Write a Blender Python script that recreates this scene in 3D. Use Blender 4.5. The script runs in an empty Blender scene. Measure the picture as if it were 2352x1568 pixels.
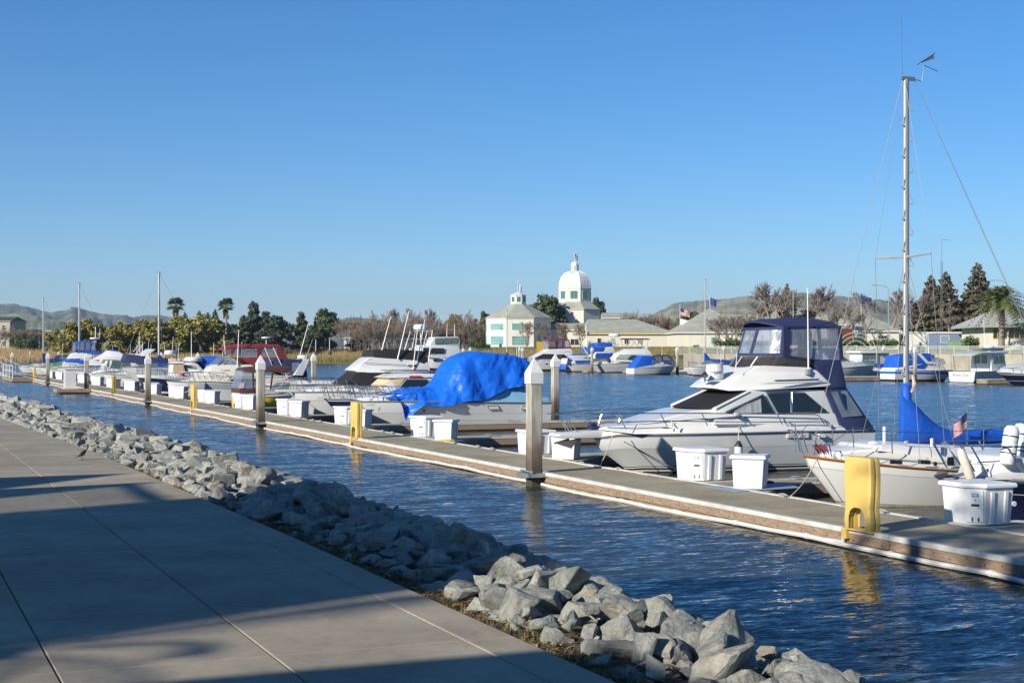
import bpy, bmesh, math, random
from mathutils import Vector, Matrix, noise
sc = bpy.context.scene
COL = sc.collection
RAD = math.radians
# ---------------------------------------------------------------- camera
# world: water z=0, X = across the channel (away from the promenade), Y = along the dock
FPX, CX, HY, CZ = 3500.0, 1176.0, 804.0, 3.4      # reference frame 2352 x 1568
YAW = RAD(22.6)
SY, CY = math.sin(YAW), math.cos(YAW)
cam = bpy.data.cameras.new('camera'); camo = bpy.data.objects.new('camera', cam); COL.objects.link(camo)
camo.location = (0, 0, CZ); camo.rotation_euler = (RAD(90), 0, -YAW)
cam.sensor_width = 36; cam.lens = 36*FPX/2352; cam.shift_y = 20/2352
cam.clip_start = 0.1; cam.clip_end = 30000
sc.camera = camo
# ---------------------------------------------------------------- light
SUN_EL, SUN_AZ = 24.0, 21.0          # shadows run toward +X, turned to +Y
sdir = Vector((math.cos(RAD(SUN_AZ))*math.cos(RAD(SUN_EL)), math.sin(RAD(SUN_AZ))*math.cos(RAD(SUN_EL)), -math.sin(RAD(SUN_EL))))
sl = bpy.data.lights.new('sun', 'SUN'); sl.energy = 5.0; sl.angle = RAD(0.53); sl.color = (1.0, 0.93, 0.80)
so = bpy.data.objects.new('sun', sl); COL.objects.link(so)
so.rotation_euler = sdir.to_track_quat('-Z', 'Y').to_euler()
W = bpy.data.worlds.new('World'); sc.world = W; W.use_nodes = True
wn = W.node_tree.nodes; wl = W.node_tree.links
sky = wn.new('ShaderNodeTexSky'); sky.sky_type = 'NISHITA'; sky.sun_disc = False
sky.sun_elevation = RAD(SUN_EL)
sky.sun_rotation = math.atan2(-sdir.x, -sdir.y)
sky.altitude = 100; sky.air_density = 0.85; sky.dust_density = 0.0; sky.ozone_density = 6.0
hs = wn.new('ShaderNodeHueSaturation'); hs.inputs['Saturation'].default_value = 1.17; hs.inputs['Hue'].default_value = .5
wl.new(sky.outputs[0], hs.inputs['Color']); wl.new(hs.outputs[0], wn['Background'].inputs[0])
wn['Background'].inputs[1].default_value = 0.087
vs = sc.view_settings; vs.view_transform = 'Standard'; vs.look = 'None'; vs.exposure = 0.55; vs.gamma = 1.0; vs.use_curve_mapping = False
sc.cycles.use_denoising = True
sc.cycles.max_bounces = 8; sc.cycles.transparent_max_bounces = 24
sc.cycles.caustics_reflective = False; sc.cycles.caustics_refractive = False
# ---------------------------------------------------------------- pixels to places (reference frame 2352 x 1568)
def ray(x, y):
    u = (x-CX)/FPX
    return Vector((u*CY+SY, -u*SY+CY, (HY-y)/FPX))
def at_t(x, y, t): return Vector((0, 0, CZ)) + ray(x, y)*t
def at_z(x, y, z): d = ray(x, y); return Vector((0, 0, CZ)) + d*((z-CZ)/d.z)
def at_Y(x, y, Y): d = ray(x, y); return Vector((0, 0, CZ)) + d*(Y/d.y)
def at_X(x, y, X): d = ray(x, y); return Vector((0, 0, CZ)) + d*(X/d.x)
def zc(x0, y0, s): return lambda p, q: ((x0+p/s)/1.62245, (y0+q/s)/1.62245)
Z1 = zc(2000, 1150, 1.8092); Z2 = zc(2900, 1150, 1.4934); Z3 = zc(1000, 1150, 2.1382); Z4 = zc(0, 1050, 2.6133)
Z5 = zc(600, 1100, 3.36); Z6 = zc(1700, 900, 2.6133); Z7 = zc(2500, 950, 1.7872); F6 = zc(1850, 1250, 3.36)
F7 = zc(3100, 1200, 3.2849); L4 = zc(0, 1220, 5.88); L5 = zc(400, 1220, 5.88); SD = zc(2600, 1150, 3.1357); R3 = zc(3350, 1580, 3.135)
ID = lambda p, q: (p, q)
# ---------------------------------------------------------------- materials
MATS = {}
def M(name, col=(.8, .8, .8), rough=.5, metal=0., var=.08, scale=4., bump=0., bscale=40., spec=.5, alpha=1., coat=0., island=0., col2=None, stretch=None, ior=None, bdist=.02):
    if name in MATS: return MATS[name]
    m = bpy.data.materials.new(name); m.use_nodes = True; MATS[name] = m
    n = m.node_tree.nodes; l = m.node_tree.links; b = n['Principled BSDF']
    b.inputs['Roughness'].default_value = rough; b.inputs['Metallic'].default_value = metal
    b.inputs['Specular IOR Level'].default_value = spec; b.inputs['Alpha'].default_value = alpha
    if coat: b.inputs['Coat Weight'].default_value = coat; b.inputs['Coat Roughness'].default_value = .08
    if ior: b.inputs['IOR'].default_value = ior
    tc = n.new('ShaderNodeTexCoord'); mp = n.new('ShaderNodeMapping'); l.new(tc.outputs['Object'], mp.inputs[0])
    if stretch: mp.inputs['Scale'].default_value = stretch
    nz = n.new('ShaderNodeTexNoise'); nz.inputs['Scale'].default_value = scale; nz.inputs['Detail'].default_value = 6; nz.inputs['Roughness'].default_value = .62
    l.new(mp.outputs[0], nz.inputs['Vector'])
    cr = n.new('ShaderNodeValToRGB'); cr.color_ramp.elements[0].position = .32; cr.color_ramp.elements[1].position = .68
    c2 = col2 or tuple(min(1, c*(1+var)) for c in col)
    c1 = tuple(c*(1-var) for c in col) if not col2 else col
    cr.color_ramp.elements[0].color = (*c1, 1); cr.color_ramp.elements[1].color = (*c2, 1)
    l.new(nz.outputs['Fac'], cr.inputs[0])
    out = cr.outputs[0]
    if island:
        g = n.new('ShaderNodeNewGeometry'); h = n.new('ShaderNodeHueSaturation')
        mr = n.new('ShaderNodeMapRange'); mr.inputs[3].default_value = 1-island; mr.inputs[4].default_value = 1+island
        l.new(g.outputs['Random Per Island'], mr.inputs[0]); l.new(mr.outputs[0], h.inputs['Value'])
        mh = n.new('ShaderNodeMapRange'); mh.inputs[3].default_value = .5-island*.05; mh.inputs[4].default_value = .5+island*.04
        l.new(g.outputs['Random Per Island'], mh.inputs[0]); l.new(mh.outputs[0], h.inputs['Hue'])
        l.new(out, h.inputs['Color']); out = h.outputs[0]
    l.new(out, b.inputs['Base Color'])
    if bump:
        nb = n.new('ShaderNodeTexNoise'); nb.inputs['Scale'].default_value = bscale; nb.inputs['Detail'].default_value = 5
        l.new(mp.outputs[0], nb.inputs['Vector'])
        bp = n.new('ShaderNodeBump'); bp.inputs['Strength'].default_value = bump; bp.inputs['Distance'].default_value = bdist
        l.new(nb.outputs['Fac'], bp.inputs['Height']); l.new(bp.outputs[0], b.inputs['Normal'])
    return m
def G(c): return tuple(c)
gel = M('white_gelcoat', (.66, .66, .645), .28, var=.025, scale=1.5, coat=.3)
gel2 = M('cream_gelcoat', (.62, .60, .53), .32, var=.04, scale=1.5, coat=.2)
gelg = M('grey_white_gelcoat', (.54, .55, .55), .35, var=.04, scale=2)
hullw = M('hull_white', (.60, .61, .61), .25, var=.05, scale=.9, coat=.3)
navyh = M('navy_hull', (.012, .018, .06), .12, var=.1, coat=.5)
navyc = M('navy_canvas', (.016, .026, .085), .8, var=.18, scale=3, bump=.25, bscale=14, bdist=.03)
blackc = M('black_canvas', (.012, .012, .014), .75, var=.2, scale=3, bump=.25, bscale=9)
bluec = M('blue_canvas', (.006, .09, .48), .6, var=.14, scale=2, bump=.4, bscale=6, bdist=.05)
maroon = M('maroon_canvas', (.19, .02, .03), .75, var=.15, scale=3, bump=.2, bscale=8)
brownc = M('brown_canvas', (.07, .03, .025), .8, var=.15, scale=3, bump=.2, bscale=8)
greenc = M('green_canvas', (.04, .30, .10), .7, var=.15, scale=3)
tealc = M('teal_canvas', (.03, .12, .13), .7, var=.15, scale=3)
tanc = M('tan_canvas', (.62, .45, .27), .8, var=.08, scale=3)
oliv = M('olive_canvas', (.16, .21, .13), .8, var=.12, scale=3)
glassd = M('dark_glass', (.018, .026, .03), .06, var=.2, scale=2, spec=.7)
glassg = M('green_grey_glass', (.10, .16, .15), .08, var=.2, scale=2, spec=.7)
vinyl = M('clear_vinyl', (.22, .27, .36), .14, var=.3, scale=2.2, alpha=.48, bump=.25, bscale=5, bdist=.04)
tint = M('smoked_acrylic', (.05, .042, .038), .08, var=.1, alpha=.72)
steel = M('stainless_steel', (.62, .62, .62), .22, metal=1., var=.05)
dsteel = M('dull_rail', (.30, .30, .31), .4, metal=.7, var=.05)
alum = M('aluminium', (.42, .41, .39), .5, metal=.4, var=.1, scale=3)
whiteplas = M('white_plastic', (.64, .66, .68), .42, var=.03, scale=3)
rubber = M('grey_rubber', (.16, .17, .18), .6)
blackp = M('black_plastic', (.02, .02, .022), .45)
redp = M('red_plastic', (.55, .03, .03), .5)
yelp = M('yellow_plastic', (.66, .46, .13), .5, var=.06, scale=2.5, bump=.06, bscale=30)
teak = M('teak_wood', (.30, .13, .035), .45, var=.2, scale=8)
rope = M('rope', (.52, .46, .35), .9, var=.2, scale=30)
fiber = M('fibreglass_whip', (.78, .78, .74), .4)
# ---------------------------------------------------------------- mesh builder
class MB:
    def __init__(s): s.v = []; s.f = []; s.m = []
    def add(s, vs, fs, mi=0):
        o = len(s.v); s.v += [tuple(p) for p in vs]
        s.f += [tuple(o+i for i in f) for f in fs]; s.m += [mi]*len(fs); return s
    def box(s, x0, x1, y0, y1, z0, z1, mi=0):
        return s.add([(x0,y0,z0),(x1,y0,z0),(x1,y1,z0),(x0,y1,z0),(x0,y0,z1),(x1,y0,z1),(x1,y1,z1),(x0,y1,z1)],
                     [(3,2,1,0),(4,5,6,7),(0,1,5,4),(1,2,6,5),(2,3,7,6),(3,0,4,7)], mi)
    def rings(s, rs, mi=0, cap=True, closed=True):
        k = len(rs[0]); vs = [p for r in rs for p in r]; fs = []
        for i in range(len(rs)-1):
            for j in range(k if closed else k-1):
                j2 = (j+1) % k; fs.append((i*k+j, i*k+j2, (i+1)*k+j2, (i+1)*k+j))
        if cap: fs.append(tuple(reversed(range(k)))); fs.append(tuple((len(rs)-1)*k+j for j in range(k)))
        return s.add(vs, fs, mi)
    def prism(s, poly, zs, mi=0):
        """zs: list of (z, scale about centroid)"""
        cx = sum(p[0] for p in poly)/len(poly); cy = sum(p[1] for p in poly)/len(poly)
        return s.rings([[(cx+(x-cx)*k, cy+(y-cy)*k, z) for x, y in poly] for z, k in zs], mi)
    def tube(s, pts, r, n=6, mi=0):
        pts = [Vector(p) for p in pts]; rs = []
        for i, p in enumerate(pts):
            d = (pts[min(i+1, len(pts)-1)]-pts[max(i-1, 0)])
            if d.length < 1e-9: d = Vector((0, 0, 1))
            d.normalize(); a = d.orthogonal().normalized() if abs(d.z) > .99 else d.cross(Vector((0, 0, 1))).normalized(); b = d.cross(a)
            rr = r[i] if isinstance(r, (list, tuple)) else r
            rs.append([p+(a*math.cos(6.28319*k/n)+b*math.sin(6.28319*k/n))*rr for k in range(n)])
        return s.rings(rs, mi)
    def lathe(s, prof, c=(0, 0, 0), n=12, mi=0):
        return s.rings([[(c[0]+r*math.cos(6.28319*k/n), c[1]+r*math.sin(6.28319*k/n), c[2]+z) for k in range(n)] for r, z in prof], mi)
    def build(s, name, mats, parent=None, smooth=0., bev=0., kind=None, loc=None, nrm=True):
        me = bpy.data.meshes.new(name); me.from_pydata(s.v, [], s.f)
        if not isinstance(mats, (list, tuple)): mats = [mats]
        for m in mats: me.materials.append(m)
        if len(mats) > 1: me.polygons.foreach_set('material_index', s.m)
        if nrm or bev:
            b = bmesh.new(); b.from_mesh(me)
            bmesh.ops.recalc_face_normals(b, faces=b.faces)
            if bev:
                ed = [e for e in b.edges if len(e.link_faces) == 2 and e.calc_face_angle(0) > .35]
                bmesh.ops.bevel(b, geom=ed, offset=bev, segments=2, affect='EDGES', clamp_overlap=True, profile=.6)
            b.to_mesh(me); b.free()
        if smooth:
            me.shade_smooth(); me.set_sharp_from_angle(angle=smooth)
        me.update()
        o = bpy.data.objects.new(name, me); COL.objects.link(o)
        if parent: o.parent = parent
        if loc: o.location = loc
        if kind: o['kind'] = kind
        return o
def tag(o, label, cat, group=None, kind=None):
    if label: o['label'] = label
    if cat: o['category'] = cat
    if group: o['group'] = group
    if kind: o['kind'] = kind
    return o
def empty(name, loc, label=None, cat=None, group=None, rz=0, scale=None):
    o = bpy.data.objects.new(name, None); COL.objects.link(o); o.location = loc; o.rotation_euler = (0, 0, rz)
    o.empty_display_size = .1
    if scale: o.scale = scale
    tag(o, label, cat, group); return o
def copy_tree(o, parent=None):
    c = o.copy(); COL.objects.link(c)
    if parent: c.parent = parent
    for ch in o.children: copy_tree(ch, c)
    return c
def text(body, size, mat, parent, loc, rot, name='lettering', ext=.002, shear=0., sx=1.):
    cu = bpy.data.curves.new(name, 'FONT'); cu.body = body; cu.size = size; cu.extrude = ext; cu.shear = shear
    to = bpy.data.objects.new(name, cu); COL.objects.link(to)
    me = bpy.data.meshes.new_from_object(to.evaluated_get(bpy.context.evaluated_depsgraph_get()))
    bpy.data.objects.remove(to)
    me.materials.clear(); me.materials.append(mat)
    o = bpy.data.objects.new(name, me); COL.objects.link(o); o.parent = parent; o.location = loc; o.rotation_euler = rot; o.scale = (sx, 1, 1)
    return o
def interp(pts, x):
    if x <= pts[0][0]: return pts[0][1]
    for a, b in zip(pts, pts[1:]):
        if x <= b[0]: return a[1]+(b[1]-a[1])*(x-a[0])/max(1e-9, b[0]-a[0])
    return pts[-1][1]
# ================================================================ setting
WZ = 1.7                                   # promenade level
def edge_x(Y): return interp([(0, 3.5), (13.5, 3.5), (27, 3.33), (40, 2.85), (60, 2.2), (100, 1.2), (160, 0)], Y)
# water --------------------------------------------------------------
def water_mat():
    m = bpy.data.materials.new('harbour_water'); m.use_nodes = True; n = m.node_tree.nodes; l = m.node_tree.links; b = n['Principled BSDF']
    b.inputs['Base Color'].default_value = (.030, .034, .028, 1); b.inputs['Roughness'].default_value = .045; b.inputs['IOR'].default_value = 1.333
    tc = n.new('ShaderNodeTexCoord')
    def nz(scale, rot, st, det, out='Fac'):
        mp = n.new('ShaderNodeMapping'); mp.inputs['Rotation'].default_value = (0, 0, rot); mp.inputs['Scale'].default_value = st
        l.new(tc.outputs['Object'], mp.inputs[0]); t = n.new('ShaderNodeTexNoise'); t.inputs['Scale'].default_value = scale; t.inputs['Detail'].default_value = det; t.inputs['Roughness'].default_value = .5
        t.inputs['Distortion'].default_value = .6
        l.new(mp.outputs[0], t.inputs['Vector']); return t.outputs[out]
    def mth(op, x, y):
        k = n.new('ShaderNodeMath'); k.operation = op
        for i, q in enumerate((x, y)):
            if isinstance(q, (int, float)): k.inputs[i].default_value = q
            else: l.new(q, k.inputs[i])
        return k.outputs[0]
    def vm(op, x, y):
        k = n.new('ShaderNodeVectorMath'); k.operation = op
        for i, q in enumerate((x, y)):
            if isinstance(q, tuple): k.inputs[i].default_value = q
            else: l.new(q, k.inputs[i])
        return k.outputs[0]
    def sc_(v, f):
        k = n.new('ShaderNodeVectorMath'); k.operation = 'SCALE'; l.new(v, k.inputs[0])
        if isinstance(f, (int, float)): k.inputs[3].default_value = f
        else: l.new(f, k.inputs[3])
        return k.outputs[0]
    # slopes of three trains of wind ripples, crests across the wind
    a = nz(6.5, -YAW, (.28, 1.0, 1), 3, 'Color'); c = nz(1.5, -YAW-.3, (.35, 1.0, 1), 2, 'Color'); f = nz(19., -YAW+.15, (.35, 1, 1), 2, 'Color'); g = nz(.05, .3, (1, 1, 1), 3)
    gm = n.new('ShaderNodeMapRange'); gm.inputs[1].default_value = .35; gm.inputs[2].default_value = .65; gm.inputs[3].default_value = .7; gm.inputs[4].default_value = 1.15
    l.new(g, gm.inputs[0])
    tot = vm('ADD', sc_(vm('SUBTRACT', a, (.5, .5, .5)), .56), vm('ADD', sc_(vm('SUBTRACT', c, (.5, .5, .5)), .26), sc_(vm('SUBTRACT', f, (.5, .5, .5)), .52)))
    tot = sc_(tot, gm.outputs[0])
    tot = vm('MULTIPLY', tot, (.26, .85, 0.))
    nrm_ = vm('NORMALIZE', vm('ADD', tot, (-.03, -.072, 1)), (0, 0, 0))   # constant tilt toward the camera, steering reflections to higher, bluer sky
    l.new(nrm_, b.inputs['Normal'])
    return m
b = MB(); b.add([(-300,-300,0),(1600,-300,0),(1600,1600,0),(-300,1600,0)], [(0,1,2,3)])
b.build('water', water_mat(), kind='structure', nrm=False)
# promenade ------------------------------------------------------------
def concrete_mat(name, base, joint=False):
    m = bpy.data.materials.new(name); m.use_nodes = True; n = m.node_tree.nodes; l = m.node_tree.links; b = n['Principled BSDF']
    tc = n.new('ShaderNodeTexCoord'); oi = n.new('ShaderNodeObjectInfo')
    ge = n.new('ShaderNodeNewGeometry')
    def nz(s, d, r=.6, st=None):
        t = n.new('ShaderNodeTexNoise'); t.inputs['Scale'].default_value = s; t.inputs['Detail'].default_value = d; t.inputs['Roughness'].default_value = r
        if st:
            mp = n.new('ShaderNodeMapping'); mp.inputs['Scale'].default_value = st; l.new(ge.outputs['Position'], mp.inputs[0]); l.new(mp.outputs[0], t.inputs['Vector'])
        else: l.new(ge.outputs['Position'], t.inputs['Vector'])
        return t.outputs['Fac']
    def ramp(f, p0, c0, p1, c1):
        r = n.new('ShaderNodeValToRGB'); r.color_ramp.elements[0].position = p0; r.color_ramp.elements[1].position = p1
        r.color_ramp.elements[0].color = (*c0, 1); r.color_ramp.elements[1].color = (*c1, 1); l.new(f, r.inputs[0]); return r.outputs[0]
    def mul(a, c, fac=1):
        k = n.new('ShaderNodeMix'); k.data_type = 'RGBA'; k.blend_type = 'MULTIPLY'; k.inputs[0].default_value = fac; l.new(a, k.inputs[6]); l.new(c, k.inputs[7]); return k.outputs[2]
    lo = tuple(x*.76 for x in base); hi = tuple(x*1.18 for x in base)
    c = ramp(nz(.9, 7, .65), .3, lo, .7, hi)
    c = mul(c, ramp(nz(260, 2), .3, (.72, .72, .72), .62, (1.06, 1.06, 1.06)))
    c = mul(c, ramp(nz(3.2, 3, .5, (1, .35, 1)), .25, (.8, .79, .77), .45, (1, 1, 1)), .55)
    vo = n.new('ShaderNodeTexVoronoi'); vo.inputs['Scale'].default_value = 2.1; l.new(ge.outputs['Position'], vo.inputs['Vector'])
    c = mul(c, ramp(vo.outputs['Distance'], .018, (.45, .43, .41), .03, (1, 1, 1)), .6)
    c = mul(c, ramp(nz(.33, 9, .72), .40, (.80, .79, .77), .56, (1.05, 1.05, 1.05)), .8)
    c = mul(c, ramp(nz(14, 8, .75), .36, (.70, .68, .65), .5, (1, 1, 1)), .5)
    mr = n.new('ShaderNodeMapRange'); mr.inputs[3].default_value = .92; mr.inputs[4].default_value = 1.08; l.new(oi.outputs['Random'], mr.inputs[0])
    cb = n.new('ShaderNodeCombineColor'); [l.new(mr.outputs[0], cb.inputs[i]) for i in range(3)]
    c = mul(c, cb.outputs[0]); l.new(c, b.inputs['Base Color']); b.inputs['Roughness'].default_value = .85
    bp = n.new('ShaderNodeBump'); bp.inputs['Strength'].default_value = .35; bp.inputs['Distance'].default_value = .004
    l.new(nz(140, 4), bp.inputs['Height']); l.new(bp.outputs[0], b.inputs['Normal'])
    return m
slabm = concrete_mat('promenade_concrete', (.335, .29, .218))
jointm = M('joint_dirt', (.11, .095, .075), .95, var=.3, scale=9)
walk = empty('walkway', (0, 0, WZ)); walk['kind'] = 'structure'
b = MB()
ys = [-40, 0, 13.5, 27, 40, 60, 100, 160]
for a, c in zip(ys, ys[1:]):
    b.add([(-45, a, -.03), (edge_x(a)-.02, a, -.03), (edge_x(c)-.02, c, -.03), (-45, c, -.03)], [(0, 1, 2, 3)])
b.add([(edge_x(a)-.02, a, z) for a in ys for z in (-.03, -.3)], [(2*i, 2*i+1, 2*i+3, 2*i+2) for i in range(len(ys)-1)])
b.build('bedding', jointm, walk, nrm=False)
xs = [-3.8, -2.63, -1.46, -.29, .87, 2.03, 3.18]
rows = [13.3+1.65*k for k in range(-7, 29)]
def slab(x0, x1, a, c, x1b=None):
    if abs(a-13.3) < .01: a += .018
    if abs(c-13.3) < .01: c -= .018
    g = .004; ch = .007; m = MB(); x1b = x1 if x1b is None else x1b
    lo = [(x0+g, a+g), (x1-g, a+g), (x1b-g, c-g), (x0+g, c-g)]
    hi = [(x0+g+ch, a+g+ch), (x1-g-ch, a+g+ch), (x1b-g-ch, c-g-ch), (x0+g+ch, c-g-ch)]
    m.rings([[(x, y, -.028) for x, y in lo], [(x, y, -ch) for x, y in lo], [(x, y, 0) for x, y in hi]], cap=True)
    m.build('slab', slabm, walk)
for r0, r1 in zip(rows, rows[1:]):
    for i in range(len(xs)):
        if r0 > 40 and xs[i] < -1: continue
        if i == len(xs)-1 or xs[i+1] > edge_x(r1)-.3:
            slab(xs[i], edge_x(r0), r0, r1, edge_x(r1)); break
        slab(xs[i], xs[i+1], r0, r1)
m = MB(); m.box(-44, -3.81, -39, 160, -.028, 0); m.build('paving', slabm, walk)
m = MB(); m.box(-3.795, 3.45, -39, rows[0]-.01, -.028, 0); m.build('paving', slabm, walk)
m = MB(); m.box(-3.795, .8, rows[-1]+.01, 160, -.028, 0); m.build('paving', slabm, walk)
# bank under the stones
dirt = M('bank_soil', (.10, .075, .045), .95, var=.45, scale=3, bump=.6, bscale=20, bdist=.05)
b = MB(); N = 60; bank_k = lambda Y: interp([(-12, .6), (7, .70), (10, .82), (16, .98), (25, 1.)], Y); prof = [(-.05, WZ-.06), (.5, WZ-.06), (1.2, WZ-.1), (4.6, -.5), (6, -1.2)]
for i in range(N+1):
    Y = -12+i*172/N
    for dx, z in prof: b.v.append((edge_x(Y)+(dx if dx < .6 else dx*bank_k(Y)), Y, z))
k = len(prof)
for i in range(N):
    for j in range(k-1): b.f.append((i*k+j, i*k+j+1, (i+1)*k+j+1, (i+1)*k+j)); b.m.append(0)
b.build('bank', dirt, kind='structure', smooth=.8)
# verge grass and fallen leaves
random.seed(5)
b = MB()
for i in range(9000):
    Y = 5.5+abs(random.gauss(0, 1))*11; X = edge_x(Y)+.02+random.random()**1.5*.42*(.7+.6*noise.noise(Vector((Y*.6, 0, 3))))
    z = WZ-.075; h = random.uniform(.02, .075); a = random.random()*6.28; w = .004+random.random()*.004; ln = random.uniform(-.05, .05)
    dx, dy = math.cos(a)*w, math.sin(a)*w
    mi = 0 if random.random() < .55 else 1
    b.add([(X-dx, Y-dy, z), (X+dx, Y+dy, z), (X+ln, Y+random.uniform(-.05, .05), z+h)], [(0, 1, 2)], mi)
for i in range(1500):
    Y = 5.5+abs(random.gauss(0, 1))*13; X = edge_x(Y)+.03+random.random()**1.3*.5
    z = WZ-.05+random.random()*.02; s = random.uniform(.015, .045); a = random.random()*6.28; c, d = math.cos(a)*s, math.sin(a)*s
    b.add([(X-c, Y-d, z), (X+d*.5, Y-c*.5, z+random.random()*.02), (X+c, Y+d, z+.01), (X-d*.5, Y+c*.5, z+random.random()*.02)], [(0, 1, 2, 3)], random.choice((2, 2, 1)))
o = b.build('verge_grass', [M('verge_green', (.07, .09, .02), .8, var=.3, island=.4), M('dry_straw', (.25, .17, .07), .85, var=.3, island=.3), M('dead_leaf', (.13, .06, .025), .8, var=.3, island=.4)], nrm=False)
tag(o, 'thin strip of short grass and dead leaves along the walkway edge', 'grass', kind='stuff')
# ---------------------------------------------------------------- riprap
def rock_mat():
    m = bpy.data.materials.new('riprap_stone'); m.use_nodes = True; n = m.node_tree.nodes; l = m.node_tree.links; b = n['Principled BSDF']
    tc = n.new('ShaderNodeTexCoord'); at = n.new('ShaderNodeAttribute'); at.attribute_name = 'tint'
    ge = n.new('ShaderNodeNewGeometry')
    def nz(s, d, r=.6, dist=0.):
        t = n.new('ShaderNodeTexNoise'); t.inputs['Scale'].default_value = s; t.inputs['Detail'].default_value = d; t.inputs['Roughness'].default_value = r; t.inputs['Distortion'].default_value = dist
        l.new(ge.outputs['Position'], t.inputs['Vector']); return t.outputs['Fac']
    base = n.new('ShaderNodeValToRGB'); e = base.color_ramp.elements
    e[0].position = 0; e[0].color = (.24, .27, .235, 1); e[1].position = 1; e[1].color = (.29, .25, .20, 1)
    for p, c in ((.25, (.31, .315, .285)), (.5, (.36, .37, .33)), (.7, (.27, .27, .265)), (.88, (.41, .405, .37))):
        q = e.new(p); q.color = (*c, 1)
    base.color_ramp.interpolation = 'LINEAR'
    oi = n.new('ShaderNodeObjectInfo')
    # single stones take the object's random number; joined stones take the island's
    ad = n.new('ShaderNodeMath'); ad.operation = 'FRACT'; a2 = n.new('ShaderNodeMath'); a2.operation = 'ADD'
    l.new(oi.outputs['Random'], a2.inputs[0]); l.new(ge.outputs['Random Per Island'], a2.inputs[1]); l.new(a2.outputs[0], ad.inputs[0])
    l.new(ad.outputs[0], base.inputs[0])
    def mul(a, f, p0, c0, p1, c1, fac=1.):
        r = n.new('ShaderNodeValToRGB'); r.color_ramp.elements[0].position = p0; r.color_ramp.elements[1].position = p1
        r.color_ramp.elements[0].color = (*c0, 1); r.color_ramp.elements[1].color = (*c1, 1); l.new(f, r.inputs[0])
        k = n.new('ShaderNodeMix'); k.data_type = 'RGBA'; k.blend_type = 'MULTIPLY'; k.inputs[0].default_value = fac; l.new(a, k.inputs[6]); l.new(r.outputs[0], k.inputs[7]); return k.outputs[2]
    c = mul(base.outputs[0], nz(5, 8, .7, .5), .33, (.46, .46, .46), .66, (1.18, 1.18, 1.14))
    c = mul(c, nz(28, 5, .7), .3, (.72, .72, .7), .6, (1.08, 1.08, 1.08))
    v = nz(2.3, 9, .75, 1.8)
    k = n.new('ShaderNodeMath'); k.operation = 'SUBTRACT'; l.new(v, k.inputs[0]); k.inputs[1].default_value = .5
    ab = n.new('ShaderNodeMath'); ab.operation = 'ABSOLUTE'; l.new(k.outputs[0], ab.inputs[0])
    vein = n.new('ShaderNodeValToRGB'); vein.color_ramp.elements[0].position = .0; vein.color_ramp.elements[0].color = (1, 1, 1, 1); vein.color_ramp.elements[1].position = .014; vein.color_ramp.elements[1].color = (0, 0, 0, 1)
    l.new(ab.outputs[0], vein.inputs[0])
    mx = n.new('ShaderNodeMix'); mx.data_type = 'RGBA'; l.new(c, mx.inputs[6]); mx.inputs[7].default_value = (.42, .42, .39, 1)
    ml = n.new('ShaderNodeMath'); ml.operation = 'MULTIPLY'; l.new(vein.outputs[0], ml.inputs[0]); ml.inputs[1].default_value = .55; l.new(ml.outputs[0], mx.inputs[0])
    # wet, weedy foot at the water line: shape of the tide mark, height only
    sp = n.new('ShaderNodeSeparateXYZ'); l.new(ge.outputs['Position'], sp.inputs[0])
    mr = n.new('ShaderNodeMapRange'); mr.inputs[1].default_value = .12; mr.inputs[2].default_value = .42; mr.inputs[3].default_value = .35; mr.inputs[4].default_value = 1; l.new(sp.outputs[2], mr.inputs[0])
    cb = n.new('ShaderNodeCombineColor'); [l.new(mr.outputs[0], cb.inputs[i]) for i in range(3)]
    k = n.new('ShaderNodeMix'); k.data_type = 'RGBA'; k.blend_type = 'MULTIPLY'; k.inputs[0].default_value = 1; l.new(mx.outputs[2], k.inputs[6]); l.new(cb.outputs[0], k.inputs[7])
    l.new(k.outputs[2], b.inputs['Base Color']); b.inputs['Roughness'].default_value = .82
    bp = n.new('ShaderNodeBump'); bp.inputs['Strength'].default_value = .9; bp.inputs['Distance'].default_value = .05
    l.new(nz(9, 9, .7, .4), bp.inputs['Height']); l.new(bp.outputs[0], b.inputs['Normal'])
    return m
rockm = rock_mat()
random.seed(11)
def rock_mesh(i, detail):
    rnd = random.Random(100+i); bm = bmesh.new()
    sx, sy, sz = rnd.uniform(.85, 1.25), rnd.uniform(.65, .95), rnd.uniform(.5, .75)
    pts = []
    for k in range(rnd.choice((10, 12, 15))):
        v = Vector((rnd.gauss(0, 1), rnd.gauss(0, 1), rnd.gauss(0, 1))).normalized()
        v = Vector([math.copysign(abs(c)**.75, c) for c in v])*rnd.uniform(.8, 1.05)
        bm.verts.new((v.x*sx, v.y*sy, v.z*sz))
    r = bmesh.ops.convex_hull(bm, input=bm.verts)
    for v in [v for v in bm.verts if not v.link_faces]: bm.verts.remove(v)
    bmesh.ops.triangulate(bm, faces=bm.faces)
    if detail:
        bmesh.ops.bevel(bm, geom=bm.edges[:], offset=.09, segments=1, affect='EDGES', clamp_overlap=True)
        bmesh.ops.triangulate(bm, faces=bm.faces)
        bmesh.ops.subdivide_edges(bm, edges=[e for e in bm.edges if e.calc_length() > .28], cuts=1, use_grid_fill=True)
        bmesh.ops.triangulate(bm, faces=bm.faces)
        for v in bm.verts:
            q = v.co*2.3+Vector((i*7.1, 0, 0)); d = noise.noise(q)*.10+noise.noise(q*2.7)*.05
            v.co += v.co.normalized()*d
    bmesh.ops.recalc_face_normals(bm, faces=bm.faces)
    me = bpy.data.meshes.new('stone'); bm.to_mesh(me); bm.free(); me.materials.append(rockm)
    if detail: me.shade_smooth(); me.set_sharp_from_angle(angle=.42)
    return me
RM = [rock_mesh(i, True) for i in range(26)]; RL = [rock_mesh(i, False) for i in range(12)]
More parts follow.
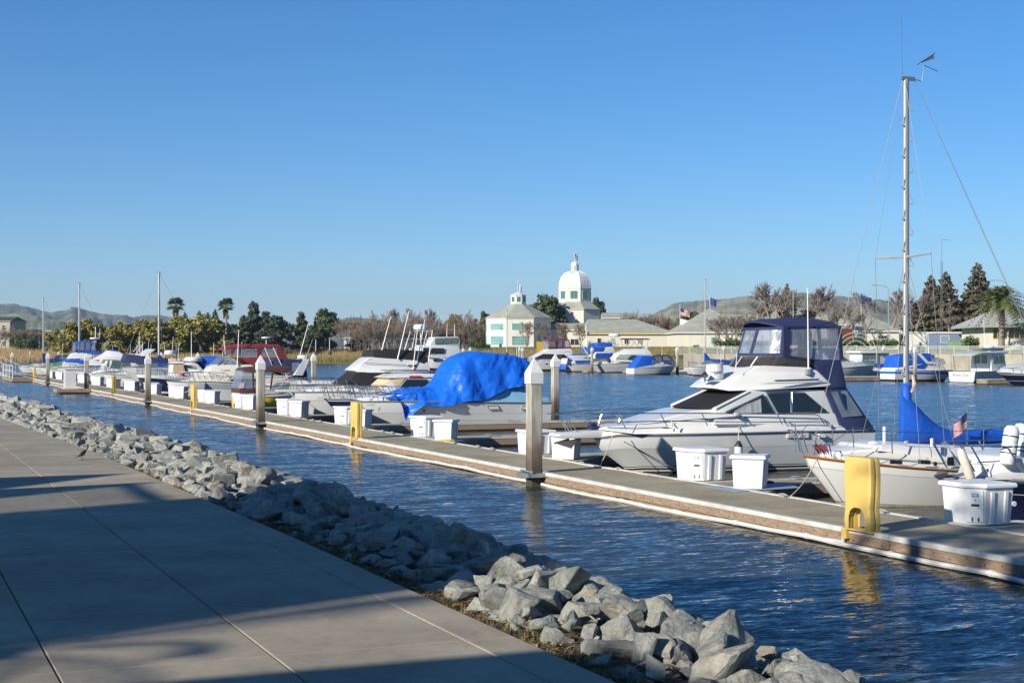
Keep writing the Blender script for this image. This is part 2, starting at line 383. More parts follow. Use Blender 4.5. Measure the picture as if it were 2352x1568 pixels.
def bank_k(Y): return interp([(-12, .6), (7, .70), (10, .82), (16, .98), (25, 1.)], Y)
def surf_z(dx): return interp([(0, WZ-.1), (.6, WZ-.08), (1.2, WZ+.02), (2.3, 1.3), (3.7, .35), (4.5, -.2)], dx)
stones = []
Y = 4.5
while Y < 125:
    big = interp([(0, 1.08), (16, .98), (30, 1.1), (45, 1.5), (125, 1.8)], Y)
    dx = (.24 if Y < 14 else .10)+random.random()*.12
    dmax = 4.35*bank_k(Y)
    while dx < dmax:
        r = random.choice((.10, .12, .14, .155, .17, .19, .215, .25))*big*random.uniform(.85, 1.15)
        if dx < .6: r *= .75
        stones.append((edge_x(Y)+dx, Y+random.uniform(-.14, .14), surf_z(dx/bank_k(Y))-r*.1+random.uniform(-.06, .12), r, dx))
        dx += r*1.35
    Y += .195*big
random.seed(31)
for i in range(700):
    Y = 5+random.random()**1.4*70; dx = .35+random.random()*3.8*bank_k(Y); r = random.uniform(.05, .09)
    stones.append((edge_x(Y)+dx, Y, surf_z(dx/bank_k(Y))+random.uniform(.0, .12), r, dx))
# a few leading boulders read from the photograph
for px, py, w in ((1215,1405,150),(1300,1365,90),(1390,1425,165),(1210,1355,80),(1470,1395,110),(1560,1500,190),(1650,1440,90),(1440,1490,90),(1700,1500,150),(1455,1380,60),(1340,1385,80),(1740,1545,150),(1590,1540,120),(1480,1530,90),(1830,1530,60)):
    z = .9+max(0, (1500-px)/700); p = at_z(px, py, z); r = w/FPX*(p.xy.dot(Vector((SY, CY))))*.45
    stones.append((p.x, p.y, z-.05, r*.8, 2.))
def dpix(X, Y, z):
    t = X*SY+Y*CY; return CX+FPX*(X*CY-Y*SY)/t, HY+FPX*(CZ-z)/t, t
# no stones out in the channel past the foot of the near bank
stones = [q for q in stones if not (dpix(*q[:3])[0] > 1960 and dpix(*q[:3])[1] > 1380)]
ranked = []
for s in stones:
    x, y, t = dpix(*s[:3])
    vis = -40 < x < 2392 and y < 1640
    ranked.append((s[3]/t if vis else 0, s, x, y))
ranked.sort(key=lambda q: -q[0])
names = ('grey', 'green-grey', 'pale grey', 'dark grey', 'brownish grey')
b = MB()
seen = {}
for i, (sz, s, x, y) in enumerate(ranked):
    X, Y, z, r, dx = s; rx, ry, rz = random.uniform(-.5, .5), random.uniform(-.5, .5), random.random()*6.28
    if i < 300 and sz > 0:
        o = bpy.data.objects.new('boulder' if r > .22 else 'stone', random.choice(RM)); COL.objects.link(o)
        o.location = (X, Y, z); o.rotation_euler = (rx, ry, rz); o.scale = (r*random.uniform(.9, 1.15), r*random.uniform(.9, 1.15), r*random.uniform(.9, 1.2))
        siz = 'big' if r > .25 else 'large' if r > .21 else 'medium' if r > .17 else 'small'
        place = 'beside the walkway edge' if dx < .9 else 'on the crest of the bank' if dx < 1.9 else 'on the middle of the bank' if dx < 3.1 else 'at the water line'
        frm = 'nearest the camera' if y > 1450 else 'short of the shaded stretch' if y > 1330 else 'in the shaded stretch' if y > 1175 else 'beyond the shaded stretch' if y > 1060 else 'far along the bank'
        seen.setdefault((siz, place, frm), []).append((-y, x, o))
    else:
        me = random.choice(RL if Y > 25 else RM); R = Matrix.Translation((X, Y, z)) @ Matrix.Rotation(rz, 4, 'Z') @ Matrix.Rotation(rx, 4, 'X') @ Matrix.Diagonal((r*1.1, r*1.05, r*1.05, 1))
        if sz == 0 and Y > 8 : continue
        b.add([R @ v.co for v in me.vertices], [tuple(p.vertices) for p in me.polygons])
def nthw(i): return ('', 'second ', 'third ', 'fourth ', 'fifth ', 'sixth ', 'seventh ', 'eighth ', 'ninth ', 'tenth ')[i] if i < 10 else f'{i+1}{"st" if (i+1) % 10 == 1 and i != 10 else "nd" if (i+1) % 10 == 2 and i != 11 else "rd" if (i+1) % 10 == 3 and i != 12 else "th"} '
for (siz, place, frm), q in seen.items():
    q.sort(key=lambda e_: e_[:2])
    for i, (_, _, o) in enumerate(q): tag(o, f'{nthw(i)}nearest {siz} grey stone {place}, {frm}', 'stone', f'riprap stones {place} {frm}')
o = b.build('riprap', rockm, nrm=False)
tag(o, 'farther mass of grey riprap stones along the bank', 'stones', kind='stuff')
# ================================================================ dock
DX0, DX1, DZ = 15.45, 17.6, .33
deckm = concrete_mat('dock_concrete', (.35, .305, .205))
woodm = M('weathered_wood', (.20, .135, .088), .85, var=.35, scale=5, bump=.5, bscale=14, stretch=(6, 1, 6), col2=(.34, .25, .18))
fend = M('white_bumper', (.54, .52, .48), .6, var=.18, scale=2.2)
pvc = M('white_pipe', (.60, .58, .55), .4, var=.1, scale=2)
floatm = M('float_side', (.27, .23, .16), .9, var=.4, scale=2.5)
boltm = M('galvanised_bolt', (.25, .24, .22), .5, metal=.6)
dock = empty('floating_dock', (DX0, 20, 0), 'long floating main dock with wooden rim and white bumper strip', 'dock')
def part(mb, name, mat, parent, **k):
    o = mb.build(name, mat, parent, **k); return o
def rel(o, base): return None
def inparent(mb, parent):   # shift world coordinates to the parent's frame
    px, py, pz = parent.location; mb.v = [(x-px, y-py, z-pz) for x, y, z in mb.v]; return mb
random.seed(3)
YD0, YD1, SEG = 6.0, 232.0, 4.9333
y = YD0; i = 0
bolts = MB()
while y < YD1:
    y1 = y+SEG
    inparent(MB().box(DX0+.06, DX1-.06, y+.012, y1-.012, .03, DZ), dock).build('deck_panel', deckm, dock, bev=.012)
    near = y < 110
    # rim board, bumper strip and float on the channel side
    inparent(MB().box(DX0-.05, DX0+.056, y+.01, y1-.01, .10+random.uniform(-.006, .006), DZ-.075), dock).build('rim_board', woodm, dock, bev=.008 if near else 0)
    inparent(MB().box(DX0-.075, DX0+.057, y+.004, y1-.004, DZ-.07, DZ+.022), dock).build('bumper_strip', fend, dock, bev=.02 if near else 0)
    inparent(MB().box(DX1-.056, DX1+.05, y+.01, y1-.01, .1, DZ-.075), dock).build('rim_board', woodm, dock)
    inparent(MB().box(DX1-.057, DX1+.065, y+.004, y1-.004, DZ-.07, DZ+.018), dock).build('bumper_strip', fend, dock)
    inparent(MB().box(DX0+.0, DX1-.02, y+.35, y1-.35, -.3, .09), dock).build('float', floatm, dock)
    if near:
        for k in range(12):
            yy = y+.2+k*.4; bolts.lathe([(.018, 0), (.018, .02), (.008, .03)], (0, 0, 0), 6)
            nv = 18; base = len(bolts.v)-nv
            for q in range(base, len(bolts.v)):
                bx, by, bz = bolts.v[q]; bolts.v[q] = (DX0-.05-bz, yy+bx, .165+.05*(k % 2)+by)
    y = y1; i += 1
o = inparent(bolts, dock).build('rim_bolt', boltm, dock, nrm=False, kind='stuff')
# water pipe slung under the rim
py = YD0
while py < YD1:
    p1 = py+2.45; s0 = .05+.025*math.sin(py*.35)+.02*math.sin(py*1.1); s1 = .05+.025*math.sin(p1*.35)+.02*math.sin(p1*1.1)
    m = MB(); m.tube([(DX0-.11, py+.01, s0), (DX0-.11, (py+p1)/2, (s0+s1)/2-.012), (DX0-.11, p1-.03, s1)], .044, 8); m.tube([(DX0-.11, p1-.07, s1), (DX0-.11, p1+.03, s1)], .054, 8)
    inparent(m, dock).build('pipe', pvc, dock, smooth=.7); py = p1
# ---------------------------------------------------------------- finger docks
FING = [30.5+9.87*k for k in range(-2, 20)]
ordw = ['nearest', 'second', 'third', 'fourth', 'fifth', 'sixth', 'seventh', 'eighth', 'ninth', 'tenth', 'eleventh', 'twelfth', 'thirteenth', 'fourteenth', 'fifteenth', 'sixteenth', 'seventeenth', 'eighteenth', 'nineteenth', 'twentieth', 'farthest but one', 'farthest']
for k, fy in enumerate(FING):
    x1 = 28.6 if k != 5 else 30.9
    f = empty('finger_dock', (DX1, fy, 0), f'{ordw[k]} narrow finger dock branching off the main dock', 'dock', 'finger docks')
    hw = .55; n = 3; L = (x1-DX1)/n
    for j in range(n):
        a = .07+j*L; c = a+L-.02
        MB().box(a, c, -hw+.05, hw-.05, .02, DZ-.01).build('deck_panel', deckm, f, bev=.01)
        for sgn in (-1, 1):
            MB().box(a, c, min(sgn*(hw-.048), sgn*(hw+.05)), max(sgn*(hw-.048), sgn*(hw+.05)), .08, DZ-.03).build('rim_board', woodm, f)
            MB().box(a, c, min(sgn*(hw-.03), sgn*(hw+.065)), max(sgn*(hw-.03), sgn*(hw+.065)), DZ-.028, DZ+.012).build('bumper_strip', fend, f)
        MB().box(a+.3, c-.3, -hw+.02, hw-.02, -.3, .07).build('float', floatm, f)
    # corner gussets
    for sgn in (-1, 1):
        MB().prism([(.07, sgn*(hw+.07)), (.07, sgn*(hw+1.7)), (1.75, sgn*(hw+.07))], [(.06, 1), (DZ-.012, 1)]).build('gusset', deckm, f, bev=.008)
    # mooring cleats
    for cx, sgn in ((2.6, -1), (2.6, 1), (7.5, -1), (7.5, 1)):
        m = MB(); cy = sgn*(hw-.1)
        m.box(cx-.05, cx+.05, cy-.025, cy+.025, DZ-.01, DZ+.045); m.tube([(cx-.15, cy, DZ+.05), (cx-.05, cy, DZ+.062), (cx+.05, cy, DZ+.062), (cx+.15, cy, DZ+.05)], [.012, .02, .02, .012], 6)
        m.build('cleat', alum, f)
# cleats on the main dock's slip side
for k in range(1, 14):
    for d in (3.2, 4.4, 6.6):
        yy = FING[k]+d; m = MB(); m.box(-.025, .025, -.06, .06, 0, .045); m.tube([(0, -.17, .05), (0, -.05, .065), (0, .05, .065), (0, .17, .05)], [.012, .022, .022, .012], 6)
        m.build('cleat', alum, dock, loc=(DX1-.13-DX0, yy-20, DZ+.001))
# ---------------------------------------------------------------- piles
pilem = bpy.data.materials.new('concrete_pile'); pilem.use_nodes = True
def pile_mat(m):
    n = m.node_tree.nodes; l = m.node_tree.links; b = n['Principled BSDF']; ge = n.new('ShaderNodeNewGeometry'); sp = n.new('ShaderNodeSeparateXYZ'); l.new(ge.outputs['Position'], sp.inputs[0])
    t = n.new('ShaderNodeTexNoise'); t.inputs['Scale'].default_value = 3; t.inputs['Detail'].default_value = 7; l.new(ge.outputs['Position'], t.inputs['Vector'])
    a = n.new('ShaderNodeMath'); a.operation = 'MULTIPLY_ADD'; l.new(t.outputs['Fac'], a.inputs[0]); a.inputs[1].default_value = .7; l.new(sp.outputs[2], a.inputs[2])
    mr = n.new('ShaderNodeMapRange'); mr.inputs[1].default_value = .3; mr.inputs[2].default_value = 3.4; l.new(a.outputs[0], mr.inputs[0])
    r = n.new('ShaderNodeValToRGB'); e = r.color_ramp.elements
    e[0].position = 0; e[0].color = (.05, .055, .03, 1); e[1].position = 1; e[1].color = (.47, .45, .39, 1)
    for p, c in ((.12, (.07, .055, .04)), (.30, (.17, .135, .10)), (.40, (.30, .265, .215)), (.55, (.44, .42, .36))): q = e.new(p); q.color = (*c, 1)
    l.new(mr.outputs[0], r.inputs[0])
    t2 = n.new('ShaderNodeTexNoise'); t2.inputs['Scale'].default_value = 1.6; t2.inputs['Detail'].default_value = 8
    mp = n.new('ShaderNodeMapping'); mp.inputs['Scale'].default_value = (4, 4, .7); l.new(ge.outputs['Position'], mp.inputs[0]); l.new(mp.outputs[0], t2.inputs['Vector'])
    r2 = n.new('ShaderNodeValToRGB'); r2.color_ramp.elements[0].position = .35; r2.color_ramp.elements[1].position = .6; r2.color_ramp.elements[0].color = (.66, .64, .6, 1); r2.color_ramp.elements[1].color = (1, 1, 1, 1); l.new(t2.outputs['Fac'], r2.inputs[0])
    k = n.new('ShaderNodeMix'); k.data_type = 'RGBA'; k.blend_type = 'MULTIPLY'; k.inputs[0].default_value = 1; l.new(r.outputs[0], k.inputs[6]); l.new(r2.outputs[0], k.inputs[7]); l.new(k.outputs[2], b.inputs['Base Color']); b.inputs['Roughness'].default_value = .85
    bp = n.new('ShaderNodeBump'); bp.inputs['Strength'].default_value = .3; bp.inputs['Distance'].default_value = .01; l.new(t.outputs['Fac'], bp.inputs['Height']); l.new(bp.outputs[0], b.inputs['Normal'])
pile_mat(pilem)
capm = M('white_cap', (.66, .66, .65), .4, var=.04)
galv = M('galvanised_steel', (.33, .36, .38), .45, metal=.6, var=.2, scale=6)
def octo(a, c): return [(-a+c, -a), (a-c, -a), (a, -a+c), (a, a-c), (a-c, a), (-a+c, a), (-a, a-c), (-a, -a+c)]
def pile_parts(r, bracket):
    h = 2.66; a = .165
    MB().prism(octo(a, .03), [(-1.2, 1), (h, 1)]).build('shaft', pilem, r)
    MB().prism(octo(.186, .012), [(h-.1, 1), (h+.17, 1), (h+.185, .98), (h+.54, .04)]).build('cap', capm, r)
    if bracket:
        m = MB(); z = DZ-.04
        m.box(-.31, .34, -.33, -.27, z-.06, z+.05); m.box(-.31, .34, .27, .33, z-.06, z+.05); m.box(-.33, -.272, -.35, .35, z-.06, z+.051)
        m.box(.25, .5, -.42, .42, z-.062, z+.046)
        for sx in (-1, 1):
            m.tube([(sx*.2, -.36, z+.08), (sx*.2, .36, z+.08)], .035, 6)
        m.build('guide_bracket', galv, r, bev=.006)
PILES = [35.1+29.6*k for k in range(0, 6)]
plabel = ['large square concrete pile with white pointed cap, nearest on the main dock edge', 'concrete pile with white pointed cap, second from the camera, beside the brown canopy boat',
          'concrete pile with white cap in front of the navy bow, third along the dock', 'concrete pile with white cap beside the wooden platform and white cabinet', 'concrete pile with white cap, fifth along the dock edge', 'concrete pile with white cap at the gangway, farthest at the left edge']
pile0 = None
for k, yy in enumerate(PILES):
    if pile0 is None:
        pile0 = r = empty('dock_pile', (DX0-.24, yy, 0)); pile_parts(r, True)
    else: r = copy_tree(pile0); r.location = (DX0-.24, yy, 0)
    tag(r, plabel[k], 'pile', 'white-capped piles along the main dock edge')
if len(PILES) > 5: r.location.y = 196
opile = None
for k, (px, X) in enumerate(((1275, 31.3), (720, 31.3), (454, 31.3), (370, 31.3), (134, 34), (69, 36))):
    d = ray(px, 804); p = Vector((0, 0, CZ))+d*(X/d.x)
    if opile is None: opile = r = empty('dock_pile', (p.x, p.y, 0)); pile_parts(r, False)
    else: r = copy_tree(opile); r.location = (p.x, p.y, 0)
    tag(r, ['concrete pile with white cap behind the near pile, beside the blue-tarped boat stern', 'concrete pile with white cap right of the maroon canvas boat, before the reeds', 'white pile cap left of the bunched blue cover, before the reeds',
            'white pile cap just right of the tall white mast', 'white pile cap left of the blue-canvas flybridge boat', 'white pile cap above the green boat cover'][k], 'pile', 'piles at the outer ends of the fingers')
# ---------------------------------------------------------------- dock boxes
def rib_poly(pts, ribs):
    return pts
blk = M('meter_black', (.03, .03, .035), .4); lcd = M('meter_label_blue', (.16, .26, .45), .4, var=.05); lcdt = M('meter_label_text', (.65, .72, .8), .5)
ledm = M('box_panel_white', (.78, .80, .81), .38, var=.02)
def power_box(r):
    # square plan with the corner toward the promenade cut off; meter panel on the cut face
    P = [(-.40, .46), (-.40, -.16), (-.16, -.40), (.42, -.40), (.42, .46)]
    MB().prism(P, [(0, .9), (.58, .985), (.62, 1)]).build('body', whiteplas, r, bev=.012)
    MB().prism([(x*1.1, y*1.1) for x, y in P], [(.622, 1), (.665, 1.01), (.70, .97)]).build('lid', whiteplas, r, bev=.012)
    # recessed ribs
    for cx, w in ((-.02, .05), (.26, .05)):
        MB().add([(cx-w, -.362, .02), (cx+w, -.362, .02), (cx+w, -.405, .56), (cx-w, -.405, .56), (cx-w+.02, -.39, .02), (cx+w-.02, -.39, .02), (cx+w-.02, -.428, .56), (cx-w+.02, -.428, .56)],
                 [(4, 5, 6, 7), (0, 4, 7, 3), (5, 1, 2, 6), (0, 1, 5, 4), (7, 6, 2, 3)]).build('rib', whiteplas, r)
    for cy, w in ((.36, .04),):
        MB().add([(-.362, cy-w, .02), (-.362, cy+w, .02), (-.405, cy+w, .56), (-.405, cy-w, .56), (-.385, cy-w+.02, .02), (-.385, cy+w-.02, .02), (-.425, cy+w-.02, .56), (-.425, cy-w+.02, .56)],
                 [(4, 5, 6, 7), (0, 4, 7, 3), (5, 1, 2, 6), (0, 1, 5, 4), (7, 6, 2, 3)]).build('rib', whiteplas, r)
    # meter panel on the cut corner, in its own tilted frame
    c = Vector((-.28, -.28, 0)); tx = Vector((.7071, -.7071, 0)); nx = Vector((-.7071, -.7071, 0))
    def pan(name, mat, a0, a1, z0, z1, d0, d1, parent=r):
        def P3(a, d, z): k = (.9+.1*z/.62); v = c*k+tx*a+nx*d; return (v.x, v.y, z)
        m = MB(); m.rings([[P3(a0, d0, z0), P3(a1, d0, z0), P3(a1, d0, z1), P3(a0, d0, z1)], [P3(a0, d1, z0), P3(a1, d1, z0), P3(a1, d1, z1), P3(a0, d1, z1)]])
        return m.build(name, mat, parent)
    pn = pan('meter_panel', ledm, -.13, .13, .05, .585, -.03, .022)
    pan('meter_label', lcd, -.055, .055, .475, .535, .01, .027, pn); pan('meter_label_text', lcdt, -.035, .035, .49, .52, .02, .0285, pn)
    pan('meter_slot', blk, -.065, .065, .315, .355, .01, .027, pn); pan('keyhole', blk, -.01, .01, .41, .43, .01, .027, pn)
    for s in (-.05, .05): pan('cable_inlet', blk, s-.012, s+.012, .06, .13, .01, .03, pn)
def plain_box(r):
    P = [(-.34, .30), (-.34, -.28), (-.30, -.32), (.34, -.32), (.34, .30)]
    MB().prism(P, [(0, .88), (.58, .985), (.62, 1)]).build('body', whiteplas, r, bev=.012)
    MB().prism([(x*1.13, y*1.13) for x, y in P], [(.622, 1), (.66, 1.01), (.70, .95)]).build('lid', whiteplas, r, bev=.012)
    for cx, w in ((-.12, .03), (.08, .03), (.24, .025)):
        MB().add([(.298, cx-w, .02), (.298, cx+w, .02), (.34, cx+w, .56), (.34, cx-w, .56), (.318, cx-w+.012, .02), (.318, cx+w-.012, .02), (.356, cx+w-.012, .56), (.356, cx-w+.012, .56)],
                 [(4, 5, 6, 7), (0, 4, 7, 3), (5, 1, 2, 6), (0, 1, 5, 4), (7, 6, 2, 3)]).build('rib', whiteplas, r)
    for cy, w in ((-.08, .035), (.16, .035)):
        MB().add([(-.30, cy-w, .02), (-.30, cy+w, .02), (-.342, cy+w, .56), (-.342, cy-w, .56), (-.32, cy-w+.012, .02), (-.32, cy+w-.012, .02), (-.357, cy+w-.012, .56), (-.357, cy-w+.012, .56)],
                 [(4, 5, 6, 7), (0, 4, 7, 3), (5, 1, 2, 6), (0, 1, 5, 4), (7, 6, 2, 3)]).build('rib', whiteplas, r)
pb = bb = None
near_to = {1: 'half in shade beside the navy runabout bow', 2: 'in front of the white flybridge sedan', 3: 'behind the near concrete pile', 4: 'in front of the blue-tarped boat', 5: 'beside the slim yellow pedestal', 6: 'beside the yellow-hulled boat',
           7: 'behind the second pile', 8: 'next to the third yellow pedestal', 9: 'left of the maroon canvas cruiser bow', 10: 'in front of the navy-hulled work boat'}
for k, fy in enumerate(FING):
    if k < 1 or k > 17: continue
    w = near_to.get(k, f'on the {ordw[k]} finger toward the far left')
    if pb is None: pb = r = empty('power_box', (18.08, fy+1.22, DZ+.002)); power_box(r)
    else: r = copy_tree(pb); r.location = (18.08, fy+1.22, DZ+.002)
    tag(r, f'white dock box with meter panel {w}', 'dock box', 'white dock boxes with meters'); r.rotation_euler.z = random.uniform(-.05, .05)
    s = random.uniform(1.0, 1.08); r.scale = (s, s, s)
    if bb is None: bb = r = empty('storage_box', (18.0, fy-1.1, DZ+.002)); plain_box(r)
    else: r = copy_tree(bb); r.location = (18.0, fy-1.1, DZ+.002)
    tag(r, f'plain white ribbed storage box {w}', 'dock box', 'plain white storage boxes'); r.rotation_euler.z = -.76+random.uniform(-.08, .08)
    s = random.uniform(.98, 1.06); r.scale = (s, s, s)
# ---------------------------------------------------------------- power pedestals
slotm = M('pedestal_seam', (.10, .08, .03), .7)
def pedestal(r, ym):
    # tall slab, broad faces to the channel, arch at the foot, seam down the narrow sides
    prof = [(-.36, 0), (-.385, .12), (-.345, .38), (-.375, .62), (-.385, .95), (-.365, 1.17), (-.34, 1.22)]
    for sgn in (-1, 1):
        xo = .012*sgn; xw = .115*sgn
        # body half built as outline minus arch: outline around the arch
        out = [(y, z) for y, z in prof]
        top = [(-y, z) for y, z in reversed(prof)]
        arch = [(.25, 0), (.25, .2), (.2, .31), (.09, .37), (-.09, .37), (-.2, .31), (-.25, .2), (-.25, 0)]
        ring = out+top+arch
        m = MB(); k = len(ring)
        def inset(y, z, d): return (y*(1-d*.6), z if z < .02 else z-d*.05*(z > 1.1))
        A = [(xo, y, z) for y, z in ring]
        B2 = [(xw*.8 if i < 14 and False else xw, y, z) for i, (y, z) in enumerate(ring)]
        m.rings([A, [(xw*.85, y*1.0, z) for _, y, z in B2], [(xw, y*.9, z if z < .33 else z*.985) for _, y, z in B2]]); m.build('shell', ym, r, bev=.03, smooth=.7)
    MB().rings([[(-.012, y*.93, z*.985+.01) for y, z in prof+[(-y, z) for y, z in reversed(prof)]], [(.012, y*.93, z*.985+.01) for y, z in prof+[(-y, z) for y, z in reversed(prof)]]]).build('seam_core', slotm, r) if False else None
    m = MB()
    for s in (-1, 1):
        m.rings([[(-.011, s*(abs(y)-.03), z) for y, z in prof], [(.011, s*(abs(y)-.03), z) for y, z in prof], [(.011, s*(abs(y)-.05), z) for y, z in prof], [(-.011, s*(abs(y)-.05), z) for y, z in prof]], cap=False)
    m.build('seam', slotm, r)
    MB().box(-.125, .125, .3, .44, -.2, .0).build('foot_bracket', ym, r, bev=.02)
    MB().box(-.12, .1, -.42, .42, -.03, .0).build('base_plate', ym, r, bev=.01)
oldy = M('weathered_olive_plastic', (.30, .24, .05), .7, var=.2, scale=5)
plab = ['tall yellow power pedestal with arched foot, nearest, at the right of the photo', 'slim yellow power pedestal on the dock edge before the blue-tarped boat', 'slim yellow power pedestal left of the second pile', 'weathered olive-yellow pedestal on the dock edge before the navy bow', 'slim yellow pedestal behind the white cabinet', 'slim yellow pedestal beside the white-railed gangway']
for k in range(6):
    r = empty('power_pedestal', (DX0-.02, 21.6+29.6*k, DZ+.035), plab[k], 'pedestal', 'yellow power pedestals on the dock edge')
    pedestal(r, oldy if k == 3 else yelp)
    pp = MB(); pp.tube([(-.09, .42, -.28), (-.09, .42, -.02)], .035, 8); pp.tube([(-.09, .42, -.27), (-.09, .95, -.29)], .045, 8); pp.build('pipe_riser', pvc, r, smooth=.7)
# mooring lines and hoses lying on the dock edge
hose = M('hose_cream', (.62, .58, .48), .7, var=.1); hoseg = M('hose_green', (.10, .35, .25), .6); hosey = M('cord_yellow', (.60, .38, .03), .6); dark = M('dark_line', (.03, .03, .035), .8)
def line(name, pts, r, mat, label, cat='rope', sag=0., n=8):
    P = []
    for a, c in zip(pts, pts[1:]):
        a, c = Vector(a), Vector(c)
        for i in range(n): t = i/n; v = a.lerp(c, t); v.z -= sag*4*t*(1-t); P.append(v)
    P.append(Vector(pts[-1])); m = MB(); m.tube(P, r, 5); o = m.build(name, mat, smooth=.8, nrm=False); tag(o, label, cat); return o
line('hose', [(17.42, 33.2, DZ+.02), (17.5, 34.5, DZ+.02), (17.38, 36.2, DZ+.02), (17.52, 38.6, DZ+.02)], .018, hose, 'cream hose lying along the dock edge before the white sedan', 'hose')
def coil(name, c, mat, label, R=.28, n=4, r=.014):
    P = [(c[0]+R*(1-.1*(i//12))*math.cos(i*.5236), c[1]+R*(1-.1*(i//12))*math.sin(i*.5236), c[2]+.02+.008*(i//12)) for i in range(12*n)]
    m = MB(); m.tube(P, r, 5); o = m.build(name, mat, nrm=False); tag(o, label, 'rope' if 'rope' in name else 'hose')
coil('rope_coil', (18.9, 30.35, DZ), dark, 'black rope coiled on the finger beside the plain storage box')
coil('hose_coil', (17.75, 48.3, DZ), hosey, 'yellow cord coiled beside the storage box before the blue-tarped boat', .3)
coil('hose_coil', (17.6, 58.9, DZ), hoseg, 'green hose coiled before the box by the slim yellow pedestal', .4)
matm = M('dock_mat_blue', (.20, .28, .40), .85, var=.15)
o = MB().prism([(17.2, 28.6), (17.2, 30.0), (19.3, 29.9), (19.0, 28.9)], [(DZ+.003, 1), (DZ+.012, 1)]).build('dock_mat', matm); tag(o, 'faded blue-grey mat under the plain storage box', 'mat')
# platform with cabinet and gangway at the far end
pf = empty('side_platform', (14.3, 128, 0), 'wooden floating platform beside the fourth pile, carrying a white cabinet', 'platform')
MB().box(-1.5, 1.05, -5.5, -2.9, .12, .38).build('deck', M('platform_wood', (.30, .21, .14), .8, var=.2, scale=4, stretch=(1, 5, 1)), pf, bev=.02)
MB().box(-1.3, 1.0, -5.3, -3.1, -.3, .11).build('float', floatm, pf)
cb_ = empty('cabinet', (13.95, 124.0, .382), 'tall white cabinet standing on the wooden side platform', 'cabinet')
MB().box(-.42, .42, -.6, .6, .08, 1.5).build('body', gel, cb_, bev=.02); MB().box(-.47, .47, -.66, .66, 1.502, 1.57).build('top', gel, cb_, bev=.02); MB().box(-.5, .5, -.7, .7, 0, .078).build('base', gel, cb_)
gw = empty('gangway_landing', (14.6, 176, 0), 'landing float with white tubular railing at the foot of the gangway', 'railing')
MB().box(-1.4, .8, -6, 8, .05, .35).build('deck', woodm, gw)
m = MB()
for yy in [-5.5, -1, 3.5, 7.5]: m.tube([(-1.3, yy, .35), (-1.3, yy, 1.75)], .05, 6)
m.build('post', gel, gw)
for z in (.5, 1.15, 1.75): MB().tube([(-1.3, -5.5, z), (-1.3, 7.5, z)], .045, 6).build('rail', gel, gw)
rp = empty('gangway', (8.0, 190, 0), 'grey aluminium truss gangway sloping down to the dock at far left', 'gangway')
A, B_ = Vector((3.0, 10, 2.6)), Vector((6.5, -6, .45))
for s in (-.7, .7):
    m = MB()
    for z in (0, 1.15): m.tube([A+Vector((s, 0, z)), B_+Vector((s, 0, z))], .05, 5)
    N_ = 9
    for i in range(N_+1):
        p = A.lerp(B_, i/N_)+Vector((s, 0, 0)); m.tube([p, p+Vector((0, 0, 1.15))], .035, 5)
        if i < N_: q = A.lerp(B_, (i+1)/N_)+Vector((s, 0, 1.15)); m.tube([p, q], .03, 5)
    m.build('side_truss', alum, rp, nrm=False)
m = MB(); m.add([A+Vector((-.7, 0, .02)), A+Vector((.7, 0, .02)), B_+Vector((.7, 0, .02)), B_+Vector((-.7, 0, .02))], [(0, 1, 2, 3)]); m.build('deck', galv, rp, nrm=False)
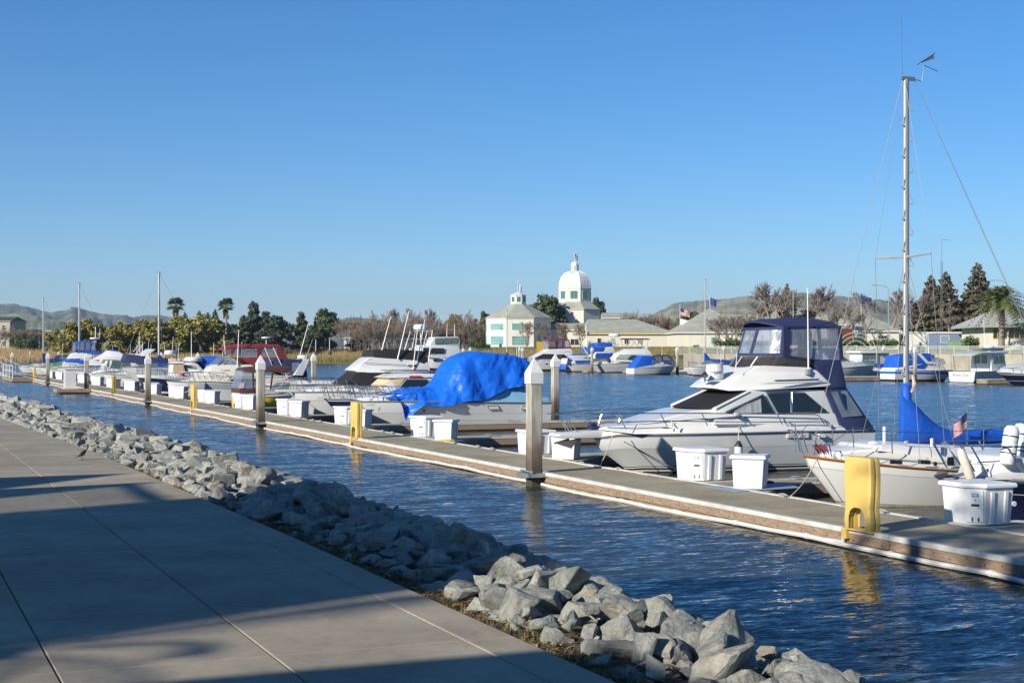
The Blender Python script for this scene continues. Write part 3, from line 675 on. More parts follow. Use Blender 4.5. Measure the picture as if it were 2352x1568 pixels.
# ================================================================ boats
class Boat:
    def __init__(s, name, label, Yc, conv, bow, cat='motorboat', group=None, X0=None):
        """conv: photo zoom frame of the outlines; bow: pixel of the bow (or left end) on the centre plane Y=Yc"""
        s.conv = conv; s.Yc = Yc
        s.X0 = at_Y(*conv(*bow), Yc).x if X0 is None else X0
        s.r = empty(name, (s.X0, Yc, 0), label, cat, group)
    def q(s, p, w=0., z=None):
        P = at_Y(*s.conv(p[0], p[1]), s.Yc-w); return (P.x-s.X0, P.z)
    def hull(s, sheer, stem, B, mats, rows, flb=.55, fls=.15, tr=.92, deck=gel, e=.5, end=None, bowleft=True, rub=rubber, name='hull', camber=.06, rr=.035, tumble=0.):
        """sheer: pixels from bow to stern; stem: pixels from sheer down to the water; rows: (s, material index) bands downward"""
        n = len(sheer)
        sh = [s.q(p, B*(0 if i == 0 else .85)) for i, p in enumerate(sheer)]; st = [s.q(p, 0) for p in stem]
        flip = sh[-1][0] < sh[0][0]
        sg = -1 if flip else 1
        sh = [(x*sg, z) for x, z in sh]; st = [(x*sg, z) for x, z in st]
        x0, x1 = sh[0][0], sh[-1][0]; zb = -.4
        stz = sorted([(z, x) for x, z in [sh[0]]+st]); stz = [(zb, stz[0][1]+(stz[0][0]-zb)*.9)]+stz
        N = 18; ss = [0]+[r[0] for r in rows]; V = []; mb = MB()
        def shape(t):
            f = 1. if t > e else max(0, 1-(1-t/e)**2.0)**.62
            return f*(1-(1-tr)*max(0, (t-.55)/.45)**1.6)
        fn = []
        for i in range(N+1):
            t = (i/N)**1.35; zs = interp(sh, x0+(x1-x0)*t)
            rn, rf = [], []
            for sj in ss:
                zz0 = sh[0][1]*(1-sj)+zb*sj; xb = interp(stz, zz0); z = zs*(1-sj)+zb*sj
                xe = x1-(0 if end is None else end*sj)
                x = xb+(xe-xb)*t; fl = flb*(1-t)+fls*t
                bb = B*shape(t)*(1-fl*sj**1.25)*(1+tumble*math.sin(sj*3.14)) + (.015 if i == 0 else 0)
                rn.append((x*sg, -bb, z)); rf.append((x*sg, bb, z))
            fn.append((rn, rf))
        k = len(ss); vs = []; fs = []; mi = []
        for rn, rf in fn: vs += rn+rf
        for i in range(N):
            for j in range(k-1):
                a = i*2*k+j; b_ = (i+1)*2*k+j
                fs.append((a, b_, b_+1, a+1)); mi.append(rows[j][1]); fs.append((a+k, a+k+1, b_+k+1, b_+k)); mi.append(rows[j][1])
        for j in range(k-1):
            a = N*2*k+j; fs.append((a, a+k, a+k+1, a+1)); mi.append(rows[j][1]); fs.append((j, j+1, j+k+1, j+k)); mi.append(rows[j][1])
        mb.v = vs; mb.f = fs; mb.m = mi
        h = mb.build(name, mats, s.r, smooth=.6)
        d = MB(); dv = []
        for rn, rf in fn:
            a, c = Vector(rn[0]), Vector(rf[0]); dv += [a+Vector((0, .01, .006)), (a+c)/2+Vector((0, 0, camber*abs(a.y)/max(.1, B))), c+Vector((0, -.01, .006))]
        d.add(dv, [(i*3+j, (i+1)*3+j, (i+1)*3+j+1, i*3+j+1) for i in range(N) for j in (0, 1)])
        d.build('deck', deck, s.r, smooth=.6)
        if rub:
            m = MB()
            for q in (0, 1): m.tube([Vector(f[q][0])+Vector((0, (-1, 1)[q]*.012, -.0)) for f in fn], rr, 5)
            m.build('rub_rail', rub, s.r, smooth=.8, nrm=False)
        s.fn = fn; return h
    def loft(s, name, mat, pts, w, parent=None, bev=.03, smooth=.5, inset=None):
        """closed side outline (pixels) given a breadth: w one number or per point"""
        P = []
        for i, p in enumerate(pts):
            ww = p[2] if len(p) > 2 else w
            x, z = s.q(p, p[3] if len(p) > 3 else ww); P.append((x, z, ww))
        m = MB(); k = len(P)
        m.add([(x, -ww, z) for x, z, ww in P]+[(x, ww, z) for x, z, ww in P], [tuple(range(k)), tuple(reversed(range(k, 2*k)))]+[(i, (i+1) % k, (i+1) % k+k, i+k) for i in range(k)])
        return m.build(name, mat, parent or s.r, bev=bev, smooth=smooth)
    def panel(s, name, mat, pts, w, parent=None, th=.012, far=False, rim=None, rimr=.015):
        """flat piece lying on the near side at breadth w (or per point third value)"""
        P = []
        for p in pts:
            ww = p[2] if len(p) > 2 else w
            x, z = s.q(p, ww); P.append((x, z, ww))
        k = len(P); o = None
        for sg in ((-1, 1) if far else (-1,)):
            m = MB(); m.add([(x, sg*(ww+th), z) for x, z, ww in P]+[(x, sg*(ww-.01), z) for x, z, ww in P], [tuple(range(k)), tuple(reversed(range(k, 2*k)))]+[(i, (i+1) % k, (i+1) % k+k, i+k) for i in range(k)])
            ob = m.build(name, mat, parent or s.r); o = o or ob
            if rim:
                m = MB(); m.tube([(x, sg*(ww+th), z) for x, z, ww in P+P[:1]], rimr, 5); m.build('window_frame' if 'window' in name else 'piping', rim, o if (parent is None) else parent, nrm=False)
        return o
    def bowfront(s, name, mat, pb, pt, bb, bt, parent=None, y0=-1., y1=1., n=14, th=.02, fwd=0.):
        """curved front pane between the two sides: pb, pt = near lower and upper corner pixels with half breadth; bb, bt = forward bulge"""
        xb, zb_ = s.q(pb, pb[2]); xt, zt_ = s.q(pt, pt[2]); rows_ = []
        for d in (0, th):
            for i in range(n+1):
                y = y0+(y1-y0)*i/n; f = 1-abs(y)**2.4
                rows_.append([(xb-bb*f+d-fwd, y*pb[2], zb_), (xt-bt*f+d-fwd, y*pt[2], zt_)])
        m = MB(); vs = [p for r_ in rows_ for p in r_]; k = 2*(n+1); fs = []
        for i in range(n): fs += [(2*i, 2*i+1, 2*i+3, 2*i+2), (k+2*i, k+2*i+2, k+2*i+3, k+2*i+1), (2*i, 2*i+2, k+2*i+2, k+2*i), (2*i+1, k+2*i+1, k+2*i+3, 2*i+3)]
        fs += [(0, k, k+1, 1), (2*n, 2*n+1, k+2*n+1, k+2*n)]
        m.add(vs, fs); return m.build(name, mat, parent or s.r, smooth=.8)
    def tube(s, name, mat, pts, w=0, r=.02, parent=None, both=False, n=6):
        o = None
        for sg in ((-1, 1) if both else (-1,)):
            P = []
            for p in pts:
                ww = p[2] if len(p) > 2 else w; x, z = s.q(p, ww); P.append((x, sg*ww, z))
            m = MB(); m.tube(P, r, n); ob = m.build(name, mat, parent or s.r, smooth=.8, nrm=False); o = o or ob
        return o
    def rail(s, pts, h, n=8, mat=steel, r=.018, lean=.12, mid=False, inb=.1, t0=0., t1=.75):
        """bow rail following the deck edge, both sides, with leaning stanchions"""
        N = len(s.fn)-1; m = MB()
        for q in (0, 1):
            sg = (-1, 1)[q]
            def pt(t, up):
                f = t*N; i = min(int(f), N-1); a = Vector(s.fn[i][q][0]).lerp(Vector(s.fn[i+1][q][0]), f-i)
                return a+Vector((0, -sg*min(inb, abs(a.y)), up))
            T = [t0+(t1-t0)*i/24 for i in range(25)]
            hh = lambda t: h*(1 if t < t1*.86 else max(.08, (t1-t)/(t1*.14)))
            m.tube([pt(t, hh(t))+Vector((-lean*h, 0, 0)) for t in T], r, 5)
            if mid: m.tube([pt(t, hh(t)*.5)+Vector((-lean*h*.5, 0, 0)) for t in T], r*.7, 5)
            for i in range(n):
                t = t0+(t1-t0)*(i+.2)/n; m.tube([pt(t, 0), pt(t, hh(t))+Vector((-lean*h, 0, 0))], r*.85, 5)
        m.build('bow_rail', mat, s.r, smooth=.8, nrm=False)
    def whip(s, p0, p1, w=.5, r=.018, mat=None, name='antenna'):
        a = s.q(p0, w); c = s.q(p1, w); m = MB(); m.tube([(a[0], -w, a[1]), (c[0], -w, c[1])], [r, r*.55], 6); return m.build(name, mat or fiber, s.r, nrm=False, smooth=.8)
    def letters(s, body, p, h_px, w, mat, sx=1., shear=0., parent=None):
        x, z = s.q(p, w); x2, z2 = s.q((p[0], p[1]+h_px), w)
        return text(body, (z-z2)*1.38, mat, parent or s.r, (x, -w-.02, z2), (RAD(90), 0, 0), sx=sx, shear=shear)
def radome(B, p, rx, h, w=0., mat=gel):
    x, z = B.q(p, w); m = MB(); m.lathe([(rx*.8, 0), (rx, h*.2), (rx, h*.7), (rx*.85, h*.95), (rx*.3, h)], (x, -w, z), 16); return m.build('radar_dome', mat, B.r, smooth=.6)
letm = M('letter_dark', (.05, .05, .06), .5); letg = M('letter_gold', (.62, .52, .34), .4); stripeb = M('stripe_black', (.015, .016, .02), .3); stripeg = M('stripe_grey', (.30, .33, .38), .4); boot = M('boot_navy', (.015, .02, .04), .3)
antif = M('antifoul', (.035, .03, .03), .8, var=.3); antir = M('antifoul_red', (.12, .02, .02), .8, var=.3); weed = M('hull_weedy_foot', (.36, .35, .25), .8, var=.3, scale=6)
curtain = M('curtain', (.36, .38, .40), .9, var=.4, scale=1.2, stretch=(14, 1, .4))
# ---------------------------------------------------------------- 1 white flybridge sedan
B = Boat('flybridge_sedan', 'large white flybridge sedan cruiser with navy canvas enclosure, bow toward the dock', 38.0, Z1, (150, 850))
B.hull([(390, 872), (620, 862), (900, 850), (1300, 836), (1700, 826), (2265, 818)], [(400, 925), (470, 985), (575, 1058)], 1.62,
       [hullw, stripeg, gel, stripeb, gel, antif], [(.05, 1), (.255, 0), (.262, 1), (.60, 0), (.615, 3), (.635, 4), (.67, 3), (.70, 4), (1, 5)], flb=.6, fls=.13, tumble=.03, rr=.03)
# bulwark moulding above the rub rail
N = len(B.fn)
m = MB(); ring = []
for q in (0, 1):
    for i, f in enumerate(B.fn):
        a = Vector(f[q][0]); sg = (-1, 1)[q]; t = i/(N-1); hh = .17-.03*t; ins = min(abs(a.y), .10)
        ring.append([a+Vector((0, 0, .01)), a+Vector((0, -sg*ins*.4, hh*.75)), a+Vector((0, -sg*ins*.8, hh)), a+Vector((0, -sg*min(abs(a.y), .35), hh-.015)), a+Vector((0, -sg*min(abs(a.y), .35), 0))])
    m.rings(ring, closed=False, cap=False); ring = []
m.build('gunwale', gel, B.r, smooth=.9)
pul = B.loft('pulpit', gel, [(140, 862), (165, 842), (300, 826), (500, 812), (640, 835), (640, 868), (330, 872), (170, 875)], .24, bev=.03)
B.loft('foredeck', gel, [(400, 812, .35, 0), (425, 790, .35, 0), (600, 772, .8, 0), (830, 706, .95, 0), (930, 676, .95, -.2), (1215, 678, 1.27, 1.27), (1260, 700, 1.35), (2030, 705, 1.38), (2060, 830, 1.42), (1200, 845, 1.42), (600, 838, 1.05, .5)], 1.3, bev=.05)
cab = B.loft('cabin', gel, [(1200, 672, 1.27), (1425, 560, 1.15), (1440, 546, 1.12), (1940, 545, 1.2), (2042, 776, 1.36), (1200, 780, 1.36)], 1.2, bev=.04)
B.bowfront('windshield_cover', blackc, (1206, 674, 1.22), (1428, 556, 1.12), .42, .34, cab, th=.3)
B.tube('windshield_pillar', gel, [(1204, 672, 1.27), (1430, 558, 1.16)], 1.2, .045, cab, both=True)
wf = B.panel('cabin_window', glassd, [(1268, 697, 1.335), (1523, 578, 1.23), (1598, 704, 1.33), (1310, 712, 1.335)], 1.3, cab, th=.03, rim=steel, rimr=.018)
B.panel('curtain', curtain, [(1330, 690, 1.335), (1400, 650, 1.3), (1508, 605, 1.26), (1512, 700, 1.335), (1340, 706, 1.335)], 1.3, cab, th=.036)
B.panel('cabin_window', glassd, [(1546, 566, 1.22), (1706, 564, 1.22), (1712, 700, 1.33), (1622, 703, 1.33)], 1.3, cab, th=.03, rim=steel, rimr=.018)
B.panel('cabin_window', glassd, [(1718, 564, 1.22), (1800, 566, 1.22), (1958, 696, 1.34), (1720, 699, 1.33)], 1.3, cab, th=.03, rim=steel, rimr=.018)
fb = B.loft('flybridge', gel, [(1072, 530, .7, -.3), (1150, 484, .8, -.2), (1300, 418, .95, -.1), (1420, 386, 1.03, .35), (1520, 384, 1.1, 1.1), (1845, 394, 1.14), (1895, 420, 1.16), (1986, 508, 1.3), (1966, 524, 1.3), (1560, 546, 1.3), (1180, 548, .95, 0)], 1.1, bev=.06)
B.panel('stripe', stripeg, [(1500, 508, 1.295), (1560, 500, 1.285), (1955, 490, 1.275), (1958, 497, 1.29)], 1.2, fb, th=.014)
B.tube('grab_rail', steel, [(1600, 486), (1610, 482), (1905, 474), (1900, 480), (1610, 489)], 1.3, .015, fb)
# tinted wind screen
B.bowfront('wind_screen', tint, (1600, 388, 1.09), (1650, 322, 1.10), .6, .62, fb)
B.panel('wind_screen_side', tint, [(1600, 388, 1.1), (1835, 393, 1.13), (1852, 344, 1.12), (1650, 320, 1.1)], 1.1, fb)
for yy in (-.55, 0., .55): B.bowfront('screen_frame', gel, (1600, 388, 1.09), (1650, 322, 1.10), .6, .62, fb, yy-.015, yy+.015, 1, .03, .012)
# canvas enclosure: arched top with a bowed front edge
xf, zf = B.q((1672, 126), 1.08); xk, zk = B.q((2043, 120), 1.08); m = MB(); NXb, NYb = 12, 14
for lay in (0, 1):
    for i in range(NXb+1):
        for j in range(NYb+1):
            y = -1+2*j/NYb; u = i/NXb; f = 1-abs(y)**2.4; x = (xf-.40*f)*(1-u)+(xk+.05*f)*u
            z = zf+(zk-zf)*u+.27*(1-abs(y)**2.2)*(.72+.28*math.sin(u*3.14))+.03*math.sin(u*math.pi*3)**2*f
            m.v.append((x, y*1.1, z-.05*lay))
Q = (NXb+1)*(NYb+1)
for i in range(NXb):
    for j in range(NYb): a = i*(NYb+1)+j; m.f += [(a, a+1, a+NYb+2, a+NYb+1), (Q+a, Q+a+NYb+1, Q+a+NYb+2, Q+a+1)]
for i in range(NXb): a = i*(NYb+1); m.f += [(a, a+NYb+1, Q+a+NYb+1, Q+a), (a+NYb, Q+a+NYb, Q+a+2*NYb+1, a+2*NYb+1)]
for j in range(NYb): m.f += [(j, Q+j, Q+j+1, j+1), (NXb*(NYb+1)+j, NXb*(NYb+1)+j+1, Q+NXb*(NYb+1)+j+1, Q+NXb*(NYb+1)+j)]
m.m = [0]*len(m.f); top = m.build('bimini_top', navyc, B.r, smooth=.7)
PB, PT = (1662, 320, 1.12), (1672, 124, 1.08)
B.bowfront('front_clear_panel', vinyl, PB, PT, .62, .40, top, -.97, .97)
B.bowfront('front_canvas_band', navyc, PB, (1663, 300, 1.12), .62, .6, top, fwd=.012); B.bowfront('front_canvas_band', navyc, (1671, 142, 1.08), PT, .42, .40, top, fwd=.012)
for yy in (-1., -.28, .42): B.bowfront('front_canvas_band', navyc, PB, PT, .62, .40, top, max(-1, yy-.05), min(1, yy+.05), 2, fwd=.014)
B.panel('side_clear_panel', vinyl, [(1690, 130, 1.08), (1690, 318, 1.12), (1845, 340, 1.13), (2038, 346, 1.13), (2038, 126, 1.07)], 1.1, top)
def strip(pts, wpx, w, name='canvas_band', mat=navyc, parent=top, th=.02):
    for a, c in zip(pts, pts[1:]):
        dx, dy = c[0]-a[0], c[1]-a[1]; L = math.hypot(dx, dy); nx, ny = -dy/L*wpx/2, dx/L*wpx/2
        B.panel(name, mat, [(a[0]+nx, a[1]+ny), (c[0]+nx, c[1]+ny), (c[0]-nx, c[1]-ny), (a[0]-nx, a[1]-ny)], w, parent, th=th)
strip([(1676, 122), (1680, 322)], 30, 1.11, th=.03); strip([(1662, 318), (1850, 344)], 16, 1.12, th=.028)
strip([(2040, 112), (2052, 344)], 24, 1.12, th=.032); strip([(1900, 128), (1915, 340)], 22, .75); strip([(1780, 128), (1770, 320)], 22, .75); strip([(1690, 140), (1700, 310)], 16, 1.13)
strip([(1690, 122), (2040, 122)], 10, 1.09); strip([(1700, 150), (1830, 300)], 4, 1.0, mat=dsteel, name='bimini_brace'); strip([(1910, 320), (2030, 150)], 4, 1.0, mat=dsteel, name='bimini_brace')
B.loft('helm_seat_back', tanc, [(1770, 320), (1765, 160), (1790, 135), (1850, 140), (1862, 170), (1850, 330)], .35, fb, bev=.05)
B.loft('helm_console', gelg, [(1660, 384), (1690, 320), (1800, 300), (1840, 330), (1840, 388)], .7, fb, bev=.04)
dc = B.loft('drop_curtain', navyc, [(1848, 346, 1.13), (2052, 344, 1.13), (2064, 400, 1.15), (2092, 535, 1.25), (1940, 545, 1.25), (1985, 510, 1.31), (1892, 418, 1.18)], 1.2, bev=.03)
ac = B.loft('cockpit_curtain', navyc, [(1940, 542, 1.25), (2092, 535, 1.2), (2272, 800, 1.5), (2268, 822, 1.55), (2095, 822, 1.56), (2050, 785, 1.5)], 1.4, bev=.03)
B.panel('cockpit_window', vinyl, [(1985, 560, 1.27), (2085, 552, 1.25), (2195, 720, 1.44), (2060, 732, 1.44)], 1.35, ac, th=.03)
B.panel('cockpit_window_dark', glassg, [(1988, 562, 1.27), (2083, 554, 1.25), (2193, 718, 1.44), (2062, 730, 1.44)], 1.35, ac, th=.022)
strip([(2035, 556), (2100, 728)], 14, 1.38, parent=ac, th=.045)
# rails
for pts in ([(115, 712, .2), (250, 708, .4), (600, 705, 1.1), (1100, 704, 1.45), (1880, 712, 1.5), (1905, 722, 1.5), (1940, 776, 1.5)], [(430, 770, .5), (600, 762, 1.05), (900, 756, 1.4), (1500, 764, 1.48), (1960, 760, 1.5), (1975, 772, 1.5)]):
    B.tube('side_rail', steel, pts, 1.4, .016, both=True)
for a in ((545, 700, 602, 810, 1.05), (835, 706, 882, 798, 1.35), (1115, 706, 1152, 790, 1.45), (1375, 708, 1412, 784, 1.48), (1622, 708, 1655, 780, 1.5), (215, 745, 270, 825, .25), (200, 745, 240, 825, .2)):
    B.tube('stanchion', steel, [(a[0], a[1], a[4]), (a[2], a[3], a[4])], a[4], .014, both=True)
for a in ((910, 757, 914, 796), (1192, 757, 1192, 784), (1445, 762, 1430, 782), (1705, 762, 1700, 778)): B.tube('rail_foot', gelg, [(a[0], a[1], 1.44), (a[2], a[3], 1.44)], 1.44, .02)
# bow gear
B.loft('windlass_cover', navyc, [(362, 815), (372, 775), (390, 762), (408, 775), (414, 815)], .14, bev=.03)
x, z = B.q((180, 905), 0); m = MB(); m.add([(x-.3, -.02, z+.02), (x+.3, -.28, z+.12), (x+.25, 0, z-.16), (x+.3, .28, z+.12), (x-.1, 0, z-.05)], [(0, 1, 2), (0, 2, 3), (0, 4, 1), (0, 3, 4), (1, 4, 2), (2, 4, 3)]); m.tube([(x-.28, 0, z), (x+.5, 0, z+.1)], .025, 6); m.build('anchor', dsteel, B.r)
m = MB()
for i in range(6):
    a = B.q((520+i*20, 700+8*(i % 3)), .3); c = B.q((545+i*13, 780), .3); m.tube([(a[0], -.3+.1*i, a[1]), ((a[0]+c[0])/2+.1, -.3+.1*i, (a[1]+c[1])/2), (c[0], -.3+.09*i, c[1])], .009, 5)
m.build('lashed_lines', steel, B.r, nrm=False)
x, z = B.q((400, 700), 0); m = MB(); m.tube([(x-.35, 0, z-.02), (x+.05, 0, z), (x+.35, 0, z+.2)], .014, 5); m.tube([(x, -.15, z-.3), (x+.1, -.15, z-.05), (x+.25, .15, z-.3)], .012, 5); m.build('bow_pennant_staff', steel, B.r, nrm=False)
# radar dome, search light, antennas on the bridge brow
x, z = B.q((1200, 462), .35); m = MB(); m.lathe([(.1, -.06), (.24, -.05), (.26, .02), (.26, .13), (.23, .15), (.26, .17), (.24, .36), (.1, .4)], (x, -.35, z), 16); m.build('radar_dome', gel, B.r, smooth=.6)
MB().box(x-.3, x+.35, -.62, -.08, z-.12, z-.06).build('radar_mount', M('pale_blue', (.45, .58, .68), .6), B.r)
B.letters('FURUNO', (1172, 420), 15, .60, letm)
x, z = B.q((1135, 462), .6); m = MB(); m.lathe([(.03, -.12), (.03, 0), (.1, 0), (.11, .07), (.02, .16)], (x, -.6, z), 10); m.build('search_light', steel, B.r, smooth=.6)
B.whip((1832, 432), (1826, -140), 1.22, .022); x, z = B.q((1830, 420), 1.22); MB().box(x-.05, x+.05, -1.26, -1.15, z-.1, z+.06).build('antenna_mount', steel, B.r)
B.whip((1342, 412), (1350, 298), 1.05, .012)
x, z = B.q((1342, 708), 1.47); MB().box(x-.05, x+.05, -1.52, -1.42, z-.05, z+.03).build('rail_fitting', gel, B.r)
# name boards, vents, fender and lights on the hull
pl = B.panel('name_board', M('vent_cream', (.66, .63, .55), .5), [(1686, 842), (1752, 840), (1750, 868), (1684, 870)], 1.60, th=.03); B.panel('name_board', MATS['vent_cream'], [(1756, 840), (1832, 838), (1828, 868), (1754, 869)], 1.60, th=.03)
B.letters('CITY', (1692, 846), 18, 1.625, letg, shear=.3); B.letters('CAT', (1766, 845), 18, 1.625, letg, shear=.3)
B.panel('hull_light', gel, [(1896, 842), (1935, 842), (1942, 865), (1900, 868)], 1.6, th=.07)
x, z = B.q((1990, 798), 1.55); m = MB(); m.lathe([(.04, 0), (.04, .02)], (0, 0, 0), 10); o = m.build('deck_vent', blackp, B.r); o.location = (x, -1.56, z); o.rotation_euler = (RAD(90), 0, 0)
x, z = B.q((1356, 945), 1.72); m = MB(); m.lathe([(.03, .30), (.06, .25), (.11, .2), (.115, -.2), (.08, -.3), (.03, -.34)], (x, -1.76, z-.1), 12); f = m.build('fender', whiteplas, B.r, smooth=.7)
m = MB(); m.lathe([(.035, .33), (.07, .27), (.116, .19), (.1165, .17)], (x, -1.76, z-.1), 12); m.build('fender_top', blackp, f, smooth=.7)
m = MB(); c = B.q((1366, 790), 1.5); m.tube([(c[0], -1.5, c[1]), (x+.02, -1.72, z+.5), (x, -1.76, z+.2)], .012, 5); m.build('fender_line', rope, B.r, nrm=False)
SED = B
# mooring lines of the sedan
p = B.q((522, 820), 1.0); q = at_z(*Z1(432, 1050), DZ+.06); line('mooring_line', [(B.X0+p[0], 37.0, p[1]), (q.x, q.y, q.z)], .014, rope, 'pale mooring line from the white sedan bow to the dock', sag=.05)
p = B.q((590, 895), .9); line('mooring_line', [(B.X0+p[0], 37.1, p[1]), (19.6, 34.6, .05)], .012, dark, 'dark spring line slanting down the white sedan bow', sag=.02)
# ---------------------------------------------------------------- 2 sailboat with blue sail cover
YS = 28.1
B = Boat('sailboat', 'white sailing boat with blue sail cover and stepped mast, beside the yellow pedestal', YS, Z2, (155, 815), 'sailboat')
B.hull([(155, 818), (400, 850), (700, 880), (1000, 900), (1500, 905)], [(185, 900), (235, 980), (285, 1042), (310, 1056)], 1.28, [gel, teak, gelg, stripeg, weed, antif], [(.035, 1), (.15, 0), (.16, 3), (.66, 0), (.80, 4), (1, 5)], flb=.45, fls=.25, tr=.8, tumble=.05, rub=teak, rr=.022)
tk = B.loft('trunk_cabin', gel, [(322, 822, .3), (340, 800, .35), (430, 785, .55), (560, 780, .8), (580, 760, .8), (680, 745, .8), (700, 748, .8), (880, 760, .85), (1250, 770, .9), (1290, 800, .95), (1400, 905, 1.0), (900, 905, 1.0), (420, 860, .75)], .8, bev=.05)
for a in (618, 775):
    w = B.panel('port_light', steel, [(a, 838), (a+70, 842), (a+70, 866), (a, 862)], 1.02 if a > 700 else .92, tk, th=.02); B.panel('port_glass', glassd, [(a+5, 843), (a+31, 844), (a+31, 862), (a+5, 861)], 1.02 if a > 700 else .92, w, th=.028); B.panel('port_glass', glassd, [(a+37, 844), (a+65, 846), (a+65, 863), (a+37, 862)], 1.02 if a > 700 else .92, w, th=.028)
def oval(x0, y0, x1, y1): return [(x0+(x1-x0)*u, y0+(y1-y0)*v) for u, v in ((0, .55), (.05, .2), (.2, .03), (.8, 0), (.95, .15), (1, .6), (.98, .97), (.06, .93))]
for x0, x1 in ((928, 1090), (1100, 1240)):
    w = B.panel('cabin_window', gelg, oval(x0, 818, x1, 880), 1.02, tk, th=.02); B.panel('window_curtain', curtain, oval(x0+8, 823, x1-8, 875), 1.02, w, th=.026); B.panel('window_glass', glassd, oval(x0+8, 823, x0+45, 873), 1.02, w, th=.03)
x, z = B.q((870, 862), 1.03); m = MB(); m.lathe([(.05, 0), (.05, .015)], (0, 0, 0), 10); o = m.build('vent', blackp, B.r); o.location = (x, -1.05, z); o.rotation_euler = (RAD(90), 0, 0)
B.panel('registration_sticker', lcd, [(383, 856), (408, 857), (408, 876), (385, 876)], 1.0, th=.02)
x, z = B.q((510, 775), .2); MB().box(x-.3, x+.45, -.4, .4, z-.12, z-.02).build('hatch', gel, B.r, bev=.02); m = MB(); m.lathe([(.1, -.02), (.12, 0), (.12, .13), (.05, .16)], (x+.1, -.2, z), 12); m.build('vent_drum', gel, B.r, smooth=.6)
# mast
mx, mz = B.q((712, 770), 0); tx_, tz = at_Y(2079, 172, YS).x-B.X0, at_Y(2079, 172, YS).z
m = MB()
prof = lambda k: [(.064*k*math.cos(a)*1.15, .048*k*math.sin(a)) for a in [6.28319*i/14 for i in range(14)]]
m.rings([[(mx+px_*1., py_, zz) for px_, py_ in prof(k)] for zz, k in ((mz-.3, 1.), (tz*.6, 1.), (tz-.1, .95))]); m.build('mast', alum, B.r, smooth=.7)
B.mx = mx; B.tz = tz
m = MB(); m.box(mx-.12, mx+.22, -.03, .03, tz-.12, tz-.04); m.tube([(mx+.2, 0, tz-.08), (mx+.42, 0, tz-.12), (mx+.48, 0, tz+.25)], .012, 5); m.add([(mx+.3, 0, tz+.26), (mx+.75, 0, tz+.52), (mx+.78, 0, tz+.42)], [(0, 1, 2)]); m.tube([(mx+.3, 0, tz+.25), (mx+.8, 0, tz+.55)], .012, 5); m.tube([(mx+.48, 0, tz+.25), (mx+.95, .1, tz+.16)], .008, 5); m.build('masthead_fitting', dsteel, B.r, nrm=False)
m = MB(); m.tube([(mx-.1, 0, tz), (mx-.13, 0, tz+1.3)], .004, 4); m.build('whip_antenna', dsteel, B.r, nrm=False)
for i in range(9):
    zz = mz+1.6+i*(tz-mz-2.4)/8.5
    for sg in (-1, 1):
        z2 = zz+(.36 if sg > 0 else 0); m = MB(); m.tube([(mx+sg*.05, -.03, z2+.22), (mx+sg*.17, -.05, z2+.02), (mx+sg*.155, -.05, z2), (mx+sg*.05, -.03, z2)], .009, 5); m.build('mast_step', alum, B.r, nrm=False)
zs = at_Y(2079, 590, YS).z
for sg in (-1, 1):
    m = MB(); m.tube([(mx, 0, zs), (mx-.1+.0, sg*1.0, zs+.02)], [.03, .02], 6); m.build('spreader', alum, B.r, nrm=False)
def wire(a, c, r=.006, n='shroud'): m = MB(); m.tube([a, c], r, 4); m.build(n, M('rigging_wire', (.20, .22, .24), .6), B.r, nrm=False)
for sg in (-1, 1):
    wire((mx-.05, sg*.03, tz-.15), (mx-.1, sg*1.0, zs+.02)); wire((mx-.1, sg*1.0, zs+.02), (mx+.15, sg*1.18, .95)); wire((mx, sg*.03, zs-.1), (mx+.5, sg*1.18, .95)); wire((mx, sg*.03, zs-.1), (mx-.5, sg*1.15, .95))
wire((mx-.08, 0, tz-.05), (.15, 0, 1.25), .008, 'forestay'); wire((mx+.2, 0, tz-.05), (7.6, .1, 1.3), .008, 'backstay'); wire((mx+.22, 0, tz-.08), (7.3, -.3, 1.3), .006, 'topping_lift')
for px, w in ((590, .0), (855, 1.05)): B.tube('post', gel, [(px, 655 if px < 600 else 720), (px, 745 if px < 600 else 768)], w, .035)
# sail cover: deep at the mast, sagging to the boom
sec = []
for px, top_, bot, hw in ((684, 460, 735, .10), (700, 470, 745, .15), (735, 500, 748, .19), (780, 545, 752, .2), (830, 600, 752, .19), (890, 650, 752, .17), (980, 682, 756, .15), (1080, 672, 755, .15), (1200, 672, 750, .15), (1320, 664, 740, .14), (1500, 662, 735, .13)):
    a = B.q((px, top_), 0); c = B.q((px, bot), 0); k = []
    for j in range(10):
        th_ = 6.28319*j/10; k.append((a[0], math.sin(th_)*hw*(1+.25*math.sin(px*.05+j)), (a[1]+c[1])/2+math.cos(th_)*(a[1]-c[1])/2))
    sec.append(k)
m = MB(); m.rings(sec); m.build('sail_cover', bluec, B.r, smooth=1.0)
m = MB(); a = B.q((684, 455), 0); m.lathe([(.11, -.3), (.12, -.1), (.095, 0), (.13, .12), (.08, .17)], (mx, 0, a[1]), 10); m.build('cover_collar', bluec, B.r, smooth=.8)
a = B.q((740, 370), .08); c = B.q((738, 465), .08); m = MB(); m.tube([(a[0]+.02, -.1, a[1]), (a[0]+.06, -.12, (a[1]+c[1])/2), (c[0], -.1, c[1])], [.02, .05, .03], 6); m.build('halyard_bundle', rope, B.r, nrm=False)
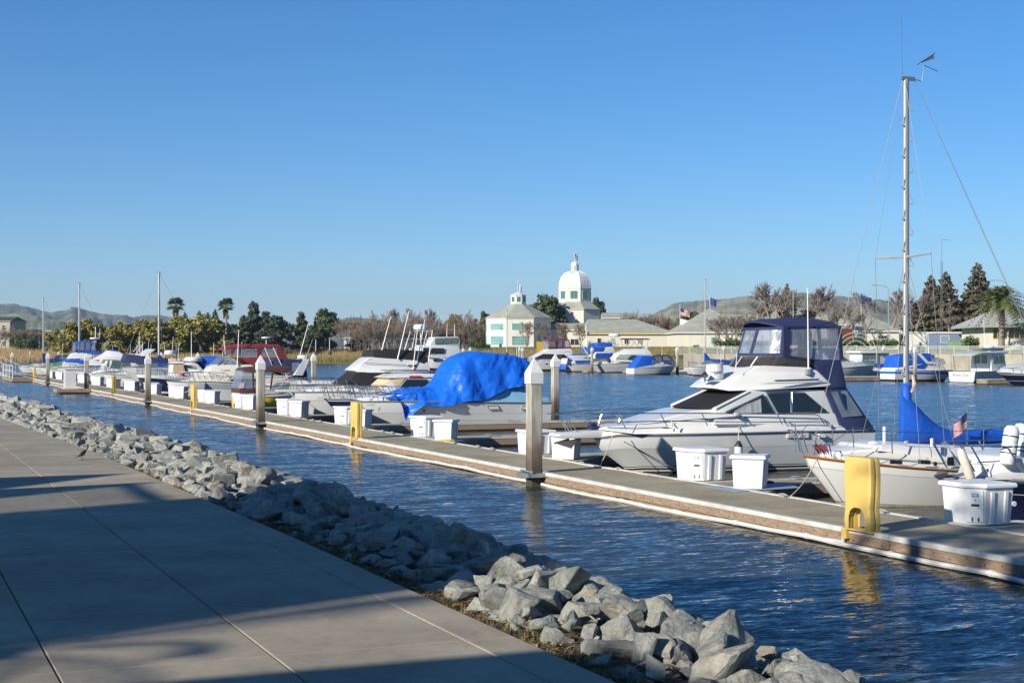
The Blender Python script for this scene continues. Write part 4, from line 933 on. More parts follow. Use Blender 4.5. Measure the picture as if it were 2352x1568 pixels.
# pulpit and life lines
B.tube('bow_pulpit', steel, [(165, 800, .15), (130, 690, .1), (95, 678, .05), (140, 682, .3), (230, 710, .5), (285, 760, .55), (298, 822, .55)], .3, .014, both=True); B.tube('bow_pulpit', steel, [(200, 812, .35), (212, 712, .42)], .4, .012, both=True)
B.tube('life_line', steel, [(285, 755, .7), (415, 664, .85), (630, 684, 1.1), (855, 692, 1.15), (1145, 668, 1.1), (1240, 664, 1.0), (1500, 672, .9)], 1., .007, both=True)
for px, y0, y1 in ((415, 664, 770), (630, 684, 805), (1142, 668, 860)): B.tube('stanchion', steel, [(px, y0), (px+6, y1)], 1.1, .012, both=True)
m = MB()
for i in range(5):
    a = B.q((205+i*12, 760+(i % 2)*12), .4); c = B.q((215+i*14, 815), .4); m.add([(a[0]-.06, -.42, a[1]), (a[0]+.08, -.36, a[1]+.04), (c[0]+.08, -.4, c[1]), (c[0]-.02, -.46, c[1]+.05)], [(0, 1, 2, 3)])
m.build('life_vest_bundle', M('faded_red_fabric', (.60, .20, .20), .8, var=.15), B.r, nrm=False)
# ensign
def us_flag(root, name, ox, oy, oz, w, h, droop, parent, amp=.04, dirx=1.):
    nx_, ny_ = 14, 13; m = MB()
    for j in range(ny_+1):
        for i in range(nx_+1):
            u = i/nx_; v = j/ny_
            m.v.append((ox+dirx*u*w*(1-.25*droop), oy+amp*math.sin(u*7+v*1.5)*u, oz-v*h-droop*u*w*.8))
    for j in range(ny_):
        for i in range(nx_):
            a = j*(nx_+1)+i; m.f.append((a, a+1, a+nx_+2, a+nx_+1)); m.m.append(2 if (i < 6 and j < 7) else (0 if j % 2 == 0 else 1))
    return m.build(name, [M('flag_red', (.35, .02, .03), .8), M('flag_white', (.6, .58, .56), .8), M('flag_blue', (.02, .03, .12), .8)], parent, smooth=1., nrm=False)
fx, fz = B.q((988, 575), 0); fl = empty('flag_staff', (B.X0+fx, YS-.4, 0), 'small american flag on a short staff above the blue sail cover', 'flag')
m = MB(); m.tube([(-.02, 0, fz-1.2), (0, 0, fz+.15)], .01, 5); m.build('staff', steel, fl); us_flag(None, 'flag', 0, 0, fz+.02, .42, .36, .75, fl, .05, -1.)
SAIL = B
# ---------------------------------------------------------------- 3 navy runabout at the right edge
B = Boat('navy_runabout', 'white-decked runabout with navy blue hull, bow at the right edge behind the dock box', 23.6, R3, (680, 640))
B.hull([(690, 655), (1100, 662), (1600, 668), (2400, 640), (3400, 600)], [(900, 780), (1080, 900), (1250, 1098)], 1.2, [navyh, gel, gelg, antif], [(.06, 1), (.22, 0), (.235, 1), (.62, 0), (.75, 2), (1, 3)], flb=.55, tr=.95, rub=rubber)
B.loft('foredeck', gel, [(760, 630, .2), (1000, 590, .4), (1200, 520, .6), (1461, 400, .85), (1900, 330, .95), (2600, 330, 1.0), (2600, 640, 1.05), (1200, 650, .8)], .8, bev=.06)
B.loft('hatch_hood', gel, [(950, 575), (955, 520), (1000, 475), (1060, 470), (1170, 500), (1198, 560)], .2, bev=.04)
B.tube('bow_rail', steel, [(655, 240, .1), (900, 255, .5), (1250, 262, .85), (1900, 262, 1.1), (2600, 262, 1.15)], .8, .018, both=True)
for a in ((720, 250, 885, 550, .4), (845, 258, 1025, 575, .55), (1262, 270, 1480, 590, .9), (1800, 262, 1950, 560, 1.05)): B.tube('stanchion', steel, [(a[0], a[1], a[4]), (a[2], a[3], a[4])], a[4], .016, both=True)
for k, (px, py) in enumerate(((1290, 270), (1400, 240))):
    x, z = B.q((px, py), .75-.5*k); m = MB(); pr = [(.03, .42), (.10, .4), (.145, .33), (.15, .1), (.142, .08), (.15, .06), (.15, -.2), (.13, -.32), (.04, -.37)]; m.lathe(pr, (0, 0, 0), 14); o = m.build('fender', whiteplas, B.r, smooth=.7); o.location = (x, -.75+.5*k, z); o.rotation_euler = (0, .18, 0)
    m2 = MB(); m2.lathe([(.152, -.005), (.157, 0), (.152, .02)], (0, 0, .2), 14); m2.lathe([(.152, -.005), (.157, 0), (.152, .02)], (0, 0, -.12), 14); m2.build('strap', blackp, o)
x, z = B.q((665, 480), .3); m = MB(); m.lathe([(.03, .36), (.06, .33), (.085, .25), (.09, -.2), (.07, -.3), (.02, -.34)], (0, 0, 0), 12); o = m.build('fender', M('cream_fender', (.75, .62, .50), .6), B.r, smooth=.7); o.location = (x, -.6, z); o.rotation_euler = (0, -.42, 0)
m = MB(); x, z = B.q((470, 600), 0); m.tube([(x, 0, z), (x+.35, 0, z-.02), (x+1.0, 0, z+.1)], [.05, .03, .02], 6); m.add([(x-.15, -.02, z), (x+.1, -.16, z+.08), (x+.12, .16, z+.08), (x+.05, 0, z-.12)], [(0, 1, 3), (0, 3, 2), (1, 2, 3), (0, 2, 1)]); m.build('anchor', dsteel, B.r)
x, z = B.q((1325, 925), .62); m = MB(); m.lathe([(.05, 0), (.05, .02), (.02, .02)], (0, 0, 0), 12); o = m.build('through_hull', gel, B.r); o.location = (x, -.66, z); o.rotation_euler = (RAD(90), 0, 0)
# ---------------------------------------------------------------- boats farther along the dock
wirem = M('rigging_wire', (.20, .22, .24), .6)
RW = [(.06, 1), (.22, 0), (.235, 2), (.62, 0), (.70, 3), (1, 4)]
HM = [hullw, gel, stripeg, boot, antif]
# blue-tarped boat
B = Boat('tarped_boat', 'white cabin boat shrouded in a big wrinkled bright blue tarpaulin', 62.3, Z3, (655, 735))
B.hull([(660, 738), (1000, 738), (1500, 744), (2245, 748)], [(700, 800), (770, 870), (850, 912)], 1.65, HM, [(.05, 1), (.30, 0), (.31, 2), (.64, 0), (.7, 3), (1, 4)], flb=.5, tr=.95)
B.loft('trunk_cabin', gel, [(690, 722, .3), (760, 705, .5), (950, 690, .7), (1090, 680, .8), (1400, 675, .9), (1400, 745, 1.0), (800, 740, .7)], 1., bev=.05)
palec = M('pale_blue_canvas', (.20, .42, .60), .7, var=.15, scale=2)
B.loft('cockpit_cover', palec, [(1500, 745, 1.5), (1660, 660, 1.3), (1900, 618, 1.2), (2080, 620, 1.2), (2150, 700, 1.35), (2240, 712, 1.45), (2240, 748, 1.55)], 1.4, bev=.05)
tarpm = M('tarpaulin_blue', (.005, .10, .60), .38, var=.12, scale=3, bump=.9, bscale=7.5, bdist=.06, col2=(.01, .15, .70))
def crinkle(m):
    n = m.node_tree.nodes; l = m.node_tree.links; bp = [q for q in n if q.type == 'BUMP'][0]; mp = [q for q in n if q.type == 'MAPPING'][0]
    nz_ = n.new('ShaderNodeTexNoise'); nz_.inputs['Scale'].default_value = 1.6; nz_.inputs['Detail'].default_value = 3; l.new(mp.outputs[0], nz_.inputs['Vector'])
    mx_ = n.new('ShaderNodeMix'); mx_.data_type = 'VECTOR'; mx_.inputs[0].default_value = .28; l.new(mp.outputs[0], mx_.inputs[4]); l.new(nz_.outputs['Color'], mx_.inputs[5])
    vo = n.new('ShaderNodeTexVoronoi'); vo.inputs['Scale'].default_value = 4.0; l.new(mx_.outputs[1], vo.inputs['Vector'])
    b2 = n.new('ShaderNodeBump'); b2.inputs['Strength'].default_value = .35; b2.inputs['Distance'].default_value = .07; l.new(vo.outputs['Distance'], b2.inputs['Height'])
    l.new(b2.outputs[0], bp.inputs['Normal']); bp.inputs['Strength'].default_value = .35
crinkle(tarpm)
TOP = [(905, 690), (960, 678), (1020, 660), (1090, 632), (1200, 625), (1290, 628), (1340, 590), (1380, 550), (1420, 480), (1480, 400), (1530, 366), (1640, 339), (1720, 343), (1850, 358), (2010, 380), (2050, 410), (2072, 440)]
BOT = [(905, 712), (985, 730), (1000, 790), (1022, 900), (1050, 868), (1090, 830), (1170, 762), (1220, 778), (1340, 778), (1470, 745), (1530, 735), (1640, 735), (1720, 690), (1860, 632), (1960, 615), (2045, 622), (2072, 560)]
HWD = [(905, .7), (960, 1.1), (1000, 1.42), (1090, 1.55), (1290, 1.66), (1500, 1.66), (1640, 1.52), (1860, 1.36), (2000, 1.32), (2072, 1.2)]
m = MB(); NX, NY = 96, 44; random.seed(2)
for i in range(NX+1):
    px = 905+(2072-905)*i/NX; hw = interp(HWD, px)
    ct = B.q((px, interp(TOP, px)), .45); cb2 = B.q((px, interp(BOT, px)), hw+.12)
    x = ct[0]; zt = ct[1]; zbm = min(cb2[1], zt-.05); far_b = min(.95, zt-.1)
    for j in range(NY+1):
        v = j/NY*2-1; a = abs(v); zb_ = zbm if v < 0 else far_b
        # flat-ish roof over the frame, then falling cloth
        wt = min(hw*.7, .55+.35*min(1, max(0, zt-1.6)))   # half breadth of the frame under the cloth
        if a < .42: yy = a/.42*wt; zz = zt-(.08*(a/.42)**2)
        else:
            s_ = (a-.42)/.58; yy = wt+(hw+.1-wt)*s_**.75; zz = zt-.08-(zt-.08-zb_)*s_**1.1
        n1 = noise.noise(Vector((x*.8+zz*.5, yy*1.0, zz*.7)))*.045 + noise.noise(Vector((x*2.6+zz*1.6, yy*2.2, zz*1.1)))*.03 + (1-abs(noise.noise(Vector((x*3.2-zz*2.6, yy*.9, 4+zz*.6)))))**5*.05
        sf = max(0, a-.25); fold = (abs(math.sin((x*1.35+zz*.3)*2.0))-.6)*.17*sf+(abs(math.sin((x*3.9-zz*.5)))-.6)*.04*sf
        yo = (yy+max(0, n1*.9)*(a > .3)+n1*.4+fold)*math.copysign(1, v)
        m.v.append((x+n1*.4, yo, zz+n1*.7*(1-a)))
for i in range(NX):
    for j in range(NY): a = i*(NY+1)+j; m.f.append((a, a+1, a+NY+2, a+NY+1)); m.m.append(0)
m.build('tarpaulin', tarpm, B.r, smooth=.75)
B.rail(None, .62, 9, t1=.42, lean=.3, mid=True)
B.panel('hull_vent', gelg, [(1745, 775), (1830, 772), (1838, 800), (1755, 802)], 1.6, th=.03, rim=steel); B.panel('hull_vent', gelg, [(2020, 775), (2100, 772), (2100, 800), (2010, 802)], 1.6, th=.03, rim=steel)
x, z = B.q((1240, 812), 1.5); m = MB(); m.lathe([(.05, 0), (.05, .02)], (0, 0, 0), 8); o = m.build('through_hull', blackp, B.r); o.location = (x, -1.5, z); o.rotation_euler = (RAD(90), 0, 0)
B.letters('CF 4334 F', (785, 760), 12, .9, letm)
# navy-bowed pilot house boat
B = Boat('pilothouse_boat', 'navy-hulled pilot house boat with tan windshield cover, bow rail beside the blue tarp', 67.6, Z3, (410, 710))
B.hull([(450, 720), (700, 722), (1100, 735), (1700, 745)], [(500, 780), (560, 830), (620, 880)], 1.5, [navyh, gel, stripeg, boot, antif], RW, flb=.55)
B.loft('pulpit', gel, [(405, 705), (420, 698), (560, 705), (640, 715), (640, 730), (420, 714)], .2, bev=.02)
B.loft('trunk_cabin', gel, [(640, 720, .5), (720, 690, .8), (900, 650, 1.0), (1000, 660, 1.1), (1420, 620, 1.2), (1420, 740, 1.25), (700, 735, .9)], 1., bev=.05)
hs_ = B.loft('pilot_house', gel, [(908, 632, 1.0), (985, 552, .92), (1400, 545, .95), (1420, 640, 1.1), (1000, 668, 1.1)], 1., bev=.03)
B.loft('windshield_cover', tanc, [(900, 630, .98), (980, 552, .92), (1088, 555, .98), (1010, 660, 1.08)], 1., hs_, bev=.01)
B.panel('side_window', glassd, [(1032, 640, 1.09), (1098, 562, .99), (1268, 562, .99), (1308, 622, 1.07)], 1., hs_, th=.03, rim=gel)
B.loft('roof', gel, [(940, 550, 1.0), (1010, 522, .9), (1200, 515, .9), (1400, 522, .95), (1420, 546, 1.02), (960, 554, 1.0)], 1., bev=.03)
B.tube('roof_rack', steel, [(1010, 505), (1120, 495), (1390, 497), (1400, 520)], .8, .018, both=True)
B.panel('roof_light', redp, [(1120, 534), (1215, 533), (1215, 548), (1125, 549)], 1.0, th=.06)
B.rail(None, .62, 10, t1=.5, lean=.3, mid=True, mat=dsteel)
# convertible with black covers
B = Boat('sportfisher', 'white flybridge convertible with black canvas covers, tall antennas and outriggers', 72.6, Z3, (60, 655))
B.hull([(185, 665), (500, 662), (900, 668), (1500, 690), (1800, 692)], [(230, 740), (280, 800), (330, 845)], 1.75, HM, RW, flb=.55, tr=.95)
B.loft('pulpit', gel, [(60, 655), (80, 645), (300, 642), (420, 655), (420, 668), (70, 664)], .22, bev=.02)
B.loft('trunk_cabin', gel, [(250, 650, .4), (400, 628, .8), (610, 606, 1.1), (1500, 610, 1.4), (1500, 690, 1.45), (400, 668, .9)], 1.1, bev=.05)
hs_ = B.loft('deck_house', gel, [(606, 606, 1.05), (725, 502, 1.0), (1400, 505, 1.15), (1420, 640, 1.35), (880, 640, 1.3)], 1.1, bev=.04)
B.loft('window_cover', blackc, [(600, 605, 1.07), (722, 503, 1.02), (1012, 516, 1.1), (1008, 590, 1.28), (880, 614, 1.28)], 1.1, hs_, bev=.01)
fbr = B.loft('flybridge', gel, [(676, 490, .8), (735, 448, .85), (800, 402, .95), (830, 384, .95), (1262, 412, 1.1), (1290, 470, 1.2), (1290, 505, 1.25), (1000, 512, 1.25), (720, 508, 1.0)], 1.1, bev=.05)
B.tube('stripe', letm, [(760, 430, 1.0), (1100, 448, 1.13)], 1., .012, fbr); B.panel('name_plate', blackp, [(1115, 446), (1182, 446), (1182, 460), (1115, 460)], 1.13, fbr, th=.02); B.letters('CARVER', (1120, 449), 8, 1.14, gel)
B.tube('brow_rail', steel, [(895, 490), (1270, 488)], 1.28, .02)
B.loft('bridge_cover', blackc, [(832, 382, 1.0), (840, 336, .9), (960, 320, .85), (1090, 328, .9), (1250, 336, .95), (1300, 345, 1.0), (1275, 420, 1.12), (1262, 455, 1.15), (1180, 412, 1.1)], 1., bev=.04)
B.loft('cockpit_cover', blackc, [(1280, 470, 1.15), (1390, 478, 1.15), (1400, 510, 1.2), (1290, 508, 1.2)], 1.1, bev=.03)
for a in ((905, 330, 975, 65, .9, .03), (1030, 402, 1120, 20, 1.1, .035), (1085, 330, 1132, 180, .5, .028), (1140, 340, 1172, 182, .4, .028), (1152, 490, 1190, 150, 1.2, .028), (1188, 412, 1248, 85, 1.1, .032), (1210, 415, 1268, 170, .7, .032), (1270, 466, 1308, 170, 1.1, .034)): B.whip(a[:2], a[2:4], a[4], a[5])
m = MB()
for y_ in (175, 240, 310, 380):
    a = B.q((1308-(y_-170)*.13, y_), 1.1); m.tube([(a[0], -1.1, a[1]), (a[0]-.8, -.5, a[1])], .02, 5); m.tube([(a[0]-.8, -.5, a[1]), (a[0]-1.6, -.4, a[1])], .016, 5)
m.build('tower_rung', steel, B.r, nrm=False)
radome(B, (1216, 172), .38, .3, .4)
x, z = B.q((1216, 190), .4); m = MB(); m.tube([(x, -.4, z-1.8), (x, -.4, z)], .04, 6); m.build('radar_post', gel, B.r)
B.rail(None, .65, 9, t1=.45, lean=.3, mid=True)
radome(B, (1385, 425), .45, .22, .2)
# small boat with yellow hull and brown bimini
B = Boat('yellow_boat', 'small boat with bright yellow hull and brown bimini canopy behind the second pile', 82.4, Z5, (1645, 1255))
yel = M('yellow_hull', (.78, .50, .02), .25, var=.06, coat=.4)
B.hull([(1645, 1258), (1400, 1262), (1200, 1262), (985, 1262)], [(1610, 1310), (1560, 1370)], 1.15, [yel, gel2, stripeg, boot, antif], RW, flb=.5, rub=gel2)
B.loft('foredeck', gel2, [(1640, 1254, .1), (1600, 1215, .5), (1500, 1190, .8), (1365, 1180, .95), (990, 1200, 1.0), (985, 1262, 1.05), (1400, 1262, .95)], .9, bev=.05)
tp = B.loft('bimini_top', brownc, [(1025, 938, 1.0), (1050, 905, .85), (1300, 885, .8), (1560, 880, .85), (1622, 900, .95), (1625, 935, 1.0), (1500, 958, 1.02), (1140, 972, 1.04)], 1., bev=.04)
B.loft('side_curtain', vinyl, [(1030, 940, 1.0), (1140, 970, 1.03), (1150, 1170, 1.05), (990, 1168, 1.05)], 1., tp, bev=0)
B.panel('canvas_band', brownc, [(1140, 965), (1165, 965), (1165, 1175), (1148, 1175)], 1.04, tp, th=.03); B.panel('canvas_band', brownc, [(1390, 955), (1412, 955), (1380, 1175), (1360, 1175)], 1.04, tp, th=.03)
B.loft('apron', brownc, [(985, 1168, 1.06), (1245, 1168, 1.06), (1245, 1228, 1.06), (980, 1225, 1.06)], 1.05, bev=.02)
for a in ((1510, 960, 1550, 1160), (1620, 930, 1660, 1130), (1600, 960, 1500, 1150)): B.tube('bimini_brace', dsteel, [a[:2], a[2:]], .95, .014)
B.loft('windshield', vinyl, [(1440, 1180, .8), (1530, 1100, .7), (1620, 1090, .6), (1600, 1210, .55)], .8, bev=0)
B.panel('sign', M('pink_sign', (.70, .42, .45), .7), [(990, 1098), (1045, 1090), (1035, 1160), (982, 1165)], 1.07, th=.02)
B.letters('CF 3487 MT', (1400, 1268), 14, 1.02, letm)
# cruiser with white radar arch
B = Boat('arch_cruiser', 'cream express cruiser with white raked radar arch and navy canvas, behind the brown bimini', 87.2, Z5, (1250, 1130))
B.hull([(1250, 1140), (1600, 1120), (2000, 1120), (2300, 1122)], [(1300, 1200), (1350, 1260)], 1.5, HM, RW)
B.loft('trunk_cabin', gel2, [(1300, 1120, .4), (1450, 1085, .9), (1640, 1070, 1.1), (1850, 1060, 1.2), (2250, 1075, 1.3), (2250, 1122, 1.35), (1400, 1130, .9)], 1.1, bev=.05)
B.loft('windshield', glassg, [(1620, 1090, 1.0), (1690, 1030, .9), (1780, 1000, .95), (1840, 1070, 1.15)], 1., bev=.01)
B.loft('canvas_top', navyc, [(1368, 860, 1.0), (1420, 800, .9), (1560, 792, .9), (1790, 805, 1.0), (1850, 1060, 1.3), (1800, 1060, 1.3), (1740, 830, 1.0), (1640, 830, 1.0), (1640, 960, 1.15), (1500, 960, 1.1), (1370, 900, 1.0)], 1., bev=.03)
B.panel('canvas_window', vinyl, [(1640, 840), (1730, 835), (1735, 960), (1640, 960)], 1.12, th=.02)
B.loft('radar_arch', gel, [(1665, 1000, 1.35), (1790, 810, 1.15), (1800, 797, 1.1), (1856, 797, 1.1), (1850, 830, 1.15), (1775, 1005, 1.35)], 1.2, bev=.03)
radome(B, (1775, 795), .32, .22, .3); B.whip((1730, 790), (1845, 350), 1.0, .028); B.whip((1815, 795), (1905, 535), .8, .035)
B.whip((1300, 655), (1395, 885), 1.0, .028); B.whip((1405, 655), (1620, 1110), 1.0, .032)
# maroon-canvas cruiser
B = Boat('maroon_canvas_cruiser', 'cream express cruiser with a tall maroon red canvas enclosure', 96.8, Z5, (312, 1085))
B.hull([(312, 1088), (600, 1080), (1000, 1100), (1850, 1118)], [(360, 1160), (420, 1250), (490, 1345)], 1.7, [hullw, gel, stripeg, boot, antif], [(.05, 1), (.26, 2), (.66, 0), (.72, 3), (1, 4)], flb=.55)
B.loft('deck_moulding', gel2, [(330, 1080, .2), (420, 1030, .6), (560, 1010, 1.0), (640, 1000, 1.2), (1250, 1000, 1.5), (1850, 1010, 1.6), (1850, 1118, 1.65), (900, 1100, 1.4)], 1.2, bev=.06)
cm_ = B.loft('coaming', gel2, [(560, 1008, 1.0), (640, 895, .95), (700, 862, .95), (1130, 868, 1.2), (1182, 892, 1.3), (1250, 1010, 1.45)], 1.2, bev=.05)
B.panel('hull_window', glassd, [(850, 1075, 1.55), (905, 1045, 1.5), (1250, 1045, 1.52), (1230, 1078, 1.57)], 1.5, th=.03, rim=steel)
B.loft('windshield', vinyl, [(682, 862, .95), (790, 752, .8), (868, 752, .9), (1012, 862, 1.2)], 1., cm_, bev=0)
for a in ((682, 862, 790, 752), (780, 862, 868, 752), (868, 752, 1010, 862)): B.tube('screen_frame', dsteel, [a[:2], a[2:]], 1.05, .025, cm_)
tp = B.loft('canvas_top', maroon, [(795, 660, .9), (880, 625, .85), (1020, 606, .8), (1250, 610, .85), (1480, 612, .95), (1500, 650, 1.1), (1240, 655, 1.12), (900, 668, 1.05), (800, 690, .95)], 1., bev=.05)
B.loft('side_canvas', maroon, [(985, 780, 1.2), (1205, 782, 1.22), (1250, 780, 1.22), (1455, 775, 1.22), (1575, 785, 1.25), (1860, 1080, 1.45), (1240, 892, 1.35), (1130, 868, 1.3)], 1.2, tp, bev=.02)
B.panel('canvas_window', vinyl, [(912, 672), (1202, 664), (1202, 778), (1000, 780), (905, 720)], 1.13, tp); B.panel('canvas_window', vinyl, [(1256, 664), (1448, 662), (1448, 775), (1258, 778)], 1.13, tp)
B.panel('canvas_window', vinyl, [(800, 690), (875, 672), (875, 738), (805, 742)], 1.05, tp)
for a in ((1205, 650, 1255, 650, 1255, 785, 1205, 785), (1448, 640, 1490, 640, 1590, 790, 1450, 785), (876, 665, 912, 665, 905, 740, 878, 745)): B.panel('canvas_band', maroon, [a[:2], a[2:4], a[4:6], a[6:]], 1.14, tp, th=.025)
B.loft('far_canvas', maroon, [(900, 700, .3), (1480, 660, .3), (1560, 780, .3), (1000, 800, .3)], .3, tp, bev=0) if False else None
B.whip((955, 880), (975, 430), 1.2, .035); B.whip((805, 740), (795, 568), .9, .03); B.rail(None, .6, 9, t1=.5, lean=.3)
B.letters('CF 6784GL', (748, 926), 17, 1.14, letm); x, z = B.q((1318, 600), 0); m = MB(); m.tube([(x, 0, z-.3), (x, 0, z+.3)], .03, 6); m.lathe([(.1, .3), (.32, .34), (.3, .4), (.05, .42)], (x, 0, z), 12); m.build('antenna_disc', gel, B.r)
# navy work boat
B = Boat('navy_workboat', 'navy-hulled work boat with white house, tan front cover and radar', 116.8, L5, (650, 1040))
B.hull([(650, 1042), (900, 1050), (1300, 1085), (1750, 1130), (2300, 1140)], [(690, 1180), (740, 1290), (800, 1400)], 1.5, [navyh, gel, stripeg, gel, antif], [(.09, 1), (.62, 0), (.70, 3), (1, 4)], flb=.5, rub=gel)
hs_ = B.loft('wheel_house', gel, [(1430, 1060, 1.1), (1445, 800, 1.0), (1480, 780, 1.0), (1900, 785, 1.05), (2050, 1090, 1.2)], 1., bev=.04)
B.panel('front_cover', tanc, [(1432, 965), (1448, 800), (1672, 800), (1664, 972)], 1.06, hs_, th=.04); B.panel('side_window', glassd, [(1690, 960), (1692, 800), (1850, 800), (1950, 962)], 1.08, hs_, th=.03)
B.loft('roof', gel, [(1430, 790, 1.1), (1500, 742, .9), (1840, 755, .95), (1880, 790, 1.1)], 1., bev=.04); B.loft('roof_edge', brownc, [(1425, 800, 1.12), (1430, 788, 1.12), (1880, 788, 1.12), (1890, 802, 1.12)], 1.1, bev=0)
B.panel('roof_light', redp, [(1680, 750), (1785, 748), (1785, 778), (1680, 780)], 1.0, th=.1)
B.tube('radar_mast', dsteel, [(1530, 740), (1500, 660), (1370, 610)], .2, .05); radome(B, (1376, 600), .42, .36, .2)
B.tube('mast_pole', dsteel, [(1525, 740), (1500, 340)], .3, .03); B.tube('mast_pole', dsteel, [(1530, 740), (1520, 345)], .1, .03)
B.rail(None, .55, 8, t1=.5, lean=.1); x, z = B.q((1630, 1035), 1.3); [MB().lathe([(.02, -.05), (.2, -.08), (.22, .08), (.02, .05)], (x+dx, -1.4, z), 10).build('mooring_buoy', redp, B.r, smooth=.8) for dx in (0, .75)]
# bunched blue cover on a small boat behind
B = Boat('blue_covered_boat', 'small white boat under a bunched bright blue cover, left of the maroon cruiser', 103, Z5, (330, 905))
B.hull([(330, 915), (600, 925), (1000, 930), (1200, 930)], [(360, 980), (400, 1030)], 1.2, HM, RW)
B.loft('boat_cover', bluec, [(440, 850, .5), (500, 780, .7), (560, 762, .8), (680, 758, .9), (770, 772, .9), (800, 800, 1.0), (760, 860, 1.1), (640, 895, 1.1), (580, 925, 1.0), (545, 890, .9)], 1., bev=.12, smooth=1.2)
radome(B, (407, 832), .62, .33, .6); B.whip((381, 775), (381, 455), .5, .028); B.loft('arch', gel, [(352, 870, 1.1), (380, 840, 1.), (450, 850, 1.), (545, 950, 1.1), (500, 970, 1.1), (440, 890, 1.)], 1., bev=.04)
# white sedan flybridge, left
B = Boat('white_sedan', 'white flybridge sedan with large salon windows and blue bridge cover', 146.5, Z4, (880, 880))
B.hull([(885, 892), (1000, 880), (1250, 868), (1560, 862)], [(900, 915), (930, 940)], 1.9, HM, RW)
hs_ = B.loft('salon', gel, [(1000, 870, 1.2), (1032, 752, 1.1), (1255, 748, 1.25), (1345, 850, 1.5), (1340, 870, 1.5)], 1.2, bev=.04)
for p_ in ([(1036, 820), (1052, 765), (1070, 764), (1062, 826)], [(1082, 828), (1090, 764), (1165, 764), (1165, 828)], [(1168, 828), (1168, 764), (1245, 766), (1282, 828)]): B.panel('salon_window', glassg, p_, 1.36, hs_, th=.03)
B.loft('flybridge', gel, [(925, 748, .8), (1015, 700, .9), (1055, 668, .9), (1165, 682, 1.0), (1225, 722, 1.15), (1260, 755, 1.3), (930, 758, 1.1)], 1., bev=.05)
B.loft('bridge_cover', bluec, [(1052, 668, .8), (1085, 660, .75), (1130, 662, .75), (1170, 682, .9)], .8, bev=.03)
B.loft('wing', gelg, [(1245, 750, 1.3), (1275, 755, 1.3), (1350, 815, 1.5), (1470, 828, 1.55), (1470, 842, 1.55), (1330, 838, 1.5)], 1.4, bev=.03); B.loft('foredeck', gel, [(880, 888, .4), (1000, 855, 1.0), (1040, 850, 1.2), (1040, 875, 1.3), (900, 892, .6)], .9, bev=.05)
B.rail(None, .6, 8, t1=.55, lean=.3, mid=True); B.whip((1386, 760), (1390, 580), .8, .03); B.whip((1360, 690), (1358, 490), .4, .03)
# boat with tilted white hard top behind
B = Boat('hardtop_boat', 'boat with a tilted white hard top and navy canvas behind the third pile', 127, Z4, (1180, 800))
B.hull([(1180, 830), (1400, 825), (1700, 822)], [(1210, 860), (1240, 890)], 1.7, HM, RW); B.loft('canvas', navyc, [(1210, 760, 1.), (1230, 700, .9), (1400, 720, 1.), (1490, 735, 1.1), (1640, 745, 1.3), (1640, 790, 1.4), (1230, 790, 1.2)], 1., bev=.03)
B.loft('hard_top', gel, [(1370, 722, 1.2), (1455, 652, .9), (1518, 655, .9), (1425, 725, 1.2)], 1., bev=.02); B.whip((1385, 700), (1390, 580), .8, .03); B.whip((1300, 680), (1360, 600), .6, .04, alum); B.whip((1325, 700), (1390, 610), .6, .04, alum)
# blue-canvas flybridge boat
B = Boat('blue_canvas_flybridge', 'white flybridge boat with bright blue bridge enclosure and windshield cover', 172, L4, (1230, 700))
B.hull([(1235, 890), (1500, 870), (1900, 850), (2400, 845)], [(1270, 950), (1330, 1000)], 2.0, HM, RW)
B.loft('deck_house', gel, [(1400, 860, 1.2), (1430, 755, 1.1), (1500, 680, 1.0), (2040, 690, 1.3), (2350, 830, 1.6), (2300, 860, 1.6)], 1.2, bev=.05)
B.loft('windshield_cover', bluec, [(1425, 752, 1.15), (1498, 684, 1.05), (1752, 690, 1.25), (1740, 775, 1.35)], 1.2, bev=.01)
B.loft('side_cover', bluec, [(1750, 700, 1.34), (1860, 705, 1.36), (1860, 790, 1.42), (1720, 790, 1.4)], 1.35, bev=.01)
B.loft('flybridge', gel, [(1508, 660, .9), (1590, 565, 1.0), (1690, 540, 1.0), (2010, 585, 1.2), (2030, 640, 1.3), (1990, 670, 1.3), (1510, 682, 1.1)], 1.1, bev=.06)
tp = B.loft('bridge_top', bluec, [(1642, 325, 1.0), (1720, 296, .9), (2050, 295, 1.0), (2062, 318, 1.1), (1720, 330, 1.1), (1648, 352, 1.0)], 1., bev=.04)
B.loft('clear_enclosure', vinyl, [(1648, 345, 1.0), (1630, 530, 1.0), (1700, 545, 1.05), (2120, 530, 1.15), (2058, 318, 1.08), (1720, 330, 1.05)], 1., tp, bev=0)
for p_ in ([(1690, 330), (1712, 330), (1690, 540), (1668, 540)], [(1838, 325), (1850, 325), (1850, 540), (1838, 540)], [(1970, 322), (1982, 322), (1985, 535), (1972, 535)], [(1632, 490), (2110, 500), (2122, 530), (1630, 530)]): B.panel('canvas_band', bluec, p_, 1.12, tp, th=.03)
B.loft('aft_cover', bluec, [(1880, 540, 1.2), (2110, 540, 1.25), (2400, 570, 1.3), (2400, 600, 1.3), (2010, 585, 1.3)], 1.2, bev=.03)
for a in ((1955, 555, 2080, 300), (2010, 555, 2110, 300)): B.tube('ladder_tower', steel, [a[:2], a[2:]], .8, .045, both=True)
radome(B, (2070, 260), .5, .22, .2); B.tube('mast_pole', gel, [(2093, 300), (2093, -20)], .2, .05); B.whip((2170, 250), (2190, 20), .8, .03); B.rail(None, .65, 9, t1=.5, lean=.3, mid=True)
for a in ((2110, 570, 2400, 250), (2150, 590, 2420, 290)): B.whip(a[:2], a[2:], .7, .045, alum, 'outrigger')
